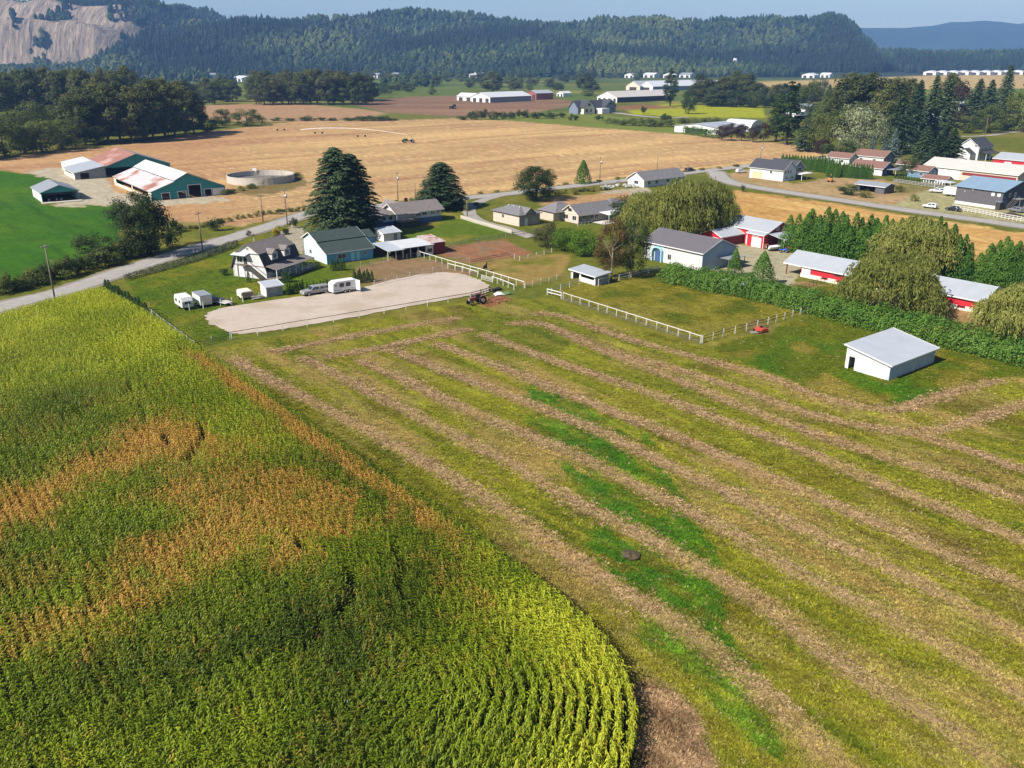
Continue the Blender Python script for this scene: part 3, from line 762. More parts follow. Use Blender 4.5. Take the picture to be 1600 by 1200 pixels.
# the far mountain
mxs = np.arange(-1500, 8600, 150.); mys = np.arange(7000, 8900, 120.)
MX, MY = np.meshgrid(mxs, mys)
mz = sstep(7000, 8000, MY) * sstep(8900, 8300, MY) * (150 + 360 * fbm(MX / 1500., MY / 1500., 210, 5)) * sstep(600, 3000, MX) - 3
ny, nx = len(mys), len(mxs)
ii = (np.arange(ny - 1)[:, None] * nx + np.arange(nx - 1)[None, :]).ravel()
me = npmesh('far_mountain', np.stack([MX.ravel(), MY.ravel(), mz.ravel()], 1), np.stack([ii, ii + 1, ii + nx + 1, ii + nx], 1), mat('mountain_forest', col(52, 74, 48), .95, .6, .004), True)
tag(link(bpy.data.objects.new('far_mountain', me)), kind='structure')

def lowtree(seed, conifer):
    r = random.Random(seed); V, Fc = [], []
    n = 7
    if conifer:
        rings = [(.04, .02), (.10, .20), (.30, .15), (.33, .18), (.58, .09), (.60, .12), (1.0, .005)]
    else:
        rings = [(.05, .03), (.18, .24), (.40, .33), (.62, .31), (.82, .22), (1.0, .05)]
    for z, rr in rings:
        for k in range(n):
            a = 2 * math.pi * k / n + z * 3
            q = rr * r.uniform(.7, 1.25)
            V.append((q * math.cos(a), q * math.sin(a), z + r.uniform(-.03, .03)))
    for j in range(len(rings) - 1):
        for k in range(n):
            Fc.append((j * n + k, j * n + (k + 1) % n, (j + 1) * n + (k + 1) % n, (j + 1) * n + k))
    return V, Fc
fm, nt, b = nodes('far_foliage')
N, L = nt.nodes, nt.links
oi = N.new('ShaderNodeObjectInfo'); ta = N.new('ShaderNodeAttribute'); ta.attribute_type = 'INSTANCER'; ta.attribute_name = 'tone'; cr = N.new('ShaderNodeValToRGB'); e = cr.color_ramp.elements
e[0].position = 0; e[0].color = (*col(26, 44, 26, .7), 1); e[1].position = 1; e[1].color = (*col(92, 102, 50, .7), 1)
x_ = e.new(.6); x_.color = (*col(50, 72, 38, .7), 1)
L.new(ta.outputs['Fac'], cr.inputs[0]); L.new(cr.outputs[0], b.inputs['Base Color']); b.inputs['Roughness'].default_value = .9
far_kinds = [npmesh('far_tree', *lowtree(i, i < 3), fm) for i in range(6)]
N1 = 46000
fx = RNG.uniform(-.72, .95, N1); fy = 2250 + (RNG.random(N1) ** 1.5) * 1500
X = fx * fy; Y = fy
z, q_ = hill_h(X, Y)
rk = q_ * sstep(2560, 2600, Y) * sstep(2960, 2900, Y) * sstep(.42, .48, fbm(X / 150., Y / 150., 203) + .12)
keep = (rk < .3) & (z > -1) & (X > -3600) & (X < 3600)
bx_, by_ = fbm(X / 300., Y / 300., 220), 0
keep &= ~((z < 3) & (bx_ < .42)) & ~((X / Y > .31) & (Y < 2760) & (z < 8))
X, Y, z = X[keep], Y[keep], z[keep]
hgt = RNG.uniform(12, 30, len(X)) * (.55 + .95 * fbm(X / 160., Y / 160., 221))
scatter('hill_forest', np.stack([X, Y, z - 1.5], 1), np.stack([X * 0, X * 0, RNG.random(len(X)) * 6.28], 1), np.stack([hgt * .9, hgt * .9, hgt], 1),
        np.where(fbm(X / 260., Y / 260., 240) + RNG.normal(0, .08, len(X)) > .5, RNG.integers(3, 6, len(X)), RNG.integers(0, 3, len(X))), far_kinds, 'blue hazy forest covering the hills across the valley', 'forest', {'tone': np.clip((fbm(X / 260., Y / 260., 240) - .5) * 2.6 + .35 + RNG.normal(0, .2, len(X)), 0, 1)})
# broken tree lines on the plain in front of the hills
N2 = 8000
py_ = 102 + 36 * RNG.random(N2) ** 1.4; px_ = RNG.uniform(-300, 1900, N2)
X, Y = G(px_, py_)
keep = (fbm(X / 220., Y / 70., 230) > np.where(py_ > 120, .58, .48)) & ~((px_ > 690) & (px_ < 1130) & (py_ > 124)) & ~((px_ > 380) & (px_ < 600) & (py_ > 124)) & (Y < 2500) & ~((px_ > 1160) & (py_ > 116) & (px_ < 1600))
X, Y = X[keep], Y[keep]; z, _ = hill_h(X, Y); z = np.where(Y > 2130, z, 0)
hgt = RNG.uniform(8, 19, len(X))
scatter('valley_woodland', np.stack([X, Y, z - .5], 1), np.stack([X * 0, X * 0, RNG.random(len(X)) * 6.28], 1), np.stack([hgt * 1.1, hgt * 1.1, hgt], 1),
        RNG.integers(2, 6, len(X)), far_kinds, 'distant broken tree lines on the plain at the foot of the hills', 'woodland', {'tone': RNG.random(len(X))})
# ================================================================== STUBBLE ON THE MOWN FIELD
sm_, nt, b = nodes('grass_stubble')
N, L = nt.nodes, nt.links
def inst2(nm):
    a = N.new('ShaderNodeAttribute'); a.attribute_type = 'INSTANCER'; a.attribute_name = nm; return a.outputs['Fac']
cc = N.new('ShaderNodeCombineColor')
for i, k in enumerate(('tr', 'tg', 'tb')): L.new(inst2(k), cc.inputs[i])
ge = N.new('ShaderNodeNewGeometry')
rp = N.new('ShaderNodeMapRange'); rp.inputs[3].default_value = .7; rp.inputs[4].default_value = 1.35; L.new(ge.outputs['Random Per Island'], rp.inputs[0])
mx = N.new('ShaderNodeMix'); mx.data_type = 'RGBA'; mx.blend_type = 'MULTIPLY'; mx.inputs[0].default_value = 1
L.new(cc.outputs[0], mx.inputs[6]); L.new(rp.outputs[0], mx.inputs[7]); L.new(mx.outputs[2], b.inputs['Base Color'])
b.inputs['Roughness'].default_value = .8; b.inputs['Specular IOR Level'].default_value = .1
tr = N.new('ShaderNodeBsdfTranslucent'); L.new(mx.outputs[2], tr.inputs[0])
ms = N.new('ShaderNodeMixShader'); ms.inputs[0].default_value = .3
L.new(b.outputs[0], ms.inputs[1]); L.new(tr.outputs[0], ms.inputs[2]); L.new(ms.outputs[0], N['Material Output'].inputs[0])
def tuft(seed, n, h, spread, lay):
    r = random.Random(seed); V, Fc = [], []
    for k in range(n):
        a = r.uniform(0, 6.283); o = Vector((math.cos(a), math.sin(a), 0)); s = Vector((-o.y, o.x, 0))
        base = o * r.uniform(0, spread) + Vector((0, 0, -.02)); hh = h * r.uniform(.6, 1.3)
        tip = base + o * hh * lay * r.uniform(.5, 1.4) + Vector((0, 0, hh)); mid = base.lerp(tip, .5) + Vector((0, 0, hh * .12)); w = .035
        n0 = len(V); V += [tuple(base - s * w), tuple(base + s * w), tuple(mid + s * w * .8), tuple(mid - s * w * .8), tuple(tip)]
        Fc += [(n0, n0 + 1, n0 + 2), (n0, n0 + 2, n0 + 3), (n0 + 3, n0 + 2, n0 + 4)]
    return npmesh('tuft', V, Fc, sm_)
def ground_col(x, y):
    px, py = PJ(x, y, 0)
    i = np.clip(np.searchsorted(cx, px), 0, len(cx) - 1); j = np.clip(np.searchsorted(cy, py), 0, len(cy) - 1)
    return C[j * len(cx) + i]
NS = 300000
py_ = 400 + 820 * RNG.random(NS) ** .8; px_ = RNG.uniform(190, 1680, NS)
x, y = G(px_, py_)
area_ok = (sdf(px_, py_, FIELDS['hay']) > 2) | inpoly(px_, py_, FIELDS['paddock']) | inpoly(px_, py_, FIELDS['shedgrass']) | (inpoly(px_, py_, FIELDS['homelawn']) & ~inpoly(px_, py_, SAND))
pd_ = (F / (y * CP + H * SP))                         # keep tufts even on the ground
keep = area_ok & (RNG.random(NS) < np.clip((14 / pd_) ** 1.1 * .55, .12, 1))
x, y = x[keep], y[keep]
gc = ground_col(x, y) * (1.5 + RNG.normal(0, .28, len(x)))[:, None]
stw = RNG.random(len(x)) < .035
gc[stw] = np.array(col(206, 184, 128)) * RNG.uniform(.6, 1.1, stw.sum())[:, None]
gc = np.clip(gc, .005, .7)
sc_s = RNG.uniform(.7, 1.5, len(x)) * (.9 + .5 * fbm(x / 5., y / 5., 501))
scatter('grass_stubble', np.stack([x, y, (fbm(x / 9., y / 9., 91) - .5) * .12 - .07], 1), np.stack([x * 0, x * 0, RNG.random(len(x)) * 6.28], 1), np.stack([sc_s, sc_s, sc_s], 1),
        RNG.integers(0, 5, len(x)), [tuft(i, 7, .10, .13, 1.6) for i in range(5)], 'short cut grass covering the mown field, the paddock and the lawn', 'grass', {'tr': gc[:, 0], 'tg': gc[:, 1], 'tb': gc[:, 2]})
# loose straw lying on and beside the hay rows
PT = []
for pts_ in WIND:
    c = curve([G(*p) for p in pts_], 40); s = np.concatenate([[0], np.cumsum(np.linalg.norm(np.diff(c, axis=0), axis=1))])
    n = int(s[-1] * 34); u = RNG.random(n) * s[-1]
    d = np.gradient(c, axis=0); a = np.interp(u, s, np.unwrap(np.arctan2(d[:, 1], d[:, 0]))); o = RNG.normal(0, .7, n) * (.6 + .9 * fbm(u / 3., u * 0, 55))
    PT.append(np.stack([np.interp(u, s, c[:, 0]) - np.sin(a) * o, np.interp(u, s, c[:, 1]) + np.cos(a) * o], 1))
PT = np.concatenate(PT); x, y = PT[:, 0], PT[:, 1]
k_ = RNG.uniform(.55, 1.1, len(x))[:, None]
gc = np.where(RNG.random(len(x))[:, None] < .3, np.array(col(150, 122, 86))[None], np.array(col(222, 188, 146))[None]) * k_ * 1.25
sc_s = RNG.uniform(.8, 1.7, len(x))
scatter('loose_straw', np.stack([x, y, np.full(len(x), -.02)], 1), np.stack([x * 0, x * 0, RNG.random(len(x)) * 6.28], 1), np.stack([sc_s * 1.3, sc_s * 1.3, sc_s], 1),
        RNG.integers(0, 4, len(x)), [tuft(40 + i, 7, .055, .2, 2.6) for i in range(4)], 'loose dry straw strewn along the raked hay rows', 'straw', {'tr': gc[:, 0], 'tg': gc[:, 1], 'tb': gc[:, 2]})
print('stubble', len(sc_s))
# ================================================================== BUILDINGS
WHITE = mat('white_paint', (.66, .66, .66), .6, .08, 1.2)
WHITE2 = mat('white_siding', (.64, .64, .64), .65, .1, 1.0, ribs=('Z', .22))
CREAM = mat('cream_paint', (.70, .64, .54), .65, .12, 1.0)
REDP = mat('red_paint', (.52, .025, .04), .6, .15, 1.0, ribs=('Y', .35))
DKRED = mat('dark_red_boards', (.20, .03, .03), .7, .2, 1.0)
TEAL = mat('teal_sheet', (.035, .24, .24), .55, .14, .6, ribs=('X', .4))
GREYW = mat('grey_boards', (.26, .28, .29), .75, .2, 1.0, ribs=('X', .3))
BLUEP = mat('light_blue_siding', (.34, .62, .78), .65, .08, 1.0, ribs=('Z', .2))
NAVY = mat('navy_paint', (.05, .10, .22), .6, .15, 1.0)
SLATE = mat('slate_blue_siding', (.16, .20, .26), .65, .12, 1.0, ribs=('Z', .2))
CHAR = mat('charcoal_siding', (.115, .11, .125), .6, .1, .8, ribs=('Z', .2))
BEIGE = mat('beige_siding', (.62, .52, .43), .7, .08, 1.0, ribs=('Z', .2))
TAUPE = mat('taupe_siding', (.36, .32, .28), .7, .1, 1.0, ribs=('Z', .2))
TIN = mat('pale_metal_roof', (.44, .47, .51), .42, .10, .4, metal=.25, ribs=('Y', .6))
TINX = mat('pale_metal_roof_cross', (.52, .55, .60), .42, .10, .4, metal=.25, ribs=('X', .6))
TINW = mat('white_metal_roof', (.60, .61, .63), .45, .08, .4, metal=.1, ribs=('Y', .7))
TINRUST = mat('rust_patched_roof', (.52, .47, .48), .6, .16, .5, ribs=('Y', .7), stain=(.30, .13, .09), stain_scale=.13, stain_lo=.53)
RUST = mat('rusted_metal_roof', (.30, .14, .11), .7, .22, .3, ribs=('Y', .7), stain=(.42, .26, .23), stain_scale=.1, stain_lo=.55)
GREYTIN = mat('grey_metal_roof', (.30, .32, .35), .45, .12, .4, metal=.2, ribs=('Y', .6))
BLUETIN = mat('blue_grey_metal_roof', (.24, .34, .45), .4, .1, .4, metal=.2, ribs=('Y', .6))
DKTIN = mat('dark_grey_metal_roof', (.125, .115, .13), .5, .1, .4, ribs=('Y', .6))
BEIGETIN = mat('beige_metal_roof', (.50, .46, .43), .5, .08, .4, ribs=('Y', .6))
SHING = mat('dark_shingles', (.055, .058, .07), .85, .35, 1.4, bump=.02)
SHINGG = mat('green_black_shingles', (.042, .06, .056), .85, .3, 1.2, bump=.02)
SHINGT = mat('taupe_shingles', (.19, .165, .16), .85, .3, 1.3, bump=.02)
SHINGB = mat('brown_shingles', (.19, .105, .085), .85, .3, 1.3, bump=.02)
SHINGGY = mat('grey_shingles', (.165, .16, .17), .85, .28, 1.3, bump=.02)
GLASS = mat('window_glass', (.02, .026, .035), .08, .1, 1.0, spec=.8)
WOOD = mat('weathered_wood', (.20, .165, .13), .85, .3, 2.0, bump=.01)
DWOOD = mat('dark_stained_wood', (.06, .045, .04), .8, .3, 2.0)
CONC = mat('concrete', (.46, .43, .38), .85, .18, .5, bump=.01, stain=(.30, .26, .20), stain_scale=.2)
BLACK = mat('black_rubber', (.012, .012, .013), .7, .2, 3.0)
STEEL = mat('galvanised_steel', (.45, .46, .47), .4, .15, 2.0, metal=.6)

def prof(profile, u):
    for (a, za), (b_, zb) in zip(profile, profile[1:]):
        if a - 1e-6 <= u <= b_ + 1e-6:
            return za + (zb - za) * (u - a) / (b_ - a)
    return profile[0][1] if u < profile[0][0] else profile[-1][1]
def wall(parent, face, x0, x1, y0, y1, topf, material, holes=(), t=.16, z0=0.0, cuts=()):
    """one wall with real openings; face R: y=y0, L: x=x0, r: y=y1, l: x=x1"""
    a, b_ = (x0, x1) if face in 'Rr' else (y0 + t, y1 - t)
    us = sorted({a, b_, *[h[0] for h in holes], *[h[1] for h in holes], *[c for c in cuts if a < c < b_]})
    mb = MB()
    for u0, u1 in zip(us, us[1:]):
        um = (u0 + u1) / 2
        zs = sorted([(h[2], h[3]) for h in holes if h[0] <= um <= h[1]])
        lo = z0; spans = []
        for p, q in zs:
            if p > lo: spans.append((lo, p, lo, p))
            lo = q
        spans.append((lo, topf(u1), lo, topf(u0)))
        for s0, s1, s2, s3 in spans:
            if max(s1 - s0, s3 - s2) < .01: continue
            poly = [(u0, s2), (u1, s0), (u1, s1), (u0, s3)]
            if face == 'R': mb.prism(poly, 'y', y0, y0 + t)
            elif face == 'r': mb.prism(poly, 'y', y1 - t, y1)
            elif face == 'L': mb.prism(poly, 'x', x0, x0 + t)
            else: mb.prism(poly, 'x', x1 - t, x1)
    return mb.build('wall', material, parent)
def body(parent, x0, x1, y0, y1, axis, profile, wm, holes={}, mats={}, z0=0.0):
    """four walls under a roof profile; axis = direction of the ridge"""
    P = (lambda u: prof(profile, u))
    for f in 'RLrl':
        if (f in 'Rr') == (axis == 'y'): tf = P
        elif axis == 'y': tf = (lambda u, k=(x0 if f == 'L' else x1): prof(profile, k))
        else: tf = (lambda u, k=(y0 if f == 'R' else y1): prof(profile, k))
        if mats.get(f, wm) is None: continue
        wall(parent, f, x0, x1, y0, y1, tf, mats.get(f, wm), holes.get(f, ()), cuts=[p[0] for p in profile], z0=z0)
def roof(parent, x0, x1, y0, y1, axis, profile, rm, ov=.4, t=.12, lifts=None, fascia=None, name='roof'):
    """one slab per slope of the profile"""
    n = len(profile) - 1
    out = []
    for i in range(n):
        (a, za), (b_, zb) = profile[i], profile[i + 1]
        sl = (zb - za) / (b_ - a)
        if i == 0: a, za = a - ov, za - sl * ov
        if i == n - 1: b_, zb = b_ + ov, zb + sl * ov
        if lifts and lifts[i]: za += lifts[i]; zb += lifts[i]
        za += .025; zb += .025
        e0, e1 = ((y0 - ov, y1 + ov) if axis == 'y' else (x0 - ov, x1 + ov))
        if axis == 'y': q = [(a, e0, za), (b_, e0, zb), (b_, e1, zb), (a, e1, za)]
        else: q = [(e0, a, za), (e1, a, za), (e1, b_, zb), (e0, b_, zb)]
        m_ = rm[i] if isinstance(rm, (list, tuple)) else rm
        out.append(MB().slab(q, t).build(name if n == 1 else 'roof_slope', m_, parent))
        if fascia and i in (0, n - 1):
            ed = (a, za) if i == 0 else (b_, zb)
            s = -.03 if i == 0 else .03
            if axis == 'y': ubox('fascia', fascia, parent, (ed[0] + s, (e0 + e1) / 2, ed[1] + .02), (.05, e1 - e0, .22))
            else: ubox('fascia', fascia, parent, ((e0 + e1) / 2, ed[0] + s, ed[1] + .02), (e1 - e0, .05, .22))
        if fascia:
            for e_ in (e0 - .03, e1 + .03):
                p, q_ = ((a, e_, za + .03), (b_, e_, zb + .03)) if axis == 'y' else ((e_, a, za + .03), (e_, b_, zb + .03))
                bar('barge_board', fascia, parent, p, q_, .05, .2)
    return out
def hip(parent, x0, x1, y0, y1, h, r, rm, ov=.45, t=.1):
    x0 -= ov; x1 += ov; y0 -= ov; y1 += ov; h += .02
    w, d_ = x1 - x0, y1 - y0
    if w >= d_: A, B = (x0 + d_ / 2, (y0 + y1) / 2, r), (x1 - d_ / 2, (y0 + y1) / 2, r)
    else: A, B = ((x0 + x1) / 2, y0 + w / 2, r), ((x0 + x1) / 2, y1 - w / 2, r)
    c = [(x0, y0, h), (x1, y0, h), (x1, y1, h), (x0, y1, h)]
    fs = [(c[0], c[1], B, A), (c[1], c[2], B), (c[2], c[3], A, B), (c[3], c[0], A)] if w >= d_ else [(c[0], c[1], A), (c[1], c[2], B, A), (c[2], c[3], B), (c[3], c[0], A, B)]
    for f in fs: MB().slab(f, t).build('roof_slope', rm, parent)
def at_face(face, u, z, off, x0, x1, y0, y1):
    return {'R': (u, y0 - off, z), 'L': (x0 - off, u, z), 'r': (u, y1 + off, z), 'l': (x1 + off, u, z)}[face]
def window(parent, face, u0, u1, z0, z1, frame=None, ext=(0, 1, 0, 1), bars=1, name='window', pane=None):
    frame = frame or WHITE
    x0, x1, y0, y1 = ext
    w = .08; mb = MB(); dpt = .06
    def piece(a, b_, c, d_):
        p, q = at_face(face, a, c, 0, *ext), at_face(face, b_, d_, dpt, *ext)
        lo = [min(p[i], q[i]) for i in range(3)]; hi = [max(p[i], q[i]) for i in range(3)]
        mb.box(lo[0], hi[0], lo[1], hi[1], lo[2], hi[2])
    piece(u0, u1, z0 - w, z0); piece(u0, u1, z1, z1 + w); piece(u0 - w, u0, z0 - w, z1 + w); piece(u1, u1 + w, z0 - w, z1 + w)
    for k in range(1, bars + 1):
        c = u0 + (u1 - u0) * k / (bars + 1); piece(c - .03, c + .03, z0, z1)
    o = mb.build(name, frame, parent)
    p, q = at_face(face, u0, z0, .005, *ext), at_face(face, u1, z1, .03, *ext)
    ubox('pane', pane or GLASS, o, [(p[i] + q[i]) / 2 for i in range(3)], [max(abs(p[i] - q[i]), .01) for i in range(3)])
    return o
def door(parent, face, u0, u1, z0, z1, m_, ext, name='door', off=.05):
    p, q = at_face(face, u0, z0, 0.0, *ext), at_face(face, u1, z1, off, *ext)
    return ubox(name, m_, parent, [(p[i] + q[i]) / 2 for i in range(3)], [max(abs(p[i] - q[i]), .01) for i in range(3)])
def gable(h, r, w, x0=0.0): return [(x0, h), (x0 + w / 2, r), (x0 + w, h)]
def bld(name, label, B, rot, cat, group=None): return thing(name, label, cat, (B[0], B[1], -.03), rot, group)

# ---- white field shed
t = bld('field_shed', 'low white metal field shed with sloping roof on the mown grass', (56.1, 120.6), 37.9, 'shed')
E = (0, 13.2, 0, 7.3); pr = [(0, 2.4), (7.3, 3.7)]
body(t, *E, 'x', pr, WHITE, holes={'L': [(5.75, 6.75, 0, 2.05)], 'R': []}, mats={'L': mat('white_plywood', (.60, .61, .64), .6, .05, .6), 'R': mat('shaded_grey_sheet', (.40, .45, .53), .5, .1, .8, ribs=('X', .4))})  # right wall is light grey sheet, with blue shade put into its colour
roof(t, *E, 'x', pr, TINX, .38, .1, fascia=WHITE)
door(t, 'L', .35, 5.7, .02, 2.1, WHITE, E, 'sliding_door', .07)
ubox('door_rail', mat('pinkish_board', (.62, .55, .53), .7, .1, 2), t, (-.05, 3.3, 2.36), (.1, 6.4, .22))
ubox('downpipe', WHITE, t, (6.9, -.08, 1.15), (.1, .1, 2.3))
for x in (3.3, 6.6, 9.9): ubox('wall_batten', WHITE, t, (x, -.03, 1.15), (.06, .06, 2.2))

# ---- white barn with dark roof
t = bld('white_barn', 'long white barn with dark grey metal roof and arched blue entry', (42.7, 190.9), 38, 'barn')
E = (0, 11.6, 0, 17.9); pr = gable(4.2, 6.5, 11.6)
body(t, *E, 'y', pr, WHITE2, holes={'L': [(12.3, 14.4, 0, 2.6)]}, mats={'R': mat('shaded_white_gable', (.33, .43, .56), .6, .08, 1, ribs=('Z', .22))})  # white gable whose blue shade is painted into the wall colour
roof(t, *E, 'y', pr, DKTIN, .5, .12, fascia=WHITE)
arch = [(12.0, 0), (11.75, 0), (11.75, 2.6)] + [(13.35 + 1.6 * math.cos(a), 2.6 + .95 * math.sin(a)) for a in np.linspace(math.pi, 0, 9)][::1] + [(14.95, 0), (14.7, 0)] + [(13.35 + 1.35 * math.cos(a), 2.45 + .8 * math.sin(a)) for a in np.linspace(0, math.pi, 9)]
mbp = MB()
outer = [(13.35 + 1.6 * math.cos(a), 2.6 + .95 * math.sin(a)) for a in np.linspace(math.pi, 0, 9)]
inner = [(13.35 + 1.3 * math.cos(a), 2.5 + .75 * math.sin(a)) for a in np.linspace(math.pi, 0, 9)]
outer = [(11.75, 0)] + outer + [(14.95, 0)]; inner = [(12.05, 0)] + inner + [(14.65, 0)]
for (a, b_), (c, d_) in zip(zip(outer, outer[1:]), zip(inner, inner[1:])):
    mbp.prism([a, b_, d_, c], 'x', -.7, -.005)
mbp.build('arched_porch', BLUEP, t)
dd = door(t, 'L', 12.4, 14.3, .05, 2.55, NAVY, E, 'double_door', .03)
window(t, 'L', 9.3, 10.3, 1.0, 2.2, None, E)
for u in (11.0, 12.8, 14.0): window(t, 'L', u, u + .6, 3.45, 3.95, None, E, 0)
window(t, 'R', 5.3, 6.3, 4.3, 4.9, None, E, 0, 'vent', GREYTIN)
ubox('lean_roof', GREYTIN, t, (8.3, -1.6, 2.5), (6.0, 3.2, .1))
for x in (5.5, 8.3, 11.1): ubox('post', WOOD, t, (x, -3.0, 1.24), (.14, .14, 2.46))

# ---- red workshop
t = bld('red_workshop', 'red workshop with pale metal roof, gabled annexe and lean-to', (64.5, 216.7), 36, 'workshop')
E = (0, 9.9, 0, 17.4); pr = gable(3.9, 5.9, 9.9)
body(t, *E, 'y', pr, REDP, mats={'R': DKRED})
roof(t, *E, 'y', pr, TIN, .35, .1, fascia=WHITE)
E2 = (-1.6, -.02, 0, 5.2); pr2 = [(-1.6, 3.35), (-.02, 3.86)]
body(t, *E2, 'y', pr2, REDP, mats={'l': None})
roof(t, -1.6, -.5, 0, 5.2, 'y', [(-1.6, 3.27), (-.5, 3.66)], TIN, .25, .1, fascia=WHITE)
door(t, 'L', .7, 3.7, .02, 2.5, WHITE, E2, 'garage_door')
for u in (1.6, 2.3, 3.0): window(t, 'L', u, u + .45, 2.8, 3.15, None, E2, 0)
for c in ((-1.6, 0), (-1.6, 5.2)): ubox('corner_trim', WHITE, t, (c[0] - .02, c[1], 1.65), (.14, .14, 3.3))
door(t, 'L', 5.7, 6.8, .02, 2.1, WHITE, E)
window(t, 'R', 3.2, 4.0, 4.1, 4.8, None, E); window(t, 'R', 5.6, 6.6, 4.1, 4.8, None, E)
E3 = (-8.6, -.02, 7.6, 14.2); pr3 = gable(2.5, 3.8, 6.6, 7.6)
body(t, *E3, 'x', pr3, REDP, mats={'R': DKRED, 'l': None})
roof(t, -8.6, -.4, 7.6, 14.2, 'x', pr3, TINX, .35, .1, fascia=WHITE)
door(t, 'L', 8.6, 11.4, .02, 2.1, WHITE, E3, 'garage_door'); window(t, 'L', 12.3, 13.2, 1.1, 2.0, None, E3)
MB().slab([(-.2, -5.2, 2.7), (10.4, -5.2, 2.7), (10.4, -.06, 3.55), (-.2, -.06, 3.55)], .1).build('lean_to_roof', TINX, t)
for x in (0, 3.4, 6.8, 10.2): ubox('post', WHITE, t, (x, -5.0, 1.34), (.16, .16, 2.68))
ubox('gutter', WHITE, t, (5.1, -5.28, 2.72), (10.8, .12, .14))
wall(t, 'l', 9.9, 10.3, -5.1, -.1, lambda u: 2.6, DKRED)

# ---- long red barn
t = bld('poultry_barn', 'long low red and white barn with pale metal roof behind the hedge', (87.9, 156.3), 39.5, 'barn')
E = (0, 9.4, 0, 38.5); pr = gable(2.5, 4.5, 9.4)
body(t, *E, 'y', pr, REDP)
roof(t, 0, 9.4, 0, 42.5, 'y', pr, TIN, .4, .1, fascia=WHITE)
ubox('plinth', CREAM, t, (-.03, 19.25, .45), (.08, 38.6, .9))
ubox('plinth', CREAM, t, (4.7, -.03, .45), (9.3, .08, .9))
for y0, y1 in ((22.4, 24.6), (36.2, 38.3)): ubox('white_panel', WHITE, t, (-.05, (y0 + y1) / 2, 1.3), (.07, y1 - y0, 2.3))
for y in (3, 5.6, 10.4, 28.5, 32.0): window(t, 'L', y, y + 1.3, .55, .85, REDP, (-.08, 9.4, 0, 38.5), 0)
for y in (8.0, 29): window(t, 'L', y, y + 1.4, 1.7, 2.1, DKRED, E, 0)
ubox('post', DKRED, t, (.1, 42.2, 1.25), (.2, .2, 2.5)); ubox('post', DKRED, t, (9.2, 42.2, 1.25), (.2, .2, 2.5))
for y in (12, 26): ubox('ridge_vent', STEEL, t, (4.7, y, 4.72), (.5, 1.2, .3))

# ---- gambrel farmhouse
t = bld('gambrel_house', 'white farmhouse with dark gambrel roof, two dormers and outside stair', (-53.0, 183.0), 66, 'house')
E = (0, 11.6, 0, 9.0); pr = [(0, 2.5), (1.35, 5.4), (4.5, 7.3), (7.65, 5.4), (9.0, 2.5)]
body(t, *E, 'x', pr, WHITE2)
roof(t, *E, 'x', pr, [SHING, SHINGT, SHINGT, SHING], .4, .14)
for z in (2.75, 5.35): ubox('trim_board', DWOOD, t, (-.03, 4.5, z), (.06, 8.6 if z < 3 else 6.2, .14))
for y in (.1, 8.9): ubox('corner_board', WHITE, t, (-.02, y, 1.25), (.12, .14, 2.5))
for x in (2.3, 6.6):
    dm_ = MB()
    dm_.prism([(x, 3.9), (x + 2.0, 3.9), (x + 2.0, 5.3), (x + 1.0, 6.05), (x, 5.3)], 'y', .05, 3.0)
    d_ = dm_.build('dormer', WHITE2, t)
    for s in (0, 1):
        a, b_ = (x - .2, x + 1.0) if s == 0 else (x + 1.0, x + 2.2)
        za, zb = (5.2, 6.1) if s == 0 else (6.1, 5.2)
        MB().slab([(a, -.25, za), (b_, -.25, zb), (b_, 3.2, zb), (a, 3.2, za)], .1).build('dormer_roof', SHINGT, d_)
    window(d_, 'R', x + .5, x + 1.5, 4.15, 5.15, None, (0, 1, .05, 1))
MB().slab([(-.2, -3.0, 2.35), (13.4, -3.0, 2.35), (13.4, -.05, 2.95), (-.2, -.05, 2.95)], .1).build('porch_roof', SHINGT, t)
ubox('porch_floor', WOOD, t, (6.6, -1.5, .2), (13.4, 2.9, .4))
for k in range(7): ubox('porch_post', WHITE, t, (-.05 + k * 2.2, -2.8, 1.38), (.14, .14, 1.96))
for z in (.75, 1.15): ubox('porch_rail', WHITE, t, (7.6, -2.8, z), (11.0, .06, .08))
window(t, 'R', 2, 3.4, 1.0, 2.0, None, E); window(t, 'R', 7, 8.4, 1.0, 2.0, None, E); door(t, 'R', 4.6, 5.6, .42, 2.3, NAVY, E)
window(t, 'L', 6.3, 7.7, 3.3, 4.5, None, E); door(t, 'L', 5.0, 5.9, 3.0, 5.0, DWOOD, E, 'door')
door(t, 'L', 5.4, 7.9, .02, 2.2, WHITE, E, 'garage_door'); window(t, 'L', 4.3, 4.9, 6.1, 6.6, None, E, 0, 'vent', WOOD)
ubox('landing', WOOD, t, (-.75, 5.6, 2.9), (1.4, 2.2, .12))
for y in (4.7, 6.6): ubox('landing_post', WOOD, t, (-1.35, y, 1.42), (.12, .12, 2.84))
for z in (3.3, 3.75): ubox('landing_rail', DWOOD, t, (-1.4, 5.65, z), (.06, 2.1, .08))
for s in (-.12, -1.3): bar('stair_stringer', DWOOD, t, (s, 4.5, 2.8), (s, .2, .1), .07, .3)
for s in (-.14, -1.32): bar('stair_rail', DWOOD, t, (s, 4.5, 3.75), (s, .2, 1.05), .06, .1)
for k in range(13): ubox('stair_tread', WOOD, t, (-.71, 4.4 - k * .345, 2.7 - k * .215), (1.1, .3, .05))
ubox('stair_post', DWOOD, t, (-1.32, .2, .55), (.1, .1, 1.1))
MB().slab([(-1.5, 4.2, 5.05), (-.03, 4.2, 5.4), (-.03, 8.2, 5.4), (-1.5, 8.2, 5.05)], .08).build('canopy', TINW, t)
for y in (4.35, 8.05): bar('canopy_brace', WHITE, t, (-1.4, y, 5.05), (-.05, y, 4.1), .07, .07)
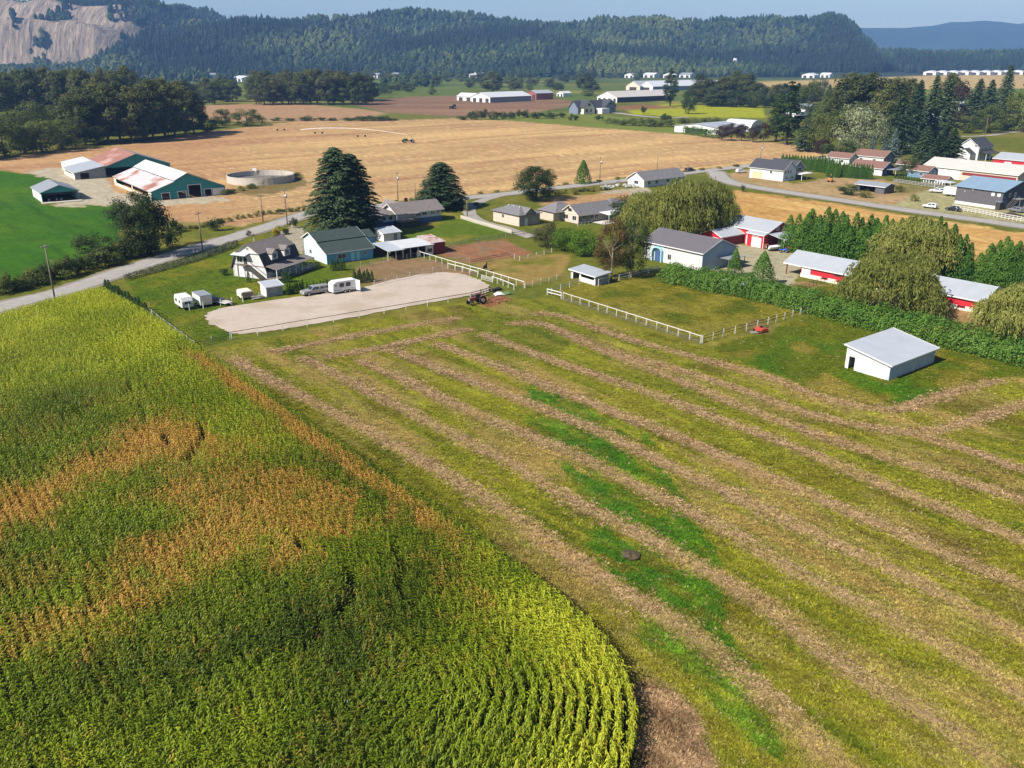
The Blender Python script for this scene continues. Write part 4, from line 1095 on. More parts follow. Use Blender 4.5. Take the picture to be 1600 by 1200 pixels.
ubox('chimney_pipe', STEEL, t, (3.5, 5.4, 7.4), (.25, .25, 1.4))
ubox('wall_vent_pipe', STEEL, t, (-.12, 7.6, 1.4), (.09, .09, 2.4))

# ---- blue barn
t = bld('blue_barn', 'light blue barn with dark green shingle roof beside the farmhouse', (-42.9, 197.6), 37, 'barn')
E = (0, 12.0, 0, 12.4); pr = [(0, 2.6), (4.2, 4.3), (8.6, 6.0), (12.4, 4.3)]
body(t, *E, 'x', pr, mat('shaded_blue_siding', (.17, .42, .64), .65, .08, 1.0, ribs=('Z', .2)), mats={'L': mat('sunlit_blue_siding', (.60, .74, .80), .65, .06, 1.0, ribs=('Z', .2))})  # one light blue siding: sunlit tone painted on the left gable, shade elsewhere
roof(t, *E, 'x', pr, SHINGG, .4, .12, lifts=[0, .22, .22], fascia=WHITE)
window(t, 'L', 8.2, 9.3, 1.2, 2.1, None, E); window(t, 'R', 2.8, 4.8, 1.0, 2.0, None, E); window(t, 'R', 9.6, 10.3, 1.2, 1.9, None, E)
for x in (6.1, 7.5): door(t, 'R', x, x + 1.0, .02, 2.1, BLUEP, E, 'door', .06)
E2 = (12.02, 15.5, 5.0, 12.0); pr2 = [(5.0, 4.0), (8.6, 5.3), (12.0, 4.0)]
body(t, *E2, 'x', pr2, BLUEP); roof(t, 12.3, 15.5, 5.0, 12.0, 'x', pr2, SHINGG, .3, .1)

# ---- stable row with joined low roofs
t = bld('stable', 'low open stable with white and rusty tin roofs beside the blue barn', (-42.9, 199.0), 36, 'stable')
ST = [((12.4, 16.6, -6.4, 1.2), 2.35, 3.0, TINX), ((16.4, 24.8, -6.2, .2), 2.55, 3.15, TINW), ((24.6, 28.6, -5.6, 1.0), 2.75, 3.4, mat('streaked_rust_roof', (.50, .40, .37), .6, .2, .8, ribs=('X', .8), stain=(.32, .14, .10), stain_scale=.7, stain_lo=.5))]
for (x0, x1, y0, y1), h0, h1, rm in ST:
    MB().slab([(x0 - .2, y0 - .4, h0), (x1 + .2, y0 - .4, h0), (x1 + .2, y1 + .3, h1), (x0 - .2, y1 + .3, h1)], .08).build('roof', rm, t)
    ubox('wall', DWOOD, t, ((x0 + x1) / 2, y1, h0 / 2), (x1 - x0 - .1, .12, h0))
for x in (12.5, 14.6, 16.5, 18.6, 20.7, 22.8): ubox('post', WHITE, t, (x, -6.0, 1.2), (.15, .15, 2.4))
for x in (18.6, 22.8): ubox('partition', DWOOD, t, (x, -3, 1.1), (.1, 6, 2.2))
ubox('wall', DKRED, t, (26.9, -5.5, 1.3), (3.4, .12, 2.6)); ubox('wall', DKRED, t, (28.55, -2.3, 1.3), (.12, 6.3, 2.6))
ubox('wall', WHITE, t, (24.0, -5.9, 1.2), (1.9, .12, 2.4)); door(t, 'R', 23.3, 24.6, .7, 1.6, GLASS, (0, 1, -5.96, 1), 'hatch')
ubox('gate_panel', CREAM, t, (20.7, -6.25, .8), (1.0, .1, 1.6))
t = bld('garden_shed', 'white garden shed with flat pale roof behind the stable', G(600, 378), 37, 'shed')
E = (0, 5.0, 0, 4.4); pr = [(0, 2.1), (4.4, 2.9)]
body(t, *E, 'x', pr, WHITE); roof(t, *E, 'x', pr, TINX, .3, .08, fascia=WHITE); door(t, 'R', 3, 4, .02, 1.9, GREYW, E); window(t, 'L', 1.5, 2.4, 1, 1.7, None, E)

# ---- ranch house
t = bld('ranch_house', 'white and blue bungalow with long taupe shingle roof behind the big conifer', (-32.8, 247.0), 37.5, 'house')
E = (0, 15.0, 0, 8.0); pr = gable(3.6, 5.7, 8.0)
body(t, *E, 'x', pr, WHITE2); roof(t, *E, 'x', pr, SHINGT, .7, .14, fascia=WHITE)
ubox('basement_band', NAVY, t, (7.5, -.04, .75), (15.1, .1, 1.5)); ubox('basement_band', NAVY, t, (-.04, 4, .75), (.1, 8.0, 1.5))
for x in (6.6, 8.6, 11.4, 13.2): window(t, 'R', x, x + 1.3, 2.2, 3.1, None, E)
E2 = (-8.4, -.08, .8, 8.2)
body(t, *E2, 'x', gable(3.2, 3.2001, 7.4, .8), WHITE2); hip(t, -8.4, .6, .8, 8.2, 3.2, 5.0, SHINGT, .6)
ubox('basement_band', NAVY, t, (-4.2, .76, .7), (8.4, .1, 1.4)); ubox('basement_band', NAVY, t, (-8.44, 4.5, .7), (.1, 7.3, 1.4))
for x in (-6.8, -4.4, -2.2): window(t, 'R', x, x + 1.2, 1.9, 2.8, None, (0, 1, .8, 1))
window(t, 'L', 3, 5, 1.8, 2.8, None, E2)
ubox('deck', WOOD, t, (2.2, -2.2, 1.7), (6.4, 3.6, .16)); ubox('deck_skirt', DWOOD, t, (2.2, -3.9, .8), (6.2, .08, 1.6)); ubox('deck_skirt', DWOOD, t, (-.9, -2.2, .8), (.08, 3.5, 1.6))
for x in (-.8, 1.3, 3.3, 5.3): ubox('deck_post', WOOD, t, (x, -3.85, 2.25), (.1, .1, 1.1))
ubox('deck_rail', WOOD, t, (2.25, -3.85, 2.8), (6.3, .09, .08))
ubox('deck_cover', SHINGT, t, (4.2, -1.9, 3.55), (3.4, 3.2, .1))
E4 = (1.0, 5.0, 6.0, 11.0); body(t, *E4, 'y', gable(3.4, 5.9, 4.0, 1.0), WHITE2, mats={'R': None}); roof(t, 1.0, 5.0, 4.4, 11.0, 'y', gable(3.4, 5.95, 4.0, 1.0), SHINGT, .4, .1, fascia=WHITE)
ubox('chimney', mat('chimney_brick', (.10, .06, .05), .85, .3, 3), t, (6.2, 5.2, 5.9), (.9, .7, 1.7))

# ---- garage and bungalow across the lane
t = bld('garage', 'cream garage with dark grey hipped roof beside the lane', (2.1, 245.9), 39, 'garage')
E = (0, 7.7, 0, 12.1)
body(t, *E, 'y', gable(3.1, 3.1001, 7.7), BEIGE, mats={'R': TAUPE}); hip(t, *E, 3.1, 4.9, SHINGGY, .55)
gb = MB().prism([(2.0, 3.25), (5.7, 3.25), (3.85, 4.75)], 'y', -.2, 3.0).build('gablet', TAUPE, t)
MB().slab([(1.7, -.5, 3.2), (3.85, -.5, 4.9), (3.85, 3.6, 4.9), (1.7, 3.6, 3.2)], .06).build('gablet_roof', SHINGGY, gb); MB().slab([(3.85, -.5, 4.9), (6.0, -.5, 3.2), (6.0, 3.6, 3.2), (3.85, 3.6, 4.9)], .06).build('gablet_roof', SHINGGY, gb)
window(t, 'L', 7.0, 7.9, 1.6, 2.6, None, E); door(t, 'R', 2, 3, .02, 2.1, WHITE, E); door(t, 'R', 4.4, 7.0, .02, 2.3, TAUPE, E, 'garage_door')
for y in (3.5, 6, 8.5): ubox('roof_vent', WHITE, t, (3.0, y, 4.85), (.35, .35, .25))
t = bld('bungalow', 'grey roofed bungalow with pinkish front gable and white patio cover', (19.2, 250.0), 37.5, 'house')
E = (0, 14.6, 0, 7.6); pr = gable(2.6, 5.0, 7.6)
body(t, *E, 'x', pr, TAUPE, mats={'L': BEIGE}); roof(t, *E, 'x', pr, SHINGGY, .5, .12, fascia=CREAM)
ubox('gable_beam', CREAM, t, (-.06, 3.8, 2.7), (.1, 7.4, .16)); window(t, 'L', 3.1, 4.5, 3.3, 4.0, DWOOD, E, 0)
window(t, 'L', 1.0, 2.6, .9, 2.1, None, E); window(t, 'L', 4.6, 6.4, .9, 2.1, None, E)
for x in (1.6, 4.6, 6.4): window(t, 'R', x, x + 1.2, .8, 2.1, None, E)
E2 = (-3.0, 6.0, 7.7, 14.4); body(t, *E2, 'y', gable(2.6, 2.6001, 9.0, -3.0), BEIGE); hip(t, -3.0, 6.0, 6.6, 14.4, 2.6, 5.0, SHINGGY, .5)
E3 = (14.62, 23.0, 1.2, 9.4); body(t, *E3, 'x', gable(2.6, 2.6001, 8.2, 1.2), TAUPE); hip(t, 13.4, 23.0, 1.2, 9.4, 2.6, 5.1, SHINGGY, .5)
MB().slab([(7.9, -4.4, 2.25), (14.6, -4.4, 2.25), (14.6, -.1, 2.6), (7.9, -.1, 2.6)], .1).build('patio_cover', WHITE, t)
for x in (8.1, 10.2, 12.3, 14.4): ubox('patio_post', WHITE, t, (x, -4.2, 1.12), (.13, .13, 2.25))
ubox('patio', mat('patio_slab', (.55, .52, .48), .9, .1, 1), t, (10.5, -2.9, .07), (10.5, 5.6, .14))
for x in (-2.6, -1.2, .2, 1.6, 3.0): ubox('deck_post', WHITE, t, (x, -2.6, .45), (.1, .1, .9))
ubox('deck_rail', WHITE, t, (.2, -2.6, .92), (5.8, .08, .08))
t = bld('neighbour_house', 'grey roofed house half hidden behind the large willow', G(1006, 293), 37.5, 'house')
E = (0, 22, 0, 8.5); pr = gable(2.7, 5.2, 8.5)
body(t, *E, 'x', pr, WHITE2); roof(t, *E, 'x', pr, SHINGGY, .5, .12, fascia=WHITE)
for x in (2, 6, 12): window(t, 'R', x, x + 1.4, .9, 2.1, None, E)
window(t, 'L', 3, 5, 1.0, 2.1, None, E)

# ---- teal dairy barns on the left
t = bld('dairy_barn', 'teal dairy barn with rust stained white roof and dark doorways', (-120.7, 293.0), 36.7, 'barn')
E = (0, 25, 0, 50); pr = [(0, 3.0), (7.8, 5.7), (12.5, 8.0), (18.6, 5.6), (25, 3.0)]
body(t, *E, 'y', pr, TEAL, holes={'R': [(3.2, 5.9, .1, 2.2), (8.6, 11.4, .1, 2.3), (12.2, 16.6, 0, 4.2), (17.6, 20.2, 0, 2.4)], 'L': [(4, 24, 1.0, 2.5), (25, 47, 1.0, 2.5)]}, mats={'L': CREAM, 'l': CREAM})
roof(t, *E, 'y', pr, [TINRUST, TINW, GREYTIN, GREYTIN], .4, .12, lifts=[0, .3, .3, 0])
ubox('white_panel', WHITE, t, (22.6, -.06, 1.3), (4.2, .1, 2.4))
for a, b_, z in ((3.2, 5.9, 2.2), (8.6, 11.4, 2.3), (12.2, 16.6, 4.2), (17.6, 20.2, 2.4)):
    for u in (a, b_): ubox('door_frame', WHITE, t, (u, -.06, z / 2), (.2, .1, z))
    ubox('door_frame', WHITE, t, ((a + b_) / 2, -.06, z + .1), (b_ - a + .2, .1, .2))
for x in (2.9, 8.2): ubox('corral_rail', STEEL, t, (x + 1.5, -.25, .9), (2.7, .05, .06))
t = bld('calf_barn', 'teal barn with rusted red roof and grey lean-to behind the dairy barn', (-164.5, 356.1), 35.5, 'barn')
E = (0, 26, 0, 32); pr = gable(3.6, 8.2, 26)
body(t, *E, 'y', pr, TEAL, holes={'R': [(.8, 10.5, 0, 3.3), (16, 19, 0, 2.8)]}); roof(t, *E, 'y', pr, [RUST, GREYTIN], .4, .12, fascia=GREYTIN)
E2 = (-11.5, -.02, -3, 20); pr2 = [(-11.5, 2.5), (-.02, 4.6)]
body(t, *E2, 'y', pr2, GREYW, holes={'R': [(-9.4, -6.2, 0, 2.3)], 'L': [(3, 17, 1.5, 2.1)]}, mats={'L': CREAM, 'l': None}); roof(t, -11.5, -.4, -3, 20, 'y', [(-11.5, 2.5), (-.4, 4.5)], TIN, .4, .1, fascia=WHITE)
E3 = (-9, -.02, 22, 40); pr3 = [(-9, 2.8), (-.02, 4.4)]
body(t, *E3, 'y', pr3, CREAM, mats={'l': None}); roof(t, -9, -.4, 22, 40, 'y', [(-9, 2.8), (-.4, 4.35)], TINW, .4, .1)
t = bld('machine_shed', 'open fronted machine shed with teal gable on the bright green field', (-155.7, 289.3), 36.3, 'shed')
E = (0, 11.4, 0, 17.4); pr = gable(3.2, 5.3, 11.4)
body(t, *E, 'y', pr, TEAL, holes={'R': [(.25, 11.15, 0, 3.0)]}, mats={'L': WHITE, 'l': WHITE, 'r': CREAM}); roof(t, *E, 'y', pr, GREYTIN, .4, .12, fascia=TIN)
ubox('slab', CONC, t, (5.7, -1.6, .06), (12.4, 3.2, .12))
for x in (2.2, 4.6, 6.0): MB().tube((x, 1.2, 0), (x, 1.2, .9), .3, .3, 10).build('barrel', STEEL, t, True)
# slurry tank
X, Y = G(407, 272, 2.6)
t = thing('slurry_tank', 'round concrete slurry tank sunk in a weedy bank', 'tank', (X, Y, -.1))
n_ = 40; mb = MB()
for k in range(n_):
    a0, a1 = 2 * math.pi * k / n_, 2 * math.pi * (k + 1) / n_
    q = []
    for rr in (12.8, 12.45):
        for a in (a0, a1): q.append((rr * math.cos(a), rr * math.sin(a)))
    mb.prism([q[0], q[1], q[3], q[2]], 'z', 0, 2.7)
mb.build('tank_wall', CONC, t)
mb = MB(); mb.add([(12.5 * math.cos(2 * math.pi * k / n_), 12.5 * math.sin(2 * math.pi * k / n_), .7) for k in range(n_)], [tuple(range(n_))])
mb.build('slurry', mat('slurry', (.16, .145, .13), .6, .2, .3), t)
ubox('ladder_box', WHITE, t, (-5.5, 11.6, 2.9), (1.6, .6, 1.3))

# ---- right hand side: houses and shops by the road
def simple_house(name, label, B, Lx, Ly, h, r, axis, wm, rm, rot=38, wins=2, cat='house', mats={}, group=None, holes={}):
    t = bld(name, label, B, rot, cat, group)
    E = (0, Lx, 0, Ly); pr = gable(h, r, Lx if axis == 'y' else Ly)
    body(t, *E, axis, pr, wm, mats=mats, holes=holes); roof(t, *E, axis, pr, rm, .5, .12, fascia=WHITE)
    for k in range(wins):
        u = Ly * (k + .6) / (wins + .3); window(t, 'L', u, u + 1.3, 1.0, 2.0, None, E)
        u = Lx * (k + .5) / (wins + .3); window(t, 'R', u, u + 1.1, 1.0, 2.0, None, E)
    return t, E
t = bld('new_house', 'white house with dark roof, beige garage door and raised deck', (105.0, 341.4), 38, 'house')
E = (0, 8.1, 0, 15.9); pr = gable(4.4, 7.2, 8.1)
body(t, *E, 'y', pr, WHITE2, mats={'R': mat('pale_blue_siding', (.50, .60, .68), .65, .1, 1)}); roof(t, *E, 'y', pr, SHING, .5, .14, fascia=WHITE)
door(t, 'L', 9.6, 14.4, .02, 2.6, mat('tan_door', (.62, .47, .30), .6, .05, 1), E, 'garage_door'); window(t, 'L', 5.2, 6.2, 2.6, 3.5, None, E)
for x in (1.0, 2.6, 4.2): window(t, 'R', x, x + .8, 2.9, 4.0, None, E)
for x in (1.4, 5.2): window(t, 'R', x, x + 1.2, .9, 1.7, None, E)
E2 = (8.14, 15.2, 1.5, 13); pr2 = gable(4.4, 7.0, 7.06, 8.14)
body(t, *E2, 'y', pr2, SLATE); roof(t, *E2, 'y', pr2, SHING, .5, .14, fascia=WHITE)
ubox('deck', WHITE, t, (12.2, -.6, 2.3), (7.6, 4.0, .2))
for x in (8.8, 12.2, 15.6): ubox('deck_post', WHITE, t, (x, -2.4, 1.1), (.18, .18, 2.3))
ubox('deck_rail', WHITE, t, (12.2, -2.5, 3.2), (7.6, .06, .08))
window(t, 'R', 9.5, 13.5, 2.7, 4.3, None, E2, 2)
simple_house('brown_roof_house', 'white house with brown roof just behind the tall cedar hedge', G(1326, 258), 6.5, 11, 3.0, 4.9, 'y', WHITE2, SHINGB)
simple_house('brown_roof_house', 'wide brown roofed house with glazed slate gable beside the blue spruces', G(1380, 257), 8.5, 15, 3.2, 5.6, 'y', WHITE2, SHINGB, mats={'R': SLATE})
t, E = simple_house('brown_roof_house', 'brown roofed house with a grey lean-to behind the short cedar hedge', G(1378, 275), 8, 14, 3.0, 5.2, 'y', WHITE2, SHINGB, mats={'R': NAVY})
ubox('lean_roof', GREYTIN, t, (5.2, -2.4, 2.6), (7.0, 4.6, .12))
for x in (2.2, 5.2, 8.2): ubox('post', WHITE, t, (x, -4.4, 1.3), (.15, .15, 2.6))
simple_house('brown_roof_house', 'small house with blue siding and brown roof by the slatted fence', G(1449, 279), 7, 8.5, 2.8, 4.4, 'y', mat('blue_siding', (.14, .25, .38), .65, .1, 1, ribs=('Z', .2)), SHINGB)
simple_house('brown_roof_house', 'low brown roofed outbuilding next to the blue house', G(1432, 268), 5, 9, 2.6, 4.0, 'y', SLATE, SHINGB, wins=1)
simple_house('garden_shed', 'low shed with worn brown roof beside the white carport', G(1476, 290), 5, 9, 2.0, 3.2, 'y', WHITE, SHINGB, wins=1, cat='shed')
t, E = simple_house('open_garage', 'dark open fronted garage with grey roof in the dry yard', G(1381, 303), 6.5, 11, 2.4, 3.3, 'y', CHAR, GREYTIN, wins=0, cat='garage', holes={'L': [(3.5, 9.6, 0, 2.1)]})
t = bld('carport', 'small white roofed carport beside the charcoal workshop', G(1484, 297), 38, 'carport')
MB().slab([(0, 0, 2.4), (4.5, 0, 2.4), (4.5, 6, 2.7), (0, 6, 2.7)], .1).build('roof', TINW, t)
for x, y in ((.2, .2), (4.3, .2), (.2, 5.8), (4.3, 5.8)): ubox('post', WHITE, t, (x, y, 1.2), (.15, .15, 2.4))
t = bld('charcoal_workshop', 'big charcoal workshop with blue grey metal roof beside the road', (154.5, 274.9), 31, 'workshop')
E = (0, 17.0, 0, 16.0); pr = gable(5.7, 8.2, 17.0)
body(t, *E, 'y', pr, CHAR, mats={'R': mat('dark_navy_siding', (.035, .05, .085), .6, .1, 1, ribs=('Z', .2))}); roof(t, *E, 'y', pr, BLUETIN, .5, .14, fascia=mat('blue_trim', (.2, .3, .42), .5, .05, 1))
ubox('plinth', WHITE, t, (-.04, 8.4, .45), (.1, 14.8, .9))
for u in (1.0, 3.0): window(t, 'L', u, u + .9, 4.0, 4.8, None, E, 0, pane=WHITE)
ubox('wall_lamp', WHITE, t, (-.1, 12.9, 4.3), (.15, .2, .3)); ubox('wall_vent', STEEL, t, (-.12, 10.2, 4.9), (.2, .4, .6))
ubox('porch', DWOOD, t, (-.6, .6, 1.2), (1.2, 1.4, 2.4)); ubox('porch_roof', BLUETIN, t, (-.6, .6, 2.5), (1.5, 1.8, .1))
for u in (3.0, 6.0): window(t, 'R', u, u + .9, 3.8, 4.9, None, E, 0)
for s in (-1.2, -2.4): bar('stair_stringer', WOOD, t, (.6, s, .1), (4.6, s, 3.2), .1, .3)
ubox('landing', STEEL, t, (6.2, -1.8, 3.2), (3.4, 2.4, .15))
for x in (4.8, 7.6): ubox('landing_post', STEEL, t, (x, -2.8, 1.6), (.12, .12, 3.2))
for s in (-1.2, -2.4): bar('stair_rail', STEEL, t, (.6, s, 1.1), (4.6, s, 4.2), .05, .06)
t = bld('long_garage', 'long beige roofed building with three white garage doors', (188.0, 327.5), 33, 'garage')
E = (0, 14, 0, 38); pr = gable(4.2, 7.0, 14)
body(t, *E, 'y', pr, BEIGE); roof(t, *E, 'y', pr, BEIGETIN, .5, .14, fascia=WHITE)
for k in range(3): door(t, 'L', 22.6 + k * 4.9, 27.1 + k * 4.9, .02, 3.5, WHITE, E, 'garage_door')
ubox('wall_band', DKRED, t, (-.05, 11, 2.6), (.08, 21, 1.0)); door(t, 'R', 5, 9, .02, 3.6, WHITE, E, 'garage_door')
t = bld('red_shed', 'red walled shed with pale roof beyond the beige roofed garage', G(1612, 268), 34, 'shed')
E = (0, 13, 0, 17); pr = gable(4.0, 6.2, 13)
body(t, *E, 'y', pr, REDP); roof(t, *E, 'y', pr, TIN, .4, .12, fascia=WHITE); window(t, 'L', 3, 4.5, 1.2, 2.4, None, E); door(t, 'L', 9, 12, .02, 3, WHITE, E)
t = bld('tall_white_house', 'tall white two storey house with navy roof near the roadside conifers', (217.5, 415.0), 38, 'house')
E = (0, 13.5, 0, 9.5); pr = gable(6.0, 9.6, 9.5)
body(t, *E, 'x', pr, WHITE2); roof(t, *E, 'x', pr, SHING, .5, .14, fascia=WHITE)
E2 = (-4.5, -.02, 1.5, 7.6); body(t, *E2, 'x', gable(3.2, 5.4, 6.1, 1.5), WHITE2, mats={'l': None}); roof(t, -4.5, -.3, 1.5, 7.6, 'x', gable(3.2, 5.4, 6.1, 1.5), SHING, .4, .12)
MB().slab([(1, -3.4, 3.0), (13.5, -3.4, 3.0), (13.5, -.06, 4.2), (1, -.06, 4.2)], .12).build('porch_roof', SHING, t)
for x in (1.3, 5.2, 9.2, 13.2): ubox('porch_post', WHITE, t, (x, -3.2, 1.5), (.2, .2, 3.0))
for x in (2.6, 6.2, 9.8): window(t, 'R', x, x + 1.2, 4.4, 5.5, None, E); window(t, 'R', x, x + 1.2, .9, 2.3, None, E)
window(t, 'L', 1, 2, 6.2, 7.2, None, E, 0)

# ---- farms and buildings out on the plain
def far_barn(name, label, Bpx, Lx, Ly, h, r, axis, wm, rm, rot=38, cat='barn', group=None, mats={}, doors=0, wins=0):
    t = bld(name, label, G(*Bpx), rot, cat, group)
    E = (0, Lx, 0, Ly); pr = gable(h, r, Lx if axis == 'y' else Ly)
    body(t, *E, axis, pr, wm, mats=mats); roof(t, *E, axis, pr, rm, .6, .2)
    for k in range(doors):
        u = Ly * (k + .25) / doors; door(t, 'L', u, u + Ly / doors * .5, .05, h * .75, DWOOD, E, 'door', .1)
    for k in range(wins):
        u = Lx * (k + .3) / wins; door(t, 'R', u, u + Lx / wins * .45, h * .3, h * .75, GLASS, E, 'window', .1)
    return t
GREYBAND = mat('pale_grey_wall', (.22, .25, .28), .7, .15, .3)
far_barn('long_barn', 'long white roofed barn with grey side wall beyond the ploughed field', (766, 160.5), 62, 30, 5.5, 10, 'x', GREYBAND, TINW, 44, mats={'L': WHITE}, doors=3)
far_barn('long_barn', 'small white barn at the end of the long grey walled barn', (738, 158), 14, 26, 4.5, 8, 'y', WHITE, TINW, 44, doors=2)
far_barn('hay_barn', 'reddish barn with pale roof beyond the long white roofed barn', (838, 156), 26, 18, 7, 10, 'x', mat('brick_red_wall', (.28, .10, .07), .8, .2, .3), TIN, 40, doors=2)
far_barn('small_shed', 'small white shed standing in the pasture past the reddish barn', (880, 151), 14, 12, 4, 6, 'x', WHITE, TINW, 40, 'shed', doors=2)
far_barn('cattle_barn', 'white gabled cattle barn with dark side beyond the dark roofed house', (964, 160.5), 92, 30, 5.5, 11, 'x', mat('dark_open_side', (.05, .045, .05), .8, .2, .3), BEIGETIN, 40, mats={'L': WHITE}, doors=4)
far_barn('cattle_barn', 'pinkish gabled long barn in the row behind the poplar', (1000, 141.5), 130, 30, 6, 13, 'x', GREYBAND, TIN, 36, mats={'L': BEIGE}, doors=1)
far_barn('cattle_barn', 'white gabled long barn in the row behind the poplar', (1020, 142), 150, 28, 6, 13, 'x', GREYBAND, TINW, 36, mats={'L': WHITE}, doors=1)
t = bld('dark_house', 'dark roofed house with two cream gables beside the yellow green field', G(912, 178.5), 40, 'house')
for x0, ly in ((0, 14), (26, 13)):
    E = (x0, x0 + 13, 0, ly); body(t, *E, 'y', gable(5.5, 11, 13, x0), CREAM if x0 == 0 else SLATE); roof(t, *E, 'y', gable(5.5, 11, 13, x0), SHING, .7, .2)
    for u in (2, 7.5): window(t, 'R', x0 + u, x0 + u + 3, 1.5, 4, None, E, 0)
    window(t, 'R', x0 + 5, x0 + 8, 6.5, 8.5, None, E, 0)
E = (-3, 40, 4, 15); body(t, *E, 'x', gable(5, 10.5, 11, 4), SLATE); roof(t, *E, 'x', gable(5, 10.5, 11, 4), SHING, .7, .2)
ubox('garage_wing', WHITE, t, (20, -3, 2.2), (9, 7, 4.4))
far_barn('low_barn', 'pale flat roofed barn behind a clipped hedge by the tan field', (1122, 211), 30, 34, 4, 6, 'x', WHITE, TIN, 42, doors=1)
t = bld('quonset', 'white arched storage shelter among dark shrubs', G(1172, 206), 38, 'shelter')
mb = MB(); mb.prism([(7 + 7 * math.cos(a), 1 + 6 * math.sin(a)) for a in np.linspace(0, math.pi, 13)] + [(0, 0), (14, 0)], 'y', 0, 22); mb.build('arched_cover', TINW, t, False); ubox('door', GREYBAND, t, (7, -.1, 2), (5, .1, 4))
for i, (px, py, w, lb) in enumerate([(330, 122, 30, 'white shed roof showing over the dark woods'), (378, 128, 50, 'long pale farm building behind the small copse'), (395, 127, 22, 'white farm building beside the long pale one'), (590, 122, 34, 'white shed at the hill foot beside the round wood'), (618, 121.5, 24, 'small white shed at the hill foot past the round wood'),
                                   (745, 121, 80, 'long grey glasshouse at the hill foot'), (990, 122, 30, 'small white house at the hill foot behind the long barns'), (1022, 121.5, 36, 'white villa among the trees behind the long barns'), (1050, 122, 28, 'white house next to the white villa at the hill foot'), (1078, 121.5, 34, 'pale house at the hill foot beside the poplar'), (1272, 122, 34, 'white farmhouse on the tan field far behind'), (1296, 121.5, 26, 'small white barn beside the far farmhouse')]):
    far_barn('distant_building', lb, (px, py), w * .6, w, 7, 11, 'y' if i % 2 else 'x', WHITE, TINW if i % 3 else GREYTIN, 38, 'building', doors=2)
for k in range(9):
    far_barn('glasshouse', 'white glasshouse in the long row across the tan far field', (1462 + k * 17, 117.5 - k * .12), 20, 36, 8, 12, 'x', WHITE, TINW, 38, 'greenhouse', 'row of far white glasshouses', doors=1)
for i, (px, py, lb) in enumerate([(1250, 187, 'white walled house between the poplar and the leafy trees'), (1262, 176, 'pale roofed house among trees behind the poplar'), (1246, 163, 'white house far back in the trees behind the poplar'), (1455, 187, 'grey bungalow under the dark conifers'), (1476, 196, 'white cottage beside the lamp post and conifers'), (1500, 172, 'small pale house deep in the roadside tree belt')]):
    far_barn('wooded_house', lb, (px, py), 11, 15, 4, 7, 'y', WHITE, GREYTIN if i % 2 else TINW, 38, 'house', doors=2, wins=2)
# ================================================================== TREES
def leaves(name, P, Nn, size, material, aspect=.55, up=None):
    """one rhombic spray per point: tip, two sides, base"""
    n = len(P)
    Nn = Nn / (np.linalg.norm(Nn, axis=1)[:, None] + 1e-9)
    r = RNG.normal(0, 1, (n, 3)) if up is None else up + RNG.normal(0, .35, (n, 3))
    T = r - (r * Nn).sum(1)[:, None] * Nn; T /= np.linalg.norm(T, axis=1)[:, None] + 1e-9
    B = np.cross(Nn, T)
    s = (size * RNG.uniform(.6, 1.35, n))[:, None]
    fold = Nn * s * .12
    V = np.stack([P - T * s * .5, P + B * s * aspect * .5 - fold, P + T * s * .5, P - B * s * aspect * .5 - fold], 1).reshape(-1, 3)
    return npmesh(name, V, np.arange(4 * n).reshape(n, 4), material)
def rnd_dir(n, zbias=0.0):
    d = RNG.normal(0, 1, (n, 3)); d[:, 2] += zbias
    return d / np.linalg.norm(d, axis=1)[:, None]
def trunk_mesh(h, r, mat_, limbs=5, crown_lo=.3, lean=.03, spread=.25):
    mb = MB()
    mb.tube((0, 0, -.3), (lean * h * .4, 0, h * .45), r, r * .7, 8)
    mb.tube((lean * h * .4, 0, h * .44), (lean * h, lean * h * .5, h * .85), r * .7, r * .2, 7)
    for k in range(limbs):
        a = 6.283 * k / limbs + random.uniform(-.4, .4); z = h * random.uniform(crown_lo, .6)
        mb.tube((lean * h * .4, 0, z), (math.cos(a) * h * spread, math.sin(a) * h * spread, z + h * random.uniform(.12, .3)), r * .4, r * .12, 5)
    me = bpy.data.meshes.new('trunk'); me.from_pydata(mb.v, [], mb.f); me.update(); me.materials.append(mat_)
    return me
BARK = mat('bark', (.10, .08, .06), .9, .35, 2.0, bump=.03)
BARKP = mat('pale_bark', (.24, .21, .18), .9, .3, 2.0, bump=.03)
def clumpy(h, w, z0, nc, nl, size, m_, shape='round', rc=.17, hollow=.55):
    C_ = []
    while len(C_) < nc:
        d = rnd_dir(1)[0]; q = hollow + (1 - hollow) * random.random() ** .5
        d = d * q
        z = d[2]
        if shape == 'round': rad = 1.0
        elif shape == 'tall': rad = .95 - .25 * z
        elif shape == 'cone': rad = .75 - .55 * z
        C_.append((d[0] * w / 2 * rad * (.85 if shape == 'round' else 1), d[1] * w / 2 * rad * (.85 if shape == 'round' else 1), z0 + (h - z0) * (.5 + z * .46)))
    C_ = np.array(C_)
    R_ = w * rc * RNG.uniform(.6, 1.25, nc)
    k = RNG.integers(0, nc, nl)
    d = rnd_dir(nl, .25)
    q = RNG.random(nl) ** .35
    P = C_[k] + d * (R_[k] * q)[:, None] * np.array([1, 1, .8])
    out = P - np.array([0, 0, (z0 + h) / 2]); out /= np.linalg.norm(out, axis=1)[:, None] + 1e-9
    return leaves('crown', P, d + out * .6 + RNG.normal(0, .45, (nl, 3)) + np.array([0, 0, .35]), size, m_)
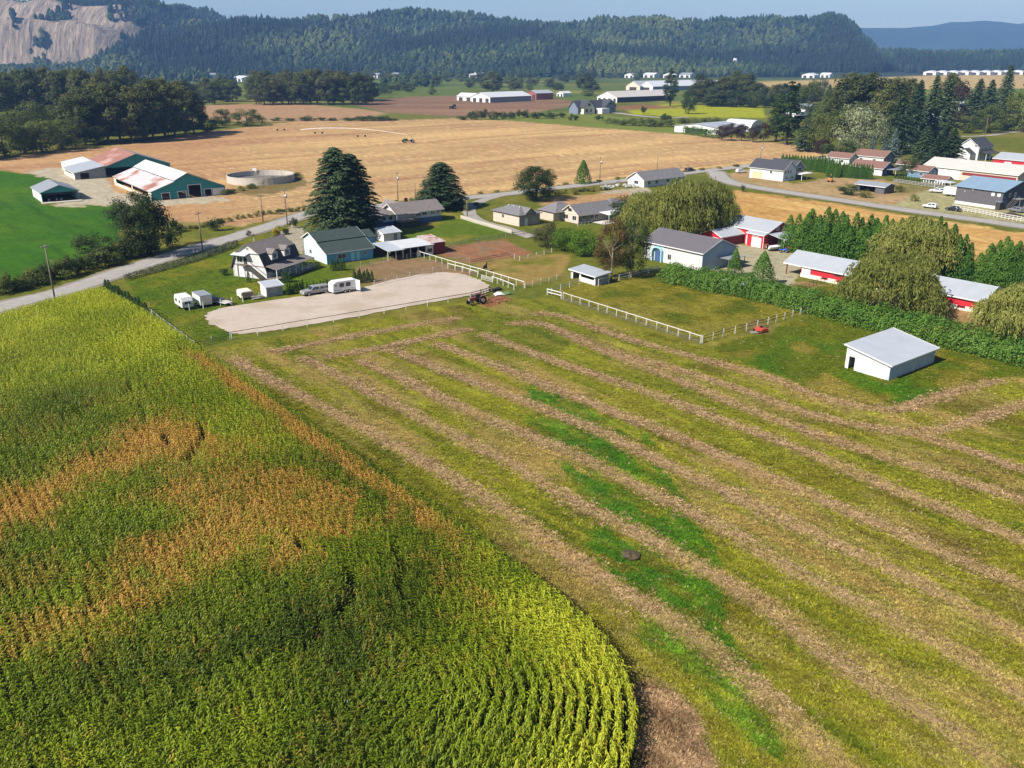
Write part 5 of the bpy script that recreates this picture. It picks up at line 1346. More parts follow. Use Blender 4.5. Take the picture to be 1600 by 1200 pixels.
def conifer(h, w, nb, per, size, m_, z0=.08, droop=.25, power=.85):
    P, Nn, U_ = [], [], []
    for k in range(nb):
        f = z0 + (1 - z0) * (k / nb) ** 1.05
        L_ = w / 2 * (1 - f) ** power * random.uniform(.75, 1.2) * (1 if f > .16 else .75) + .25
        a = k * 2.399 + random.uniform(-.3, .3); o = np.array([math.cos(a), math.sin(a), 0]); s = np.array([-o[1], o[0], 0])
        m = max(4, int(per * (L_ / (w / 2)) ** .8))
        t = RNG.random(m) ** .7
        lat = RNG.normal(0, .16, m) * L_ * (1.1 - .5 * t)
        z = f * h + L_ * (.22 * t - (droop + .25) * t * t) + RNG.normal(0, .02 * h / 10, m)
        P.append(o * (t * L_)[:, None] + s * lat[:, None] + np.stack([0 * t, 0 * t, z], 1))
        Nn.append(np.array([0, 0, 1.0]) + o * .35 + RNG.normal(0, .4, (m, 3))); U_.append(np.tile(o + np.array([0, 0, -.25]), (m, 1)))
    return leaves('crown', np.concatenate(P), np.concatenate(Nn), size, m_, .42, np.concatenate(U_))
def willow(h, w, ns, m_, seg=7):
    nm = 26                                            # drooping mounds, each a head with its own curtain
    d0 = rnd_dir(nm); d0[:, 2] = np.abs(d0[:, 2]) * .95
    q0 = RNG.uniform(.45, .8, nm)
    C_ = np.stack([d0[:, 0] * w / 2 * q0, d0[:, 1] * w / 2 * q0, h * .30 + d0[:, 2] * h * .58 * RNG.uniform(.8, 1.05, nm)], 1)
    C_[0] = (0, 0, h * .82)
    for q_ in range(1, 9): C_[q_] = (math.cos(q_ * .785) * w * .2, math.sin(q_ * .785) * w * .2, h * (.66 + .05 * (q_ % 3)))
    for q_ in range(9, 16): C_[q_] = (math.cos(q_ * .9) * w * .33, math.sin(q_ * .9) * w * .33, h * (.46 + .04 * (q_ % 3)))
    R_ = w * RNG.uniform(.11, .2, nm)
    k = RNG.integers(0, nm, ns)
    d = rnd_dir(ns); d[:, 2] = np.abs(d[:, 2])
    P0 = C_[k] + d * (R_[k] * RNG.uniform(.55, 1.05, ns))[:, None] * np.array([1, 1, .75])
    ln = np.minimum(RNG.uniform(.12, .36, ns) * h, np.maximum(P0[:, 2] - .2, .4))
    out = P0 * np.array([1, 1, 0]); out /= np.linalg.norm(out, axis=1)[:, None] + 1e-6
    dh = d * np.array([1, 1, 0])
    P, Nn, U_ = [], [], []
    for s_ in range(seg):
        t = (s_ + RNG.random(ns)) / seg
        P.append(P0 + (out * .5 + dh) * (.055 * w * np.sqrt(t))[:, None] - np.stack([0 * t, 0 * t, ln * t - ln * .2 * np.sin(t * 3.1)], 1) + RNG.normal(0, .12, (ns, 3)))
        Nn.append(dh + out * .5 + RNG.normal(0, .5, (ns, 3)) + np.array([0, 0, .35]) * (1 - t)[:, None]); U_.append(np.tile([0, 0, -1.0], (ns, 1)) + dh * .3)
    P = np.concatenate(P); P[:, 2] = np.maximum(P[:, 2], .15)
    return leaves('crown', P, np.concatenate(Nn), h * .055, m_, .26, np.concatenate(U_))
def thuja(h, w, nl, size, m_, power=.55, lobes=0):
    f = RNG.random(nl) ** .9; a = RNG.random(nl) * 6.283
    rad = w / 2 * np.minimum(1, (1.02 - f) ** power * 1.15) * (.72 + .34 * RNG.random(nl)) * (.82 + .42 * fbm(a * 1.6 + 9, f * h * .9, RNG.integers(0, 99)))
    o = np.stack([np.cos(a), np.sin(a), 0 * a], 1)
    P = o * rad[:, None]; P[:, 2] = f * h * (1 + RNG.normal(0, .012, nl))
    return leaves('crown', P, o + RNG.normal(0, .35, (nl, 3)) + np.array([0, 0, .3]), size, m_, .4, np.tile([0, 0, 1.0], (nl, 1)) + o * .5)
def thuja_clump(h, w, nl, size, m_):
    P, Nn, U_ = [], [], []
    for k in range(6):                                  # several leaders with their own points
        a = 6.283 * k / 5 + random.uniform(-.4, .4); r0 = 0 if k == 5 else w * random.uniform(.16, .28); hk = h * (1 if k == 5 else random.uniform(.62, .95)); wk = w * random.uniform(.5, .68); n = nl // 6
        f = RNG.random(n) ** .9; b_ = RNG.random(n) * 6.283
        o = np.stack([np.cos(b_), np.sin(b_), 0 * b_], 1)
        rad = wk / 2 * np.minimum(1, (1.02 - f) ** .75 * 1.3) * (.6 + .55 * RNG.random(n)) * (.8 + .45 * fbm(b_ * 1.7 + 9, f * hk * 1.1, k))
        p = o * rad[:, None]; p[:, 2] = f * hk; p[:, 0] += r0 * math.cos(a); p[:, 1] += r0 * math.sin(a)
        P.append(p); Nn.append(o + RNG.normal(0, .4, (n, 3)) + np.array([0, 0, .35])); U_.append(np.tile([0, 0, 1.0], (n, 1)) + o * .5)
    return leaves('crown', np.concatenate(P), np.concatenate(Nn), size, m_, .4, np.concatenate(U_))
def bush(h, w, nl, size, m_): return clumpy(h, w, .05, 14, nl, size, m_, 'round', .26, .3)
def ramp(a, b_, c): return [(.0, col(*a, .85)), (1.0, col(*c, .85)), (.5, col(*b_, .85))]
LM = dict(
 cotton=leafmat('cottonwood_leaves', ramp((50, 62, 32), (86, 96, 46), (140, 138, 76)), .42, big=.12),
 broad=leafmat('broad_leaves', ramp((56, 70, 32), (98, 112, 50), (152, 156, 78)), .42, big=.2),
 dark=leafmat('dark_leaves', ramp((34, 50, 26), (64, 84, 38), (114, 124, 62)), .42, big=.25),
 conif=leafmat('conifer_needles', ramp((32, 50, 34), (64, 86, 54), (122, 136, 94)), .25, big=.25),
 spruce=leafmat('blue_spruce_needles', ramp((52, 72, 70), (92, 112, 108), (140, 156, 148)), .15, big=.4),
 poplar=leafmat('poplar_leaves', ramp((30, 52, 26), (54, 80, 38), (98, 116, 58)), big=.2),
 willow=leafmat('willow_leaves', ramp((88, 100, 40), (142, 148, 68), (200, 196, 116)), .45, big=.3),
 silver=leafmat('silver_leaves', ramp((84, 96, 66), (128, 138, 96), (186, 190, 152)), .3, big=.2),
 thuja=leafmat('cedar_sprays', ramp((34, 66, 18), (66, 106, 30), (112, 146, 52)), .2, big=.6),
 thujad=leafmat('dark_cedar_sprays', ramp((24, 50, 18), (48, 82, 28), (88, 118, 44)), .2, big=.8),
 bramble=leafmat('bramble_leaves', ramp((40, 78, 20), (76, 118, 34), (136, 166, 72)), .3, big=.5),
 bright=leafmat('bright_leaves', ramp((60, 92, 20), (100, 136, 34), (156, 176, 66)), .4, big=.5),
 olive=leafmat('olive_leaves', ramp((60, 66, 34), (96, 98, 54), (140, 134, 84)), .3, big=.5),
 maple=leafmat('turning_maple_leaves', ramp((66, 60, 30), (112, 92, 50), (160, 124, 78)), .3, big=.3),
 purple=leafmat('purple_leaves', ramp((44, 32, 28), (70, 52, 46), (104, 84, 70)), .25, big=.3),
 yellowl=leafmat('yellow_leaves', ramp((130, 124, 30), (180, 168, 50), (214, 200, 90)), .4, big=.6),
 reed=leafmat('rough_grass', ramp((84, 92, 40), (132, 130, 64), (176, 160, 96)), .4, big=.3))
KIND = {}
def kind(k, nv, h, w, crown, trunk): KIND[k] = dict(h=h, w=w, v=[(crown(), trunk()) for _ in range(nv)])
kind('cotton', 4, 30, 16, lambda: clumpy(30, 17, .6, 58, 5600, 1.15, LM['cotton'], 'tall', .17), lambda: trunk_mesh(30, .55, BARK))
kind('broad', 4, 12, 10, lambda: clumpy(12, 11, .3, 40, 3800, .55, LM['broad'], 'round', .19), lambda: trunk_mesh(12, .28, BARK))
kind('darkb', 3, 12, 10, lambda: clumpy(12, 11, .3, 40, 3800, .55, LM['dark'], 'round', .19), lambda: trunk_mesh(12, .28, BARK))
kind('hero', 2, 12, 10, lambda: clumpy(12, 11, .4, 80, 13000, .36, LM['dark'], 'round', .16, .55), lambda: trunk_mesh(12, .3, BARK, 7))
kind('maple', 1, 14, 11, lambda: clumpy(14, 11, 1.5, 60, 8500, .38, LM['maple'], 'tall', .15, .55), lambda: trunk_mesh(14, .3, BARKP, 8))
kind('mapleg', 1, 14, 11, lambda: clumpy(14, 11, 1.2, 60, 8500, .38, LM['dark'], 'tall', .15, .55), lambda: trunk_mesh(14, .3, BARKP, 8))
kind('conif', 3, 22, 10, lambda: conifer(22, 10.5, 190, 42, .95, LM['conif'], .06, .2, .75), lambda: trunk_mesh(22, .38, BARK, 0))
kind('heroconif', 2, 23, 11, lambda: conifer(23, 12, 330, 80, .75, LM['conif'], .08, .10, .45), lambda: trunk_mesh(23, .42, BARK, 0, lean=0))
kind('spruce', 2, 12, 6.5, lambda: conifer(12, 6.5, 110, 34, .55, LM['spruce']), lambda: trunk_mesh(12, .2, BARK, 0))
kind('poplar', 2, 30, 7, lambda: clumpy(30, 7, 1, 60, 3600, .8, LM['poplar'], 'cone', .2, .4), lambda: trunk_mesh(30, .4, BARK, 3, spread=.08))
kind('willow', 3, 15, 16, lambda: willow(15, 16, 3000, LM['willow']), lambda: trunk_mesh(13, .5, BARK, 7, .2))
kind('silver', 1, 16, 22, lambda: clumpy(16, 22, 1, 46, 4200, .7, LM['silver'], 'round', .15), lambda: trunk_mesh(14, .4, BARK))
kind('thuja', 3, 5, 1.5, lambda: thuja(5, 1.5, 900, .3, LM['thujad']), lambda: trunk_mesh(4, .06, BARK, 0, lean=0))
kind('thujabig', 4, 10, 5, lambda: thuja_clump(10, 5.4, 5600, .45, LM['thuja']), lambda: trunk_mesh(8.5, .16, BARK, 0, lean=0))
kind('thujagold', 2, 6, 3.4, lambda: thuja(6, 3.4, 2200, .32, LM['thuja'], .75), lambda: trunk_mesh(5, .1, BARK, 0, lean=0))
kind('bush', 4, 3, 4, lambda: bush(3, 4, 900, .34, LM['dark']), lambda: trunk_mesh(2.2, .07, BARK, 4, .1, spread=.35))
kind('bushl', 4, 3, 4, lambda: bush(3, 4, 900, .34, LM['broad']), lambda: trunk_mesh(2.2, .07, BARK, 4, .1, spread=.35))
kind('bushbright', 3, 5, 6, lambda: clumpy(5, 6.4, .1, 30, 4200, .30, LM['bright'], 'round', .2, .4), lambda: trunk_mesh(3.6, .1, BARK, 5, .1, spread=.3))
kind('busholive', 2, 5, 6, lambda: clumpy(5, 6.4, .1, 30, 4200, .26, LM['olive'], 'round', .2, .4), lambda: trunk_mesh(3.6, .1, BARK, 5, .1, spread=.3))
kind('bushyellow', 1, 2, 3, lambda: bush(2, 3, 700, .3, LM['yellowl']), lambda: trunk_mesh(1.4, .05, BARK, 4, .1))
kind('purple', 2, 10, 8, lambda: clumpy(10, 8.5, 1.5, 30, 2600, .5, LM['purple'], 'round', .19), lambda: trunk_mesh(9, .2, BARK))
kind('weed', 3, 1.2, 2.4, lambda: bush(1.2, 2.4, 420, .26, LM['reed']), lambda: trunk_mesh(.8, .02, BARK, 3, .1))
NTREE = [0]
def tree(k, px, pb, pt, wpx, name, label, group=None, cat='tree', z=0.0):
    K = KIND[k]; X, Y = G(px, pb, z)
    hh = HH(px, pb, pt); ww = wpx / PXM(px, pb) * {'willow': 1.2, 'thujabig': 1.12, 'heroconif': 1.35, 'conif': 1.3, 'hero': 1.18, 'cotton': 1.12, 'broad': 1.15, 'darkb': 1.15, 'poplar': 1.3}.get(k, 1)
    t = thing(name, label, cat, (X, Y, z - .08), random.uniform(0, 360), group)
    t.scale = (ww / K['w'], ww / K['w'], hh / K['h'])
    i = NTREE[0] % len(K['v']); NTREE[0] += 1
    c, tr = K['v'][i]
    low = k.startswith(('bush', 'weed'))
    link(bpy.data.objects.new('stems' if low else 'trunk', tr), t); link(bpy.data.objects.new('foliage' if low else 'crown', c), t)
    return t
# --- single trees near the road and houses
tree('heroconif', 531, 372, 230, 70, 'conifer_tree', 'tallest dark conifer in the twin pair beside the blue barn')
tree('heroconif', 553, 368, 240, 68, 'conifer_tree', 'bushier dark conifer joined to the tallest one beside the blue barn')
tree('heroconif', 690, 326, 253, 56, 'conifer_tree', 'dark conifer standing behind the end of the ranch house')
tree('bush', 662, 318, 300, 30, 'shrub', 'dark shrub at the foot of the conifer behind the ranch house', cat='shrub')
tree('bush', 716, 322, 308, 22, 'shrub', 'dark shrub on the lane side of the ranch house conifer', cat='shrub')
tree('hero', 838, 313, 258, 56, 'broadleaf_tree', 'round dense dark green tree beside the cream garage')
tree('thujagold', 911, 287, 250, 27, 'broadleaf_tree', 'small pointed green tree at the edge of the tan field')
tree('maple', 955, 437, 338, 58, 'maple_tree', 'brownish turning maple beside the small white shelter')
tree('mapleg', 986, 434, 330, 56, 'maple_tree', 'tall dark green maple at the corner of the white barn')
tree('busholive', 852, 386, 343, 44, 'shrub', 'olive brown bush at the end of the lane', cat='shrub')
tree('bushbright', 882, 392, 354, 48, 'shrub', 'bright green leafy bush beside the olive brown one', cat='shrub')
tree('bushbright', 914, 399, 358, 52, 'shrub', 'large bright green bush next to the brownish maple', cat='shrub')
for px, pb, pt, w, lb in [(1008, 376, 292, 72, 'lower willow of the clump behind the white barn, beside the bungalow'), (1060, 377, 271, 92, 'tallest willow of the clump behind the white barn'), (1104, 370, 276, 74, 'willow of the clump behind the white barn, next to the red workshop'),
                          (1385, 489, 386, 122, 'weeping willow standing in front of the long red barn'), (1424, 430, 331, 112, 'tall weeping willow behind the long red barn'), (1592, 545, 434, 118, 'weeping willow at the end of the long red barn'), (1460, 425, 368, 38, 'small weeping willow crown below the tall one behind the red barn')]:
    tree('willow', px, pb, pt, w, 'willow_tree', lb)
tree('darkb', 975, 350, 305, 42, 'broadleaf_tree', 'dark tree between the bungalow patio and the willow clump')
for px, pb, pt, w in [(1243, 392, 334, 40), (1262, 396, 326, 44), (1286, 400, 323, 46), (1308, 404, 330, 40), (1330, 408, 332, 44), (1352, 410, 335, 42), (1374, 414, 336, 40), (1398, 418, 340, 40), (1455, 432, 338, 46), (1478, 436, 350, 44), (1498, 440, 366, 38), (1538, 444, 380, 44), (1560, 447, 369, 46), (1580, 450, 376, 44), (1602, 456, 392, 40)]:
    tree('thujabig', px, pb, pt, w, 'cedar_tree', 'tall bright green cedar in the screen between red barn and tan field', 'cedars screening the red barn')
tree('thujagold', 1147, 432, 388, 26, 'cedar_tree', 'pointed golden green cedar beside the white barn gable')
tree('thujagold', 1190, 446, 393, 42, 'cedar_tree', 'broad golden green cedar beside the gravel yard')
tree('hero', 224, 400, 297, 74, 'broadleaf_tree', 'large dark tree beside the road in front of the dairy barn')
tree('darkb', 150, 408, 360, 52, 'broadleaf_tree', 'low spreading dark tree in the roadside hedge')
tree('bush', 270, 384, 342, 36, 'shrub', 'bush beside the large dark roadside tree', cat='shrub')
tree('bush', 336, 360, 334, 26, 'shrub', 'lone round bush on the verge beyond the road', cat='shrub')
for k in range(19):
    f = k / 18; px = -6 + 236 * f; pb = 462 - 66 * f + random.uniform(-2, 2)
    tree(random.choice(['bush', 'bushl', 'bush']), px, pb, pb - random.uniform(20, 32), random.uniform(28, 44), 'hedge_bush', 'dark bush in the rough hedge along the bright green field', 'roadside hedge bushes', 'shrub')
for k in range(26):
    f = k / 25; px = 245 + 260 * f; pb = 372 - 46 * f + random.uniform(-1, 2) - 8 * math.sin(f * 3.1)
    tree(random.choice(['weed', 'bushl', 'weed']), px, pb, pb - random.uniform(5, 9), random.uniform(10, 18), 'verge_weeds', 'rough weeds on the verge across the road from the farmhouse', 'verge weeds by the tan field', 'weeds')
for k in range(22):
    f = k / 21; px = 590 + 560 * f; pb = 318 - 57 * f + random.uniform(-.5, .8)
    tree(random.choice(['weed', 'weed', 'bushl']), px, pb, pb - random.uniform(3, 5), random.uniform(8, 14), 'verge_weeds', 'low weeds along the middle stretch of road by the tan field', 'verge weeds along the middle road', 'weeds')
for px, pb, pt, w, k in [(433, 368, 351, 18, 'bushyellow'), (447, 366, 356, 14, 'bush'), (459, 356, 340, 14, 'bush'), (388, 368, 360, 10, 'bush'), (389, 441, 424, 7, 'thuja'), (350, 430, 418, 16, 'bush'), (730, 330, 320, 12, 'bushl'), (745, 322, 314, 12, 'bushl')]:
    tree(k, px, pb, pt, w, 'garden_shrub', {433: 'yellow leaved shrub beside the road bend', 447: 'green shrub next to the yellow one at the road bend', 459: 'upright grey green shrub at the power pole', 388: 'small shrub by the farmhouse chimney', 389: 'single dark columnar cedar at the farmhouse stair', 350: 'bush at the back corner of the farmhouse', 730: 'small bush at the mouth of the lane', 745: 'scrubby bush on the lane corner'}[px], cat='shrub')
for k in range(13):
    f = k / 12
    tree('thuja', 167 + 62 * f, 457 + 36 * f, 457 + 36 * f - 21 - 3 * math.sin(k * 2.1), 9.5, 'columnar_cedar', 'slim dark cedar in the row between corn and lawn', 'cedar row beside the corn', 'cedar')
for k in range(7): tree('thuja', 450 + k * 3.9, 461 - k * 1.0, 441 - k * 1.0 + (k % 3) * 2, 5.4, 'columnar_cedar', 'slim cedar in the clump between white shed and pickup', 'cedars by the white shed', 'cedar')
for k in range(8): tree('thuja', 480 + k * 5.2, 450.5 - k * .9, 440.5 - k * .9 + (k % 2) * 2, 4, 'columnar_cedar', 'young slim cedar in the row behind the pickup', 'young cedars behind the pickup', 'cedar')
for k in range(9): tree('thuja', 554 + (k % 5) * 6.5 + k * .4, 443 - (k % 5) * .8 - (k > 4) * 3, 419 + (k % 3) * 3, 6.5, 'columnar_cedar', 'cedar in the dense clump behind the horse trailer', 'cedars behind the horse trailer', 'cedar')
for k in range(5): tree('thuja', 519 + k * 4.6, 423 - k * .2, 403 + (k % 2) * 4, 7, 'columnar_cedar', 'bushy cedar in the clump in front of the blue barn', 'cedars before the blue barn', 'cedar')
for k in range(3): tree('thuja', 443 + k * 5, 441, 421 + k * 2, 8, 'columnar_cedar', 'thick cedar at the corner of the farmhouse porch', 'porch cedars', 'cedar')
# --- hedges built leaf by leaf along a line
def hedge(name, label, pts, w, h, n, size, m_, cat='hedge'):
    c = curve([G(*p) for p in pts], 30)
    s = np.concatenate([[0], np.cumsum(np.linalg.norm(np.diff(c, axis=0), axis=1))])
    u = RNG.random(n) * s[-1]
    X, Y = np.interp(u, s, c[:, 0]), np.interp(u, s, c[:, 1])
    d = np.gradient(c, axis=0); a = np.interp(u, s, np.unwrap(np.arctan2(d[:, 1], d[:, 0])))
    th = RNG.random(n) * math.pi
    lump = .62 + .75 * fbm(u / 1.5 + 7, th * 1.4, 300)
    q = lump * (.72 + .34 * RNG.random(n))
    ox, oz = np.cos(th) * q * w / 2, np.sin(th) ** .8 * q * h
    nx, ny = -np.sin(a), np.cos(a)
    x0, y0 = c[0]
    t = thing(name, label, cat, (x0, y0, -.05))
    P = np.stack([X + nx * ox - x0, Y + ny * ox - y0, oz + .05], 1)
    Nn = np.stack([nx * np.cos(th), ny * np.cos(th), np.sin(th) + .2], 1) + RNG.normal(0, .5, (n, 3))
    link(bpy.data.objects.new('foliage', leaves('foliage', P, Nn, size, m_, .6)), t)
    mb = MB()
    for k in range(0, len(c), 6):
        mb.tube((c[k][0] - x0, c[k][1] - y0, 0), (c[k][0] - x0 + random.uniform(-.5, .5), c[k][1] - y0 + random.uniform(-.5, .5), h * .7), .05, .02, 5)
    mb.build('stems', BARK, t)
hedge('bramble_hedge', 'long thick bramble hedge dividing the paddock from the red barns', [(1040, 437), (1100, 449), (1200, 468), (1300, 494), (1400, 518), (1500, 542), (1600, 566), (1760, 605)], 6.4, 3.9, 42000, .36, LM['bramble'])
hedge('roadside_hedge', 'low dark hedge along the lawn fence beside the road', [(197, 437), (250, 422), (300, 408), (345, 392), (370, 382)], 1.6, 1.3, 3500, .26, LM['dark'])
hedge('clipped_hedge', 'clipped dark hedge in front of the pale flat roofed barn', [(1068, 209), (1095, 213), (1125, 217)], 4, 5, 2500, .7, LM['thuja'])
# --- woods on the left
for px, pb, pt, w in [(118, 222, 148, 46), (134, 226, 134, 50), (152, 222, 126, 50), (170, 224, 132, 52), (188, 218, 124, 50), (206, 222, 130, 52), (224, 216, 126, 50), (240, 219, 122, 50), (258, 212, 120, 50), (274, 214, 126, 46), (290, 209, 122, 44), (304, 210, 140, 36), (160, 212, 130, 44), (200, 208, 126, 44), (245, 204, 124, 44), (283, 202, 132, 40)]:
    tree('cotton', px, pb, pt, w, 'cottonwood_tree', 'tall dark cottonwood in the wood behind the dairy barn', 'cottonwoods behind the dairy barn')
for k in range(24):
    px = -70 + k * 12 + random.uniform(-4, 4); pb = random.uniform(172, 190)
    tree('cotton', px, pb, random.uniform(100, 116), random.uniform(34, 50), 'cottonwood_tree', 'dark tree in the deep wood below the quarry cliff', 'deep wood below the quarry')
for px, pb, pt, w in [(8, 244, 180, 56), (-30, 250, 176, 60), (40, 240, 192, 50), (66, 238, 184, 52), (98, 233, 186, 50), (118, 228, 190, 40), (24, 226, 168, 48), (84, 214, 160, 44), (54, 216, 158, 44)]:
    tree('broad', px, pb, pt, w, 'rounded_tree', 'rounded yellowish green tree at the edge of the tan field', 'pale trees before the deep wood')
for px in range(212, 372, 11): tree('cotton', px + random.uniform(-3, 3), random.uniform(156, 163), random.uniform(116, 130), random.uniform(20, 30), 'copse_tree', 'dark tree in the thin copse between the wood and the pale sheds', 'thin copse trees')
for k in range(30):
    px = 404 + (k % 15) * 12 + random.uniform(-4, 4); row = k // 15
    tree('cotton', px, 163 - row * 6 + random.uniform(-1, 1), 104 + abs(px - 490) * .05 + random.uniform(0, 8), random.uniform(24, 32), 'copse_tree', 'dark tree of the round wood standing on the tan plain', 'round wood trees')
for px, pb, pt, w, k in [(347, 196, 168, 26, 'broad'), (386, 197, 168, 36, 'broad'), (325, 206, 182, 30, 'darkb'), (408, 194, 178, 18, 'bushl')]:
    tree(k, px, pb, pt, w, 'field_edge_tree', {347: 'small pointed tree between the two tan fields', 386: 'round pale tree between the two tan fields', 325: 'dark tree at the end of the cottonwood wood', 408: 'low bush beside the round pale tree'}[px])
for px, w in [(432, 20), (455, 22), (478, 30), (500, 20), (520, 18), (548, 26), (566, 30), (582, 30), (600, 28), (615, 18)]:
    tree('bush', px, 188.5, 188.5 - w * .26, w, 'field_bush', 'low dark bush in the strip between the tan fields', 'bushes between the tan fields', 'shrub')
for px, pb, pt, w in [(742, 187, 172, 22), (758, 187, 171, 20), (772, 187, 174, 18), (786, 186, 171, 20), (800, 186, 174, 18), (812, 184, 172, 14), (822, 184, 172, 14), (838, 185, 172, 24), (858, 185, 174, 22), (876, 184, 176, 18), (892, 188, 178, 10), (900, 188, 177, 10), (725, 187, 180, 22)]:
    tree('bush', px, pb, pt, w, 'field_bush', 'dark bush in the row at the edge of the tan field and meadow', 'bushes along the meadow edge', 'shrub')
for k in range(120):
    px = random.uniform(560, 1010); pb = random.uniform(117, 150)
    if 690 < px < 900 and pb > 143: continue
    if px > 925 and pb > 126: continue
    tree(random.choice(['broad', 'darkb', 'broad', 'cotton']), px, pb, pb - random.uniform(8, 17), random.uniform(9, 20), 'plain_tree', 'scattered tree on the pasture below the blue hills', 'pasture trees')
tree('cotton', 770, 144, 110, 28, 'cottonwood_tree', 'tall dark tree behind the long white roofed barn')
tree('cotton', 914, 140, 112, 24, 'cottonwood_tree', 'tallest loose tree on the pasture beside the white gabled barn')
tree('poplar', 1047, 166, 100, 19, 'poplar_tree', 'tall narrow poplar between the long barns')
tree('darkb', 1076, 178, 140, 22, 'broadleaf_tree', 'dark small tree on the yellow green field')
tree('bush', 1005, 178, 166, 12, 'shrub', 'round dark bush on the yellow green field', cat='shrub')
for px, pb, pt, w in [(1085, 163, 128, 26), (1105, 164, 122, 34), (1128, 164, 118, 36), (1150, 162, 108, 34), (1165, 163, 112, 30), (1182, 165, 128, 32), (1200, 166, 134, 30), (1120, 166, 138, 40), (1150, 167, 140, 38), (1175, 168, 142, 34), (1090, 160, 112, 24)]:
    tree(random.choice(['cotton', 'darkb', 'cotton']), px, pb, pt, w, 'shelter_tree', 'leafy tree in the clump beyond the yellow green field', 'trees past the yellow field')
for px, pb, w in [(950, 193, 16), (962, 194, 18), (974, 196, 20), (988, 196, 22), (1002, 197, 22), (1016, 198, 22), (1030, 198, 22), (1044, 198, 22), (1040, 190, 22), (1070, 196, 24), (1086, 196, 22), (1102, 197, 24), (1120, 198, 26), (1140, 199, 22), (1158, 200, 20), (1180, 202, 24), (936, 188, 14)]:
    tree(random.choice(['bushl', 'bush', 'bushl']), px, pb, pb - w * .55, w, 'garden_bush', 'leafy bush along the drive of the dark roofed house', 'bushes by the dark roofed house', 'shrub')
for px, pb, pt, w in [(1128, 219, 196, 24), (1142, 220, 192, 26), (1158, 220, 194, 24), (1176, 222, 198, 26), (1192, 222, 192, 24)]:
    tree('purple', px, pb, pt, w, 'dark_shrub', 'dark purplish shrub around the white arched shelter', 'dark shrubs by the arched shelter', 'shrub')
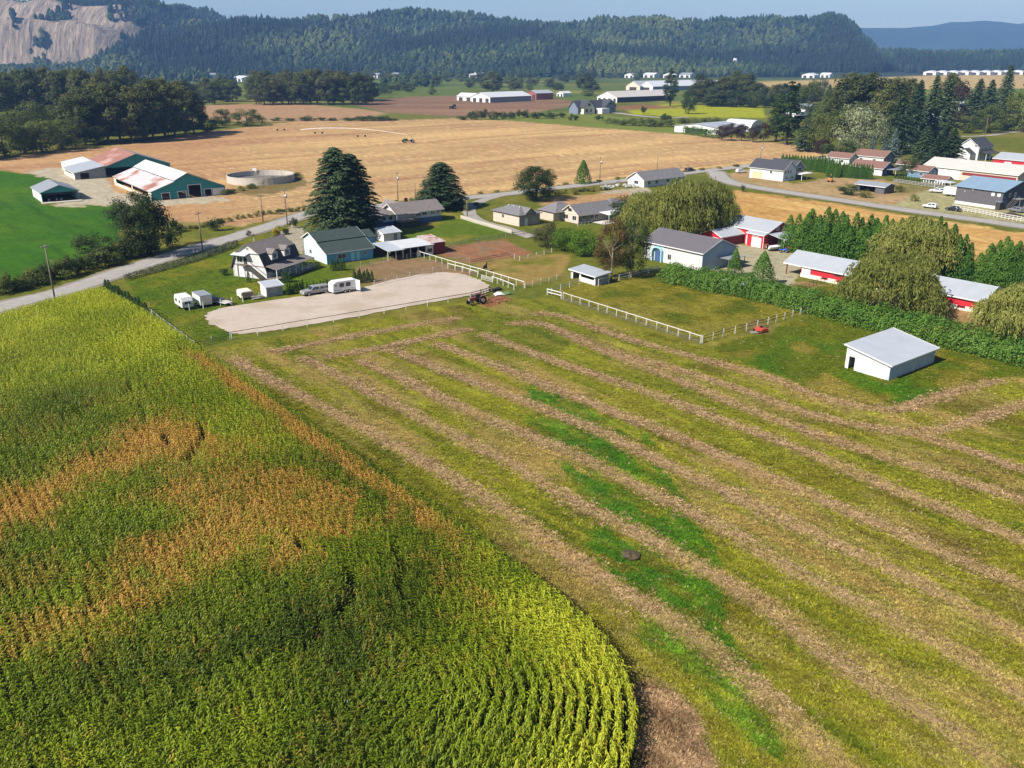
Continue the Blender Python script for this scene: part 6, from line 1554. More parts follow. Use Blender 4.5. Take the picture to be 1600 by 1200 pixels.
# --- belt of trees on the right
for k, px, pb, pt, w, nm, lb in [
 ('poplar', 1228, 226, 116, 36, 'poplar_tree', 'tall dark poplar at the edge of the roadside tree belt'), ('poplar', 1212, 220, 140, 24, 'poplar_tree', 'shorter poplar just behind the tall dark one'),
 ('broad', 1262, 182, 128, 34, 'broadleaf_tree', 'thin reddish topped tree against the far tan field'), ('conif', 1258, 236, 176, 34, 'conifer_tree', 'dark conifer next to the tall dark poplar'), ('broad', 1284, 240, 170, 42, 'broadleaf_tree', 'leafy green tree between the poplar and the silver willow'),
 ('cotton', 1320, 214, 110, 58, 'broadleaf_tree', 'big rounded tree rising above the silver willow'), ('cotton', 1350, 216, 108, 60, 'broadleaf_tree', 'tallest rounded tree of the roadside tree belt'), ('cotton', 1384, 220, 116, 50, 'broadleaf_tree', 'tall leafy tree next to the tallest rounded one'), ('conif', 1398, 240, 140, 44, 'conifer_tree', 'dark conifer touching the silver willow'),
 ('silver', 1340, 246, 162, 88, 'silver_willow', 'pale silvery willow in the middle of the trees'), ('purple', 1285, 246, 216, 32, 'broadleaf_tree', 'reddish brown small tree behind the tall cedar hedge'),
 ('spruce', 1360, 252, 212, 26, 'spruce_tree', 'smaller blue spruce behind the brown roofed houses'), ('spruce', 1378, 250, 216, 18, 'spruce_tree', 'slim blue spruce between two fuller ones'), ('spruce', 1393, 254, 200, 30, 'spruce_tree', 'tallest blue spruce behind the brown roofed houses'),
 ('conif', 1424, 232, 124, 36, 'conifer_tree', 'dark conifer standing before the far tan field'), ('conif', 1448, 228, 116, 40, 'conifer_tree', 'tall dark conifer before the grey bungalow'), ('conif', 1470, 222, 118, 36, 'conifer_tree', 'slim tall conifer near the grey bungalow'), ('purple', 1490, 200, 132, 44, 'broadleaf_tree', 'dark purple leaved tree behind the white cottage'),
 ('conif', 1520, 200, 122, 38, 'conifer_tree', 'pointed conifer beyond the white cottage'), ('conif', 1538, 202, 124, 34, 'conifer_tree', 'second pointed conifer beyond the white cottage'), ('conif', 1562, 198, 100, 32, 'conifer_tree', 'tallest conifer near the far glasshouses'), ('broad', 1545, 208, 164, 34, 'broadleaf_tree', 'round green tree above the curving lane'), ('broad', 1596, 206, 134, 44, 'broadleaf_tree', 'leafy green tree at the end of the curving lane'), ('broad', 1510, 208, 178, 28, 'broadleaf_tree', 'pale green small tree beside the white cottage'), ('darkb', 1570, 204, 170, 36, 'broadleaf_tree', 'dark round tree beside the curving lane'),
 ('conif', 1440, 264, 196, 40, 'conifer_tree', 'conifer farthest from the tall white house of the three before it'), ('conif', 1462, 268, 208, 40, 'conifer_tree', 'broad dark conifer in front of the tall white house'), ('conif', 1482, 266, 200, 40, 'conifer_tree', 'dark conifer touching the tall white house'), ('darkb', 1418, 274, 246, 34, 'broadleaf_tree', 'low dark tree between the brown roofed houses'),
 ('broad', 1290, 214, 150, 40, 'broadleaf_tree', 'yellow green tree in front of the pale roofed house'), ('darkb', 1310, 250, 214, 44, 'broadleaf_tree', 'dark leafy tree above the brown roofed house'), ('cotton', 1412, 212, 118, 40, 'broadleaf_tree', 'broad tree between the tall conifers'), ('cotton', 1480, 190, 112, 36, 'broadleaf_tree', 'broad tree in the gap before the glasshouses'), ('darkb', 1325, 304, 286, 26, 'broadleaf_tree', 'small green tree by the dark open garage'),
 ('bushl', 1405, 300, 288, 16, 'shrub', 'yellowing small tree beside the dark open garage'), ('weed', 1352, 308, 298, 26, 'shrub', 'dry orange shrub before the dark open garage'), ('weed', 1428, 314, 304, 20, 'shrub', 'dry shrub beside the gravel yard'), ('bush', 1160, 299, 288, 8, 'shrub', 'small bush where the two roads part'),
 ('willow', 1640, 310, 240, 60, 'willow_tree', 'willow by the road past the charcoal workshop')]:
    tree(k, px, pb, pt, w, nm, lb, cat='shrub' if nm == 'shrub' else 'tree')
for k in range(26):
    px = 1205 + k * 8.6 + random.uniform(-5, 5); pb = random.uniform(150, 172)
    tree(random.choice(['cotton', 'conif', 'darkb']), px, pb, random.uniform(118, 136), random.uniform(18, 30), 'belt_tree', 'tree in the hazy row behind the roadside tree belt', 'back row of the roadside tree belt')
for k in range(16):
    f = k / 15; tree('thujabig', 1222 + 70 * f, 262 + 8 * f, 240 + 4 * f, 8.5, 'cedar_tree', 'tall cedar in the high hedge behind the white house with deck', 'high cedar hedge', 'cedar')
for k in range(5): tree('thujabig', 1294 + 3.6 * k, 276 + k * .3, 248 + k * .2, 9, 'cedar_tree', 'cedar at the short return of the high hedge', 'short return of the cedar hedge', 'cedar')
for k in range(12): tree('thujabig', 1316 + 4 * k, 277 + .3 * k, 252.5 + .3 * k, 6.5, 'cedar_tree', 'clipped cedar in the dark block before the brown roofs', 'clipped cedar block', 'cedar')
for k in range(20): tree('thuja', 1398 + 4.2 * k, 282 + .62 * k, 272 + .7 * k, 4.2, 'columnar_cedar', 'small cedar in the row along the slatted yard fence', 'small cedars by the yard fence', 'cedar')
for k in range(9): tree(random.choice(['weed', 'bushl']), 352 + k * 13 + random.uniform(-4, 4), 303 - k * 3.2 + random.uniform(-2, 2), 297 - k * 3.4, random.uniform(14, 24), 'bank_weeds', 'rough weeds on the bank round the slurry tank', 'weeds round the slurry tank', 'weeds')
for k in range(10): tree(random.choice(['weed', 'bushl']), 850 + k * 11 + random.uniform(-3, 3), 304 - k * .7 + random.uniform(-2, 3), 298 - k * .8, random.uniform(10, 18), 'ditch_weeds', 'scrubby weeds in the ditch between road and bungalow', 'ditch weeds by the bungalow', 'weeds')
# ================================================================== FENCES
FW = mat('white_fence_board', (.60, .59, .56), .7, .12, 2.0)
FG = mat('grey_fence_wood', (.30, .28, .25), .85, .25, 2.0)
FD = mat('dark_pipe', (.06, .055, .05), .6, .2, 2.0)
WIRE = mat('fence_wire', (.32, .32, .32), .5, .1, 2.0, metal=.5)
def fence(label, pts, h=1.35, step=2.8, rails=(1.25,), post=FW, rail=FW, pw=.13, rh=.12, group=None, name='fence', caps=False, sag=0.0):
    P = [Vector((*G(*p), 0)) for p in pts]
    t = thing(name, label, 'fence', (P[0].x, P[0].y, -.06), 0, group)
    o = P[0].copy()
    stops = []
    for a, b_ in zip(P, P[1:]):
        n = max(1, round((b_ - a).length / step))
        stops += [a + (b_ - a) * (k / n) for k in range(n)]
    stops.append(P[-1])
    for s in stops:
        q = s - o; hh = h * random.uniform(.95, 1.06)
        ubox('post', post, t, (q.x + random.uniform(-.03, .03), q.y, hh / 2), (pw, pw, hh), random.uniform(0, .4), random.uniform(-.03, .03))
    for a, b_ in zip(stops, stops[1:]):
        for r in rails:
            p, q = a - o, b_ - o
            bar('rail', rail, t, (p.x, p.y, r + random.uniform(-.03, .03)), (q.x, q.y, r + random.uniform(-.03, .03)), .05, rh)
    return t
fence('white rail fence along the front of the grass paddock', [(880, 467), (1095, 536)], 1.4, 2.6, (1.32,), pw=.13, rh=.12)
fence('dark wire sheep netting below the paddock front rail', [(882, 470), (1093, 538)], .9, 5.2, (.3, .6, .85), post=FG, rail=WIRE, pw=.06, rh=.02)
fence('short white double railed gate section at the paddock corner', [(855, 460.5), (877, 466.5)], 1.4, 3.4, (.65, 1.3), pw=.16, rh=.18, name='gate')
fence('dark rail fence with white posts on the shed side of the paddock', [(1097, 536), (1130, 526), (1200, 507), (1262, 488)], 1.4, 2.7, (.75, 1.25), rail=FD, rh=.08)
fence('grey fence between the paddock corner and the white shelter', [(862, 460), (876, 454), (890, 449), (905, 445)], 1.3, 3.2, (.65, 1.15), rail=FG, rh=.1)
fence('white rail fence below the dark green maple', [(967, 438), (998, 430), (1028, 423)], 1.3, 3.2, (.6, 1.2), rh=.14)
fence('white hoop rail beside the shelter wall', [(935, 447), (951, 443)], 1.6, 3.5, (1.5,), rh=.1, name='hitching_rail')
fence('thin dark rail fence along the sand riding arena', [(362, 530), (480, 510), (600, 490), (700, 473), (735, 467)], 1.35, 4.4, (1.3,), rail=FD, pw=.12, rh=.09)
fence('wooden yard rails behind the red tractor', [(736, 467), (752, 463), (768, 458)], 1.5, 1.9, (.5, .9, 1.35), post=FG, rail=DWOOD, rh=.14)
fence('dark mesh fence with white posts at the corner of the corn', [(304, 543), (331, 537), (360, 530)], 1.35, 4.2, (.35, .8, 1.25), rail=FD, rh=.04)
fence('pale rail fence between the corn and the lawn', [(230, 489), (266, 516), (302, 543)], 1.4, 3.2, (.7, 1.3), rail=STEEL, rh=.1)
fence('long white rail fence between the dirt paddocks and the arena', [(654, 401), (700, 415), (760, 432), (819, 450)], 1.5, 2.7, (1.4,), pw=.13, rh=.15)
fence('second white rail fence close to the arena corner', [(700, 419), (722, 425), (746, 432)], 1.3, 2.7, (1.2,), pw=.15, rh=.16)
fence('last short white rail fence beside the arena exit', [(769, 440), (786, 446), (803, 453)], 1.3, 2.7, (1.2,), pw=.15, rh=.16)
fence('open white field gate standing between the rail fences', [(752, 437), (770, 442)], 1.2, 3.0, (.3, .6, .9, 1.15), pw=.09, rh=.07, name='gate')
fence('wire fence with white stakes between dirt paddock and arena', [(585, 447), (620, 439), (660, 430), (692, 423)], 1.3, 3.0, (.5, .9, 1.2), rail=WIRE, pw=.09, rh=.02)
fence('wire fence with white stakes in front of the blue barn', [(547, 421), (580, 414), (620, 407), (652, 402)], 1.3, 3.0, (.5, .9, 1.2), rail=WIRE, pw=.1, rh=.025)
fence('grey wooden fence between the back lawn and the red paddock', [(690, 390), (730, 381), (790, 372), (832, 365)], 1.35, 3.2, (.55, 1.15), post=FG, rail=FG, rh=.13)
fence('short dark fence along the near side of the red paddock', [(734, 413), (765, 407), (795, 401)], 1.2, 3.4, (.6, 1.05), post=FG, rail=DWOOD, rh=.1)
fence('stake fence from the white rails to the small white shelter', [(820, 450), (845, 444), (870, 438), (892, 434)], 1.2, 2.8, (.5, 1.0), rail=FG, rh=.06)
fence('stake fence on the far side of the dry grass paddock', [(795, 401), (812, 407), (838, 402), (862, 394)], 1.2, 3.2, (.5, 1.0), rail=WIRE, rh=.03)
fence('grey three rail fence along the roadside hedge', [(194, 439), (250, 424), (300, 410), (345, 394), (368, 385)], 1.3, 3.0, (.4, .8, 1.2), post=FG, rail=FG, rh=.12)
fence('row of white stakes with a thin wire in front of the campers', [(296, 485), (318, 482), (345, 477), (380, 472), (405, 467)], 1.3, 2.8, (1.0,), rail=WIRE, rh=.02)
fence('white panel fence between the road and the charcoal workshop', [(1488, 327), (1530, 334), (1570, 342), (1620, 351)], 1.6, 1.3, (.4, .9, 1.45), pw=.14, rh=.16)
fence('slatted grey yard fence behind the gravel yard', [(1396, 285), (1440, 291), (1482, 297)], 1.6, 1.4, (.4, .9, 1.4), post=FG, rail=FG, rh=.2)
fence('black pen fence in front of the long red barn', [(1253, 452), (1270, 446), (1288, 441)], 1.2, 1.6, (.3, .6, .9, 1.15), post=FD, rail=FD, pw=.06, rh=.04)
t = thing('garden_wall', 'low pale concrete wall along the lane beside the back lawn', 'wall', (*G(720, 341), -.05))
q = [Vector((*G(*p), 0)) - Vector((*G(720, 341), 0)) for p in [(720, 341), (745, 349), (770, 356), (800, 365)]]
for a, b_ in zip(q, q[1:]): bar('wall_panel', CONC, t, (a.x, a.y, .5), (b_.x, b_.y, .5), .2, 1.0)

# ================================================================== POLES
POLE = mat('pole_wood', (.20, .165, .13), .85, .25, 1.5, bump=.01)
def pole(px, pb, pt, label, arm=True, can=False, lamp=False, r=.17):
    h = HH(px, pb, pt); t = thing('utility_pole', label, 'pole', (*G(px, pb), -.1))
    MB().tube((0, 0, 0), (0, 0, h), r, r * .62, 9).build('mast', POLE, t, True)
    if arm:
        ubox('crossarm', POLE, t, (0, 0, h - .5), (.14, 2.2, .14), R(-15))
        for k in (-.95, -.35, .35, .95): MB().tube((-k * math.sin(R(-15)), k * math.cos(R(-15)), h - .44), (-k * math.sin(R(-15)), k * math.cos(R(-15)), h - .2), .06, .04, 6).build('insulator', STEEL, t)
    if can:
        MB().tube((.35, -.25, h - 2.7), (.35, -.25, h - 1.6), .3, .3, 10).build('transformer', STEEL, t, True)
    if lamp:
        bar('lamp_arm', STEEL, t, (0, 0, h - 2.6), (-1.6, -1.2, h - 2.0), .09, .09); ubox('lamp_head', WHITE, t, (-1.7, -1.3, h - 2.0), (.6, .3, .16), .6)
for a in [(86, 468, 381, 'wooden power pole beside the road at the corn field corner'), (317, 394, 330, 'wooden power pole beside the lawn hedge'), (411, 346, 303, 'slim power pole before the slurry tank'), (449, 351, 294, 'power pole with transformer and lamp at the road bend', True, True, True), (622, 313, 268, 'power pole with transformer behind the ranch house', True, True), (649, 309, 286, 'thin pole beside the ranch house chimney', False), (937, 287, 244, 'power pole by the road in front of the tan field', True, True), (1026, 277, 240, 'bare power pole near the hidden neighbour house', False), (1187, 259, 224, 'power pole by the junction of the two roads', True, True), (730, 338, 312, 'short pole at the lane corner', False), (1307, 252, 210, 'pole behind the high cedar hedge', True, True), (1384, 245, 206, 'tilted thin pole beside the blue spruces', False), (1460, 226, 195, 'lamp post by the white cottage', False, False, True), (1537, 222, 184, 'power pole by the curving lane'), (1601, 262, 232, 'pole beyond the red shed', False)]:
    pole(*a)
t = thing('radio_mast', 'pale round topped mast on the wooded hill', 'mast', (*G(1147, 118), 0))
hm_ = HH(1147, 118, 91); MB().tube((0, 0, 0), (0, 0, hm_ - 8), 2.2, 1.6, 8).build('shaft', WHITE, t); MB().tube((0, 0, hm_ - 8), (0, 0, hm_), 5.5, 5.5, 12).build('tank', WHITE, t)

# ================================================================== VEHICLES
TYRE = BLACK
RIM = mat('wheel_rim', (.5, .5, .52), .35, .1, 3, metal=.7)
def wheel(parent, x, y, r=.36, w=.24):
    o = MB().tube((x, y - w / 2, r), (x, y + w / 2, r), r, r, 16).build('wheel', TYRE, parent)
    s = -1 if y < 0 else 1
    MB().tube((x, y + s * (w / 2 - .02), r), (x, y + s * (w / 2 + .02), r), r * .58, r * .55, 12).build('rim', RIM, o)
LAMP = mat('lamp_lens', (.7, .7, .68), .2, .05, 3); TAIL = mat('tail_lamp', (.35, .02, .02), .3, .05, 3)
def paint_mat(nm, c): return mat(nm, c, .28, .06, 1.5, spec=.6, metal=.15)
def vehicle(name, label, px, py, rot, L_, W, paint, style, group=None):
    t = thing(name, label, 'car' if style != 'pickup' else 'truck', (*G(px, py), .02), rot, group)
    w = W / 2; x0 = -L_ / 2; x1 = L_ / 2
    if style == 'pickup':
        body_ = [(x0, .5), (x0 + .05, 1.02), (x0 + .45 * L_, 1.05), (x0 + .70 * L_, 1.08), (x1 - .25, .98), (x1, .86), (x1, .42), (x0, .42)]
        cab = [(x0 + .40 * L_, 1.04), (x0 + .43 * L_, 1.72), (x0 + .62 * L_, 1.74), (x0 + .74 * L_, 1.05)]
        can = [(x0 + .03, 1.02), (x0 + .16, 1.66), (x0 + .40 * L_, 1.70), (x0 + .41 * L_, 1.04)]
    elif style == 'suv':
        body_ = [(x0, .45), (x0, .98), (x0 + .55 * L_, 1.0), (x0 + .76 * L_, .98), (x1 - .1, .86), (x1, .62), (x1, .38), (x0, .38)]
        cab = [(x0 + .05, .97), (x0 + .30, 1.62), (x0 + .55 * L_, 1.66), (x0 + .74 * L_, .99)]; can = None
    else:
        body_ = [(x0, .4), (x0 + .05, .88), (x0 + .6 * L_, .92), (x0 + .74 * L_, .88), (x1 - .1, .74), (x1, .55), (x1, .32), (x0, .32)]
        cab = [(x0 + .12 * L_, .88), (x0 + .28 * L_, 1.40), (x0 + .55 * L_, 1.42), (x0 + .73 * L_, .89)]; can = None
    bo = MB().prism(body_, 'y', -w, w).build('body', paint, t, bevel=.07)
    def upper(nm, poly, m_):
        n = len(poly); mb = MB()
        zb = min(p[1] for p in poly)
        def y_(p): return w - .02 - (p[1] - zb) * .16
        mb.add([(p[0], -y_(p), p[1]) for p in poly] + [(p[0], y_(p), p[1]) for p in poly], [tuple(range(n)), tuple(range(2 * n - 1, n - 1, -1))] + [((i + 1) % n, i, n + i, n + (i + 1) % n) for i in range(n)])
        return mb.build(nm, m_, t, bevel=.05)
    cb = upper('cab', cab, paint)
    zc0, zc1 = cab[0][1], cab[1][1]
    def side_glass(parent, poly, a, b_):
        za, zb = poly[0][1], poly[1][1]
        z0, z1 = za + .12 * (zb - za) + .02, zb - .18 * (zb - za)
        def xx(z, k):                                    # edges follow the pillars
            fr = (z - za) / (zb - za)
            l = poly[0][0] + (poly[1][0] - poly[0][0]) * fr; r_ = poly[3][0] + (poly[2][0] - poly[3][0]) * fr
            return l + (r_ - l) * k
        for s in (-1, 1):
            y0 = s * (w - .02 - (z0 - za) * .16 + .012); y1 = s * (w - .02 - (z1 - za) * .16 + .012)
            mb = MB(); mb.add([(xx(z0, a), y0, z0), (xx(z0, b_), y0, z0), (xx(z1, b_), y1, z1), (xx(z1, a), y1, z1)], [(0, 1, 2, 3)]); mb.build('side_window', GLASS, parent)
    for a, b_ in ((.08, .46), (.52, .90)): side_glass(cb, cab, a, b_)
    p, q = cab[3], cab[2]
    mb = MB(); k0, k1 = .12, .88
    f0 = (p[0] + (q[0] - p[0]) * k0 + .02, p[1] + (q[1] - p[1]) * k0 + .012); f1 = (p[0] + (q[0] - p[0]) * k1 + .02, p[1] + (q[1] - p[1]) * k1 + .012)
    mb.add([(f0[0], -w + .14, f0[1]), (f0[0], w - .14, f0[1]), (f1[0], w - .24, f1[1]), (f1[0], -w + .24, f1[1])], [(0, 1, 2, 3)]); mb.build('windscreen', GLASS, cb)
    if can:
        cn = upper('canopy', can, paint); side_glass(cn, can, .1, .9)
        mb = MB(); mb.add([(can[0][0] - .0 + .02, -w + .2, 1.1), (can[0][0] + .02, w - .2, 1.1), (can[1][0] - .03, w - .26, 1.58), (can[1][0] - .03, -w + .26, 1.58)], [(0, 1, 2, 3)]); mb.build('rear_window', GLASS, cn)
    for x in (x0 + .2 * L_, x1 - .18 * L_):
        for y in (-w + .08, w - .08): wheel(t, x, y, .38 if style == 'pickup' else .33)
    for y in (-w + .25, w - .25):
        ubox('headlight', LAMP, t, (x1 - .02, y, .72 if style != 'car' else .58), (.06, .32, .16)); ubox('tail_light', TAIL, t, (x0 + .0, y, .8 if style != 'car' else .66), (.06, .2, .2))
    ubox('bumper', STEEL, t, (x1 + .02, 0, .45), (.12, W * .94, .16)); ubox('bumper', STEEL, t, (x0 - .02, 0, .45), (.12, W * .94, .16))
    return t
vehicle('pickup_truck', 'silver grey pickup with canopy parked at the edge of the sand arena', 493, 459, 38 + 180, 5.9, 1.95, paint_mat('silver_paint', (.30, .29, .28)), 'pickup')
vehicle('parked_car', 'white hatchback with dark roof beside the road at the gravel yard', 1453, 325, 128, 4.4, 1.8, paint_mat('white_car_paint', (.72, .72, .72)), 'suv')
vehicle('parked_car', 'black car parked next to the white panel fence', 1489, 329, 128, 4.6, 1.8, paint_mat('black_car_paint', (.02, .02, .025)), 'car')
vehicle('parked_truck', 'white pickup on the gravel yard before the slatted fence', 1465, 301, 150, 5.6, 1.9, paint_mat('pale_truck_paint', (.6, .62, .66)), 'pickup')
vehicle('parked_car', 'white car beside the beige garage door of the new house', 1158, 270, 20, 4.6, 1.8, paint_mat('white_car_paint_b', (.74, .74, .74)), 'suv')
vehicle('parked_car', 'black van on the road behind the willow clump', 1078, 268, 37, 5.0, 2.0, paint_mat('black_van_paint', (.025, .025, .03)), 'suv')
vehicle('parked_car', 'grey car by the outside stair of the charcoal workshop', 1587, 331, 110, 4.6, 1.85, paint_mat('grey_car_paint', (.2, .21, .23)), 'suv')
vehicle('parked_car', 'white and dark car parked behind the hedge by the golden cedars', 1168, 449, 30, 4.5, 1.8, paint_mat('white_car_paint_c', (.7, .7, .72)), 'car')
# horse trailer
t = thing('horse_trailer', 'white horse trailer with open rear door behind the silver pickup', 'trailer', (*G(535, 456.5), .02), 38 + 180)
MB().prism([(-2.7, .45), (-2.7, 2.55), (1.8, 2.6), (2.5, 2.2), (2.6, .45)], 'y', -1.05, 1.05).build('body', WHITE, t, bevel=.08)
for x in (-.5, .5):
    for y in (-1.0, 1.0): wheel(t, x - .6, y, .36)
for u in (-.9, .55): ubox('window', GLASS, t, (u, 1.06, 1.75), (1.0, .04, .8)); 
ubox('small_window', GLASS, t, (1.9, 1.06, 1.8), (.35, .04, .3)); ubox('rear_door', WHITE, t, (-2.75, 1.75, 1.45), (.08, 1.3, 2.1), .2)
bar('tow_bar', STEEL, t, (2.6, 0, .5), (3.6, 0, .5), .12, .12); ubox('mudguard', WHITE, t, (-.6, 1.12, .8), (2.1, .16, .12)); ubox('stripe', GREYTIN, t, (0, 1.055, .8), (4.6, .02, .12))
# camper and box trailer
t = thing('camper_trailer', 'white camper trailer beside the lawn end of the arena', 'trailer', (*G(296, 482.5), .02), 40)
MB().prism([(.0, .5), (.0, 1.7), (.5, 2.45), (3.9, 2.5), (4.5, 1.9), (4.5, .5)], 'y', 0, 2.2).build('body', WHITE2, t, bevel=.1)
t.rotation_euler = (0, 0, R(128)); t.location.x += 1.0; t.location.y -= .2
for y in (.1, 2.1): wheel(t, 2.3, y, .32)
ubox('window', GLASS, t, (1.2, 2.21, 1.55), (.7, .04, .5)); ubox('window', GLASS, t, (3.2, 2.21, 1.55), (.9, .04, .5)); ubox('door', GREYTIN, t, (2.2, -.02, 1.35), (.7, .04, 1.6)); ubox('window', GLASS, t, (-.02, 1.1, 1.4), (.04, 1.1, .5)); bar('tow_bar', STEEL, t, (4.5, 1.1, .55), (5.4, 1.1, .5), .12, .1)
t = thing('cargo_trailer', 'white boxy trailer with grey roof next to the camper', 'trailer', (*G(314, 481.5), .02), 128)
MB().box(0, 4.3, -2.3, 0, .45, 2.3).build('body', WHITE, t, bevel=.06); ubox('roof', GREYTIN, t, (2.15, -1.15, 2.33), (4.4, 2.4, .06))
for y in (-.1, -2.2): wheel(t, 2.2, y, .32)
ubox('door', STEEL, t, (-.02, -1.15, 1.35), (.04, 1.9, 1.6)); bar('tow_bar', STEEL, t, (4.3, -1.15, .5), (5.2, -1.15, .5), .12, .1)
t = thing('flat_trailer', 'flat grey trailer deck lying beside the boxy trailer', 'trailer', (*G(348, 475), .02), -35)
ubox('deck', mat('grey_deck', (.5, .48, .45), .8, .15, 2), t, (0, 0, .55), (4.2, 1.9, .1))
for y in (-1, 1): wheel(t, -.3, y, .3, .2)
bar('tow_bar', STEEL, t, (2.1, 0, .5), (3.0, 0, .4), .1, .1)
for k in range(3): ubox('side_rail', DWOOD, t, (-1.4 + k * 1.4, .9, .7), (1.2, .05, .2))
vehicle('parked_car', 'dark low car between the boxy trailer and the flat deck', 337, 474, 35, 3.8, 1.7, paint_mat('dark_car_paint', (.03, .035, .05)), 'car')
t = thing('canvas_trailer', 'cream covered utility trailer on the lawn before the farmhouse', 'trailer', (-53.5, 165.8, .02), 34)
MB().prism([(0, .4), (0, 1.45), (.3, 1.7), (2.2, 1.7), (2.5, 1.45), (2.5, .4)], 'y', 0, 2.9).build('canopy', CREAM, t, bevel=.05)
ubox('rear_panel', mat('brown_canvas', (.22, .17, .13), .8, .2, 2), t, (1.25, -.03, .95), (2.3, .06, 1.0))
for x in (.05, 2.45): MB().tube((x - .1, 1.5, .32), (x + .1, 1.5, .32), .32, .32, 14).build('wheel', TYRE, t)
t = bld('tool_shed', 'small white tool shed with pale roof beside the arena cedars', (-49.1, 168.2), 37, 'shed')
E = (0, 3.4, 0, 3.2); pr = [(0, 2.05), (3.2, 2.55)]
body(t, *E, 'x', pr, WHITE, mats={'R': GREYW}); roof(t, *E, 'x', pr, TINX, .25, .07, fascia=WHITE); door(t, 'L', 1.0, 2.0, .02, 1.8, WHITE, E); window(t, 'R', 1.2, 2.0, 1.0, 1.5, None, E)
t = thing('lumber_stack', 'untidy stack of grey boards beside the tool shed', 'lumber', (*G(405, 467), 0), 30)
for k in range(9): ubox('board', [FG, WOOD, FW][k % 3], t, (random.uniform(-.4, .4), random.uniform(-.7, .7), .08 + k * .06), (random.uniform(1.8, 2.8), .2, .05), random.uniform(-.25, .25))
# field shelter beside the maple
t = bld('horse_shelter', 'small open horse shelter with pale flat roof at the paddock corner', (17.6, 177.9), 35, 'shelter')
E = (0, 3.6, 0, 8.2); pr = [(0, 1.95), (3.6, 2.35)]
body(t, *E, 'y', pr, GREYW, holes={'L': [(.5, 4.9, .95, 1.75), (5.4, 7.6, 0, 1.75)]}, mats={'L': WHITE}); roof(t, *E, 'y', pr, TIN, .45, .09, fascia=WHITE)
ubox('manger', WOOD, t, (1.2, 2.6, .5), (.6, 3.6, .6))
# tractor and harrow
t = thing('tractor', 'old red tractor with dark wheels behind the arena fence', 'tractor', (*G(746, 474), 0), 38)
TR = paint_mat('tractor_red', (.26, .06, .06))
MB().prism([(-2.0, .75), (-2.0, 1.35), (-.4, 1.45), (-.3, .7)], 'y', -.32, .32).build('bonnet', TR, t, bevel=.05)
ubox('grille', STEEL, t, (-2.02, 0, 1.05), (.06, .5, .5)); MB().box(-.4, 1.0, -.38, .38, .55, 1.0).build('gearbox', BLACK, t)
for y in (-.85, .85): wheel(t, .7, y, .78, .42); ubox('mudguard', TR, t, (.7, y, 1.6), (1.2, .45, .06))
for y in (-.7, .7): wheel(t, -1.7, y, .42, .26)
ubox('seat', BLACK, t, (.75, 0, 1.25), (.5, .5, .12)); MB().tube((-.1, 0, 1.3), (.2, 0, 1.75), .03, .03, 6).build('steering_column', BLACK, t); MB().tube((.12, 0, 1.72), (.16, 0, 1.78), .22, .22, 14).build('steering_wheel', BLACK, t); MB().tube((-1.2, .15, 1.4), (-1.2, .15, 2.1), .05, .05, 8).build('exhaust', BLACK, t)
for y in (-.5, .5): ubox('roll_bar', BLACK, t, (1.1, y, 1.7), (.07, .07, 1.6))
ubox('roll_bar', BLACK, t, (1.1, 0, 2.5), (.07, 1.07, .07))
t = thing('disc_harrow', 'rusty red disc harrow on bare soil behind the tractor', 'harrow', (*G(776, 470), 0), 42)
RU = mat('rusty_iron', (.26, .11, .07), .8, .3, 4)
for y in (-.9, .9): bar('frame_bar', RU, t, (-1.5, y, .55), (1.5, y, .55), .1, .1)
for x in (-1.0, .9):
    bar('axle', RU, t, (x, -1.5, .35), (x, 1.5, .35), .06, .06)
    for k in range(9): MB().tube((x - .02, -1.4 + k * .35, .32), (x + .06, -1.4 + k * .35, .32), .3, .2, 12).build('disc', RU, t)
bar('draw_bar', RU, t, (-1.5, 0, .55), (-2.6, 0, .5), .1, .1)
t = thing('tarp_heap', 'white and green tarpaulin heap near the arena exit', 'tarp', (*G(790, 459), 0), 20)
for k, (m_, a) in enumerate([(WHITE, -1.4), (mat('green_tarp', (.10, .16, .06), .6, .2, 1), .6)]):
    V = [(a + x, y, .5 * max(0, 1 - (x * x / 1.4 + y * y / .8)) + random.uniform(0, .12)) for x in np.linspace(-1.1, 1.1, 8) for y in np.linspace(-.8, .8, 6)]
    mb = MB(); mb.v = V; mb.f = [(i * 6 + j, (i + 1) * 6 + j, (i + 1) * 6 + j + 1, i * 6 + j + 1) for i in range(7) for j in range(5)]; mb.build('tarp', m_, t)
t = thing('log_pile', 'dark pile of logs and brush at the arena corner', 'logs', (*G(774, 454), 0), 40)
for k in range(12): MB().tube((random.uniform(-1.6, -.8), random.uniform(-.6, .6), .2 + .12 * (k // 4)), (random.uniform(.8, 1.6), random.uniform(-.6, .6), .2 + .12 * (k // 4)), .14, .11, 7).build('log', DWOOD, t)
t = thing('rotary_mower', 'red rotary mower parked by the dark rail fence', 'mower', (*G(1189, 518), 0), 30)
MB().prism([(-.9, .2), (-.9, .55), (-.3, .75), (.5, .75), (.9, .45), (.9, .2)], 'y', -.9, .9).build('deck', paint_mat('mower_red', (.5, .07, .04)), t, bevel=.04)
for x, y in ((-1.0, -.7), (-1.0, .7)): wheel(t, x, y, .26, .16)
bar('hitch', BLACK, t, (.9, 0, .5), (1.8, 0, .6), .1, .1); ubox('gearbox', BLACK, t, (0, 0, .85), (.4, .4, .25)); MB().tube((0, 0, .9), (1.5, 0, .9), .05, .05, 6).build('drive_shaft', BLACK, t)
t = thing('wood_pallet', 'low grey pallet lying beside the red mower', 'pallet', (*G(1178, 520), 0), 10)
for k in range(5): ubox('slat', FG, t, (0, -.5 + k * .25, .13), (1.2, .16, .03))
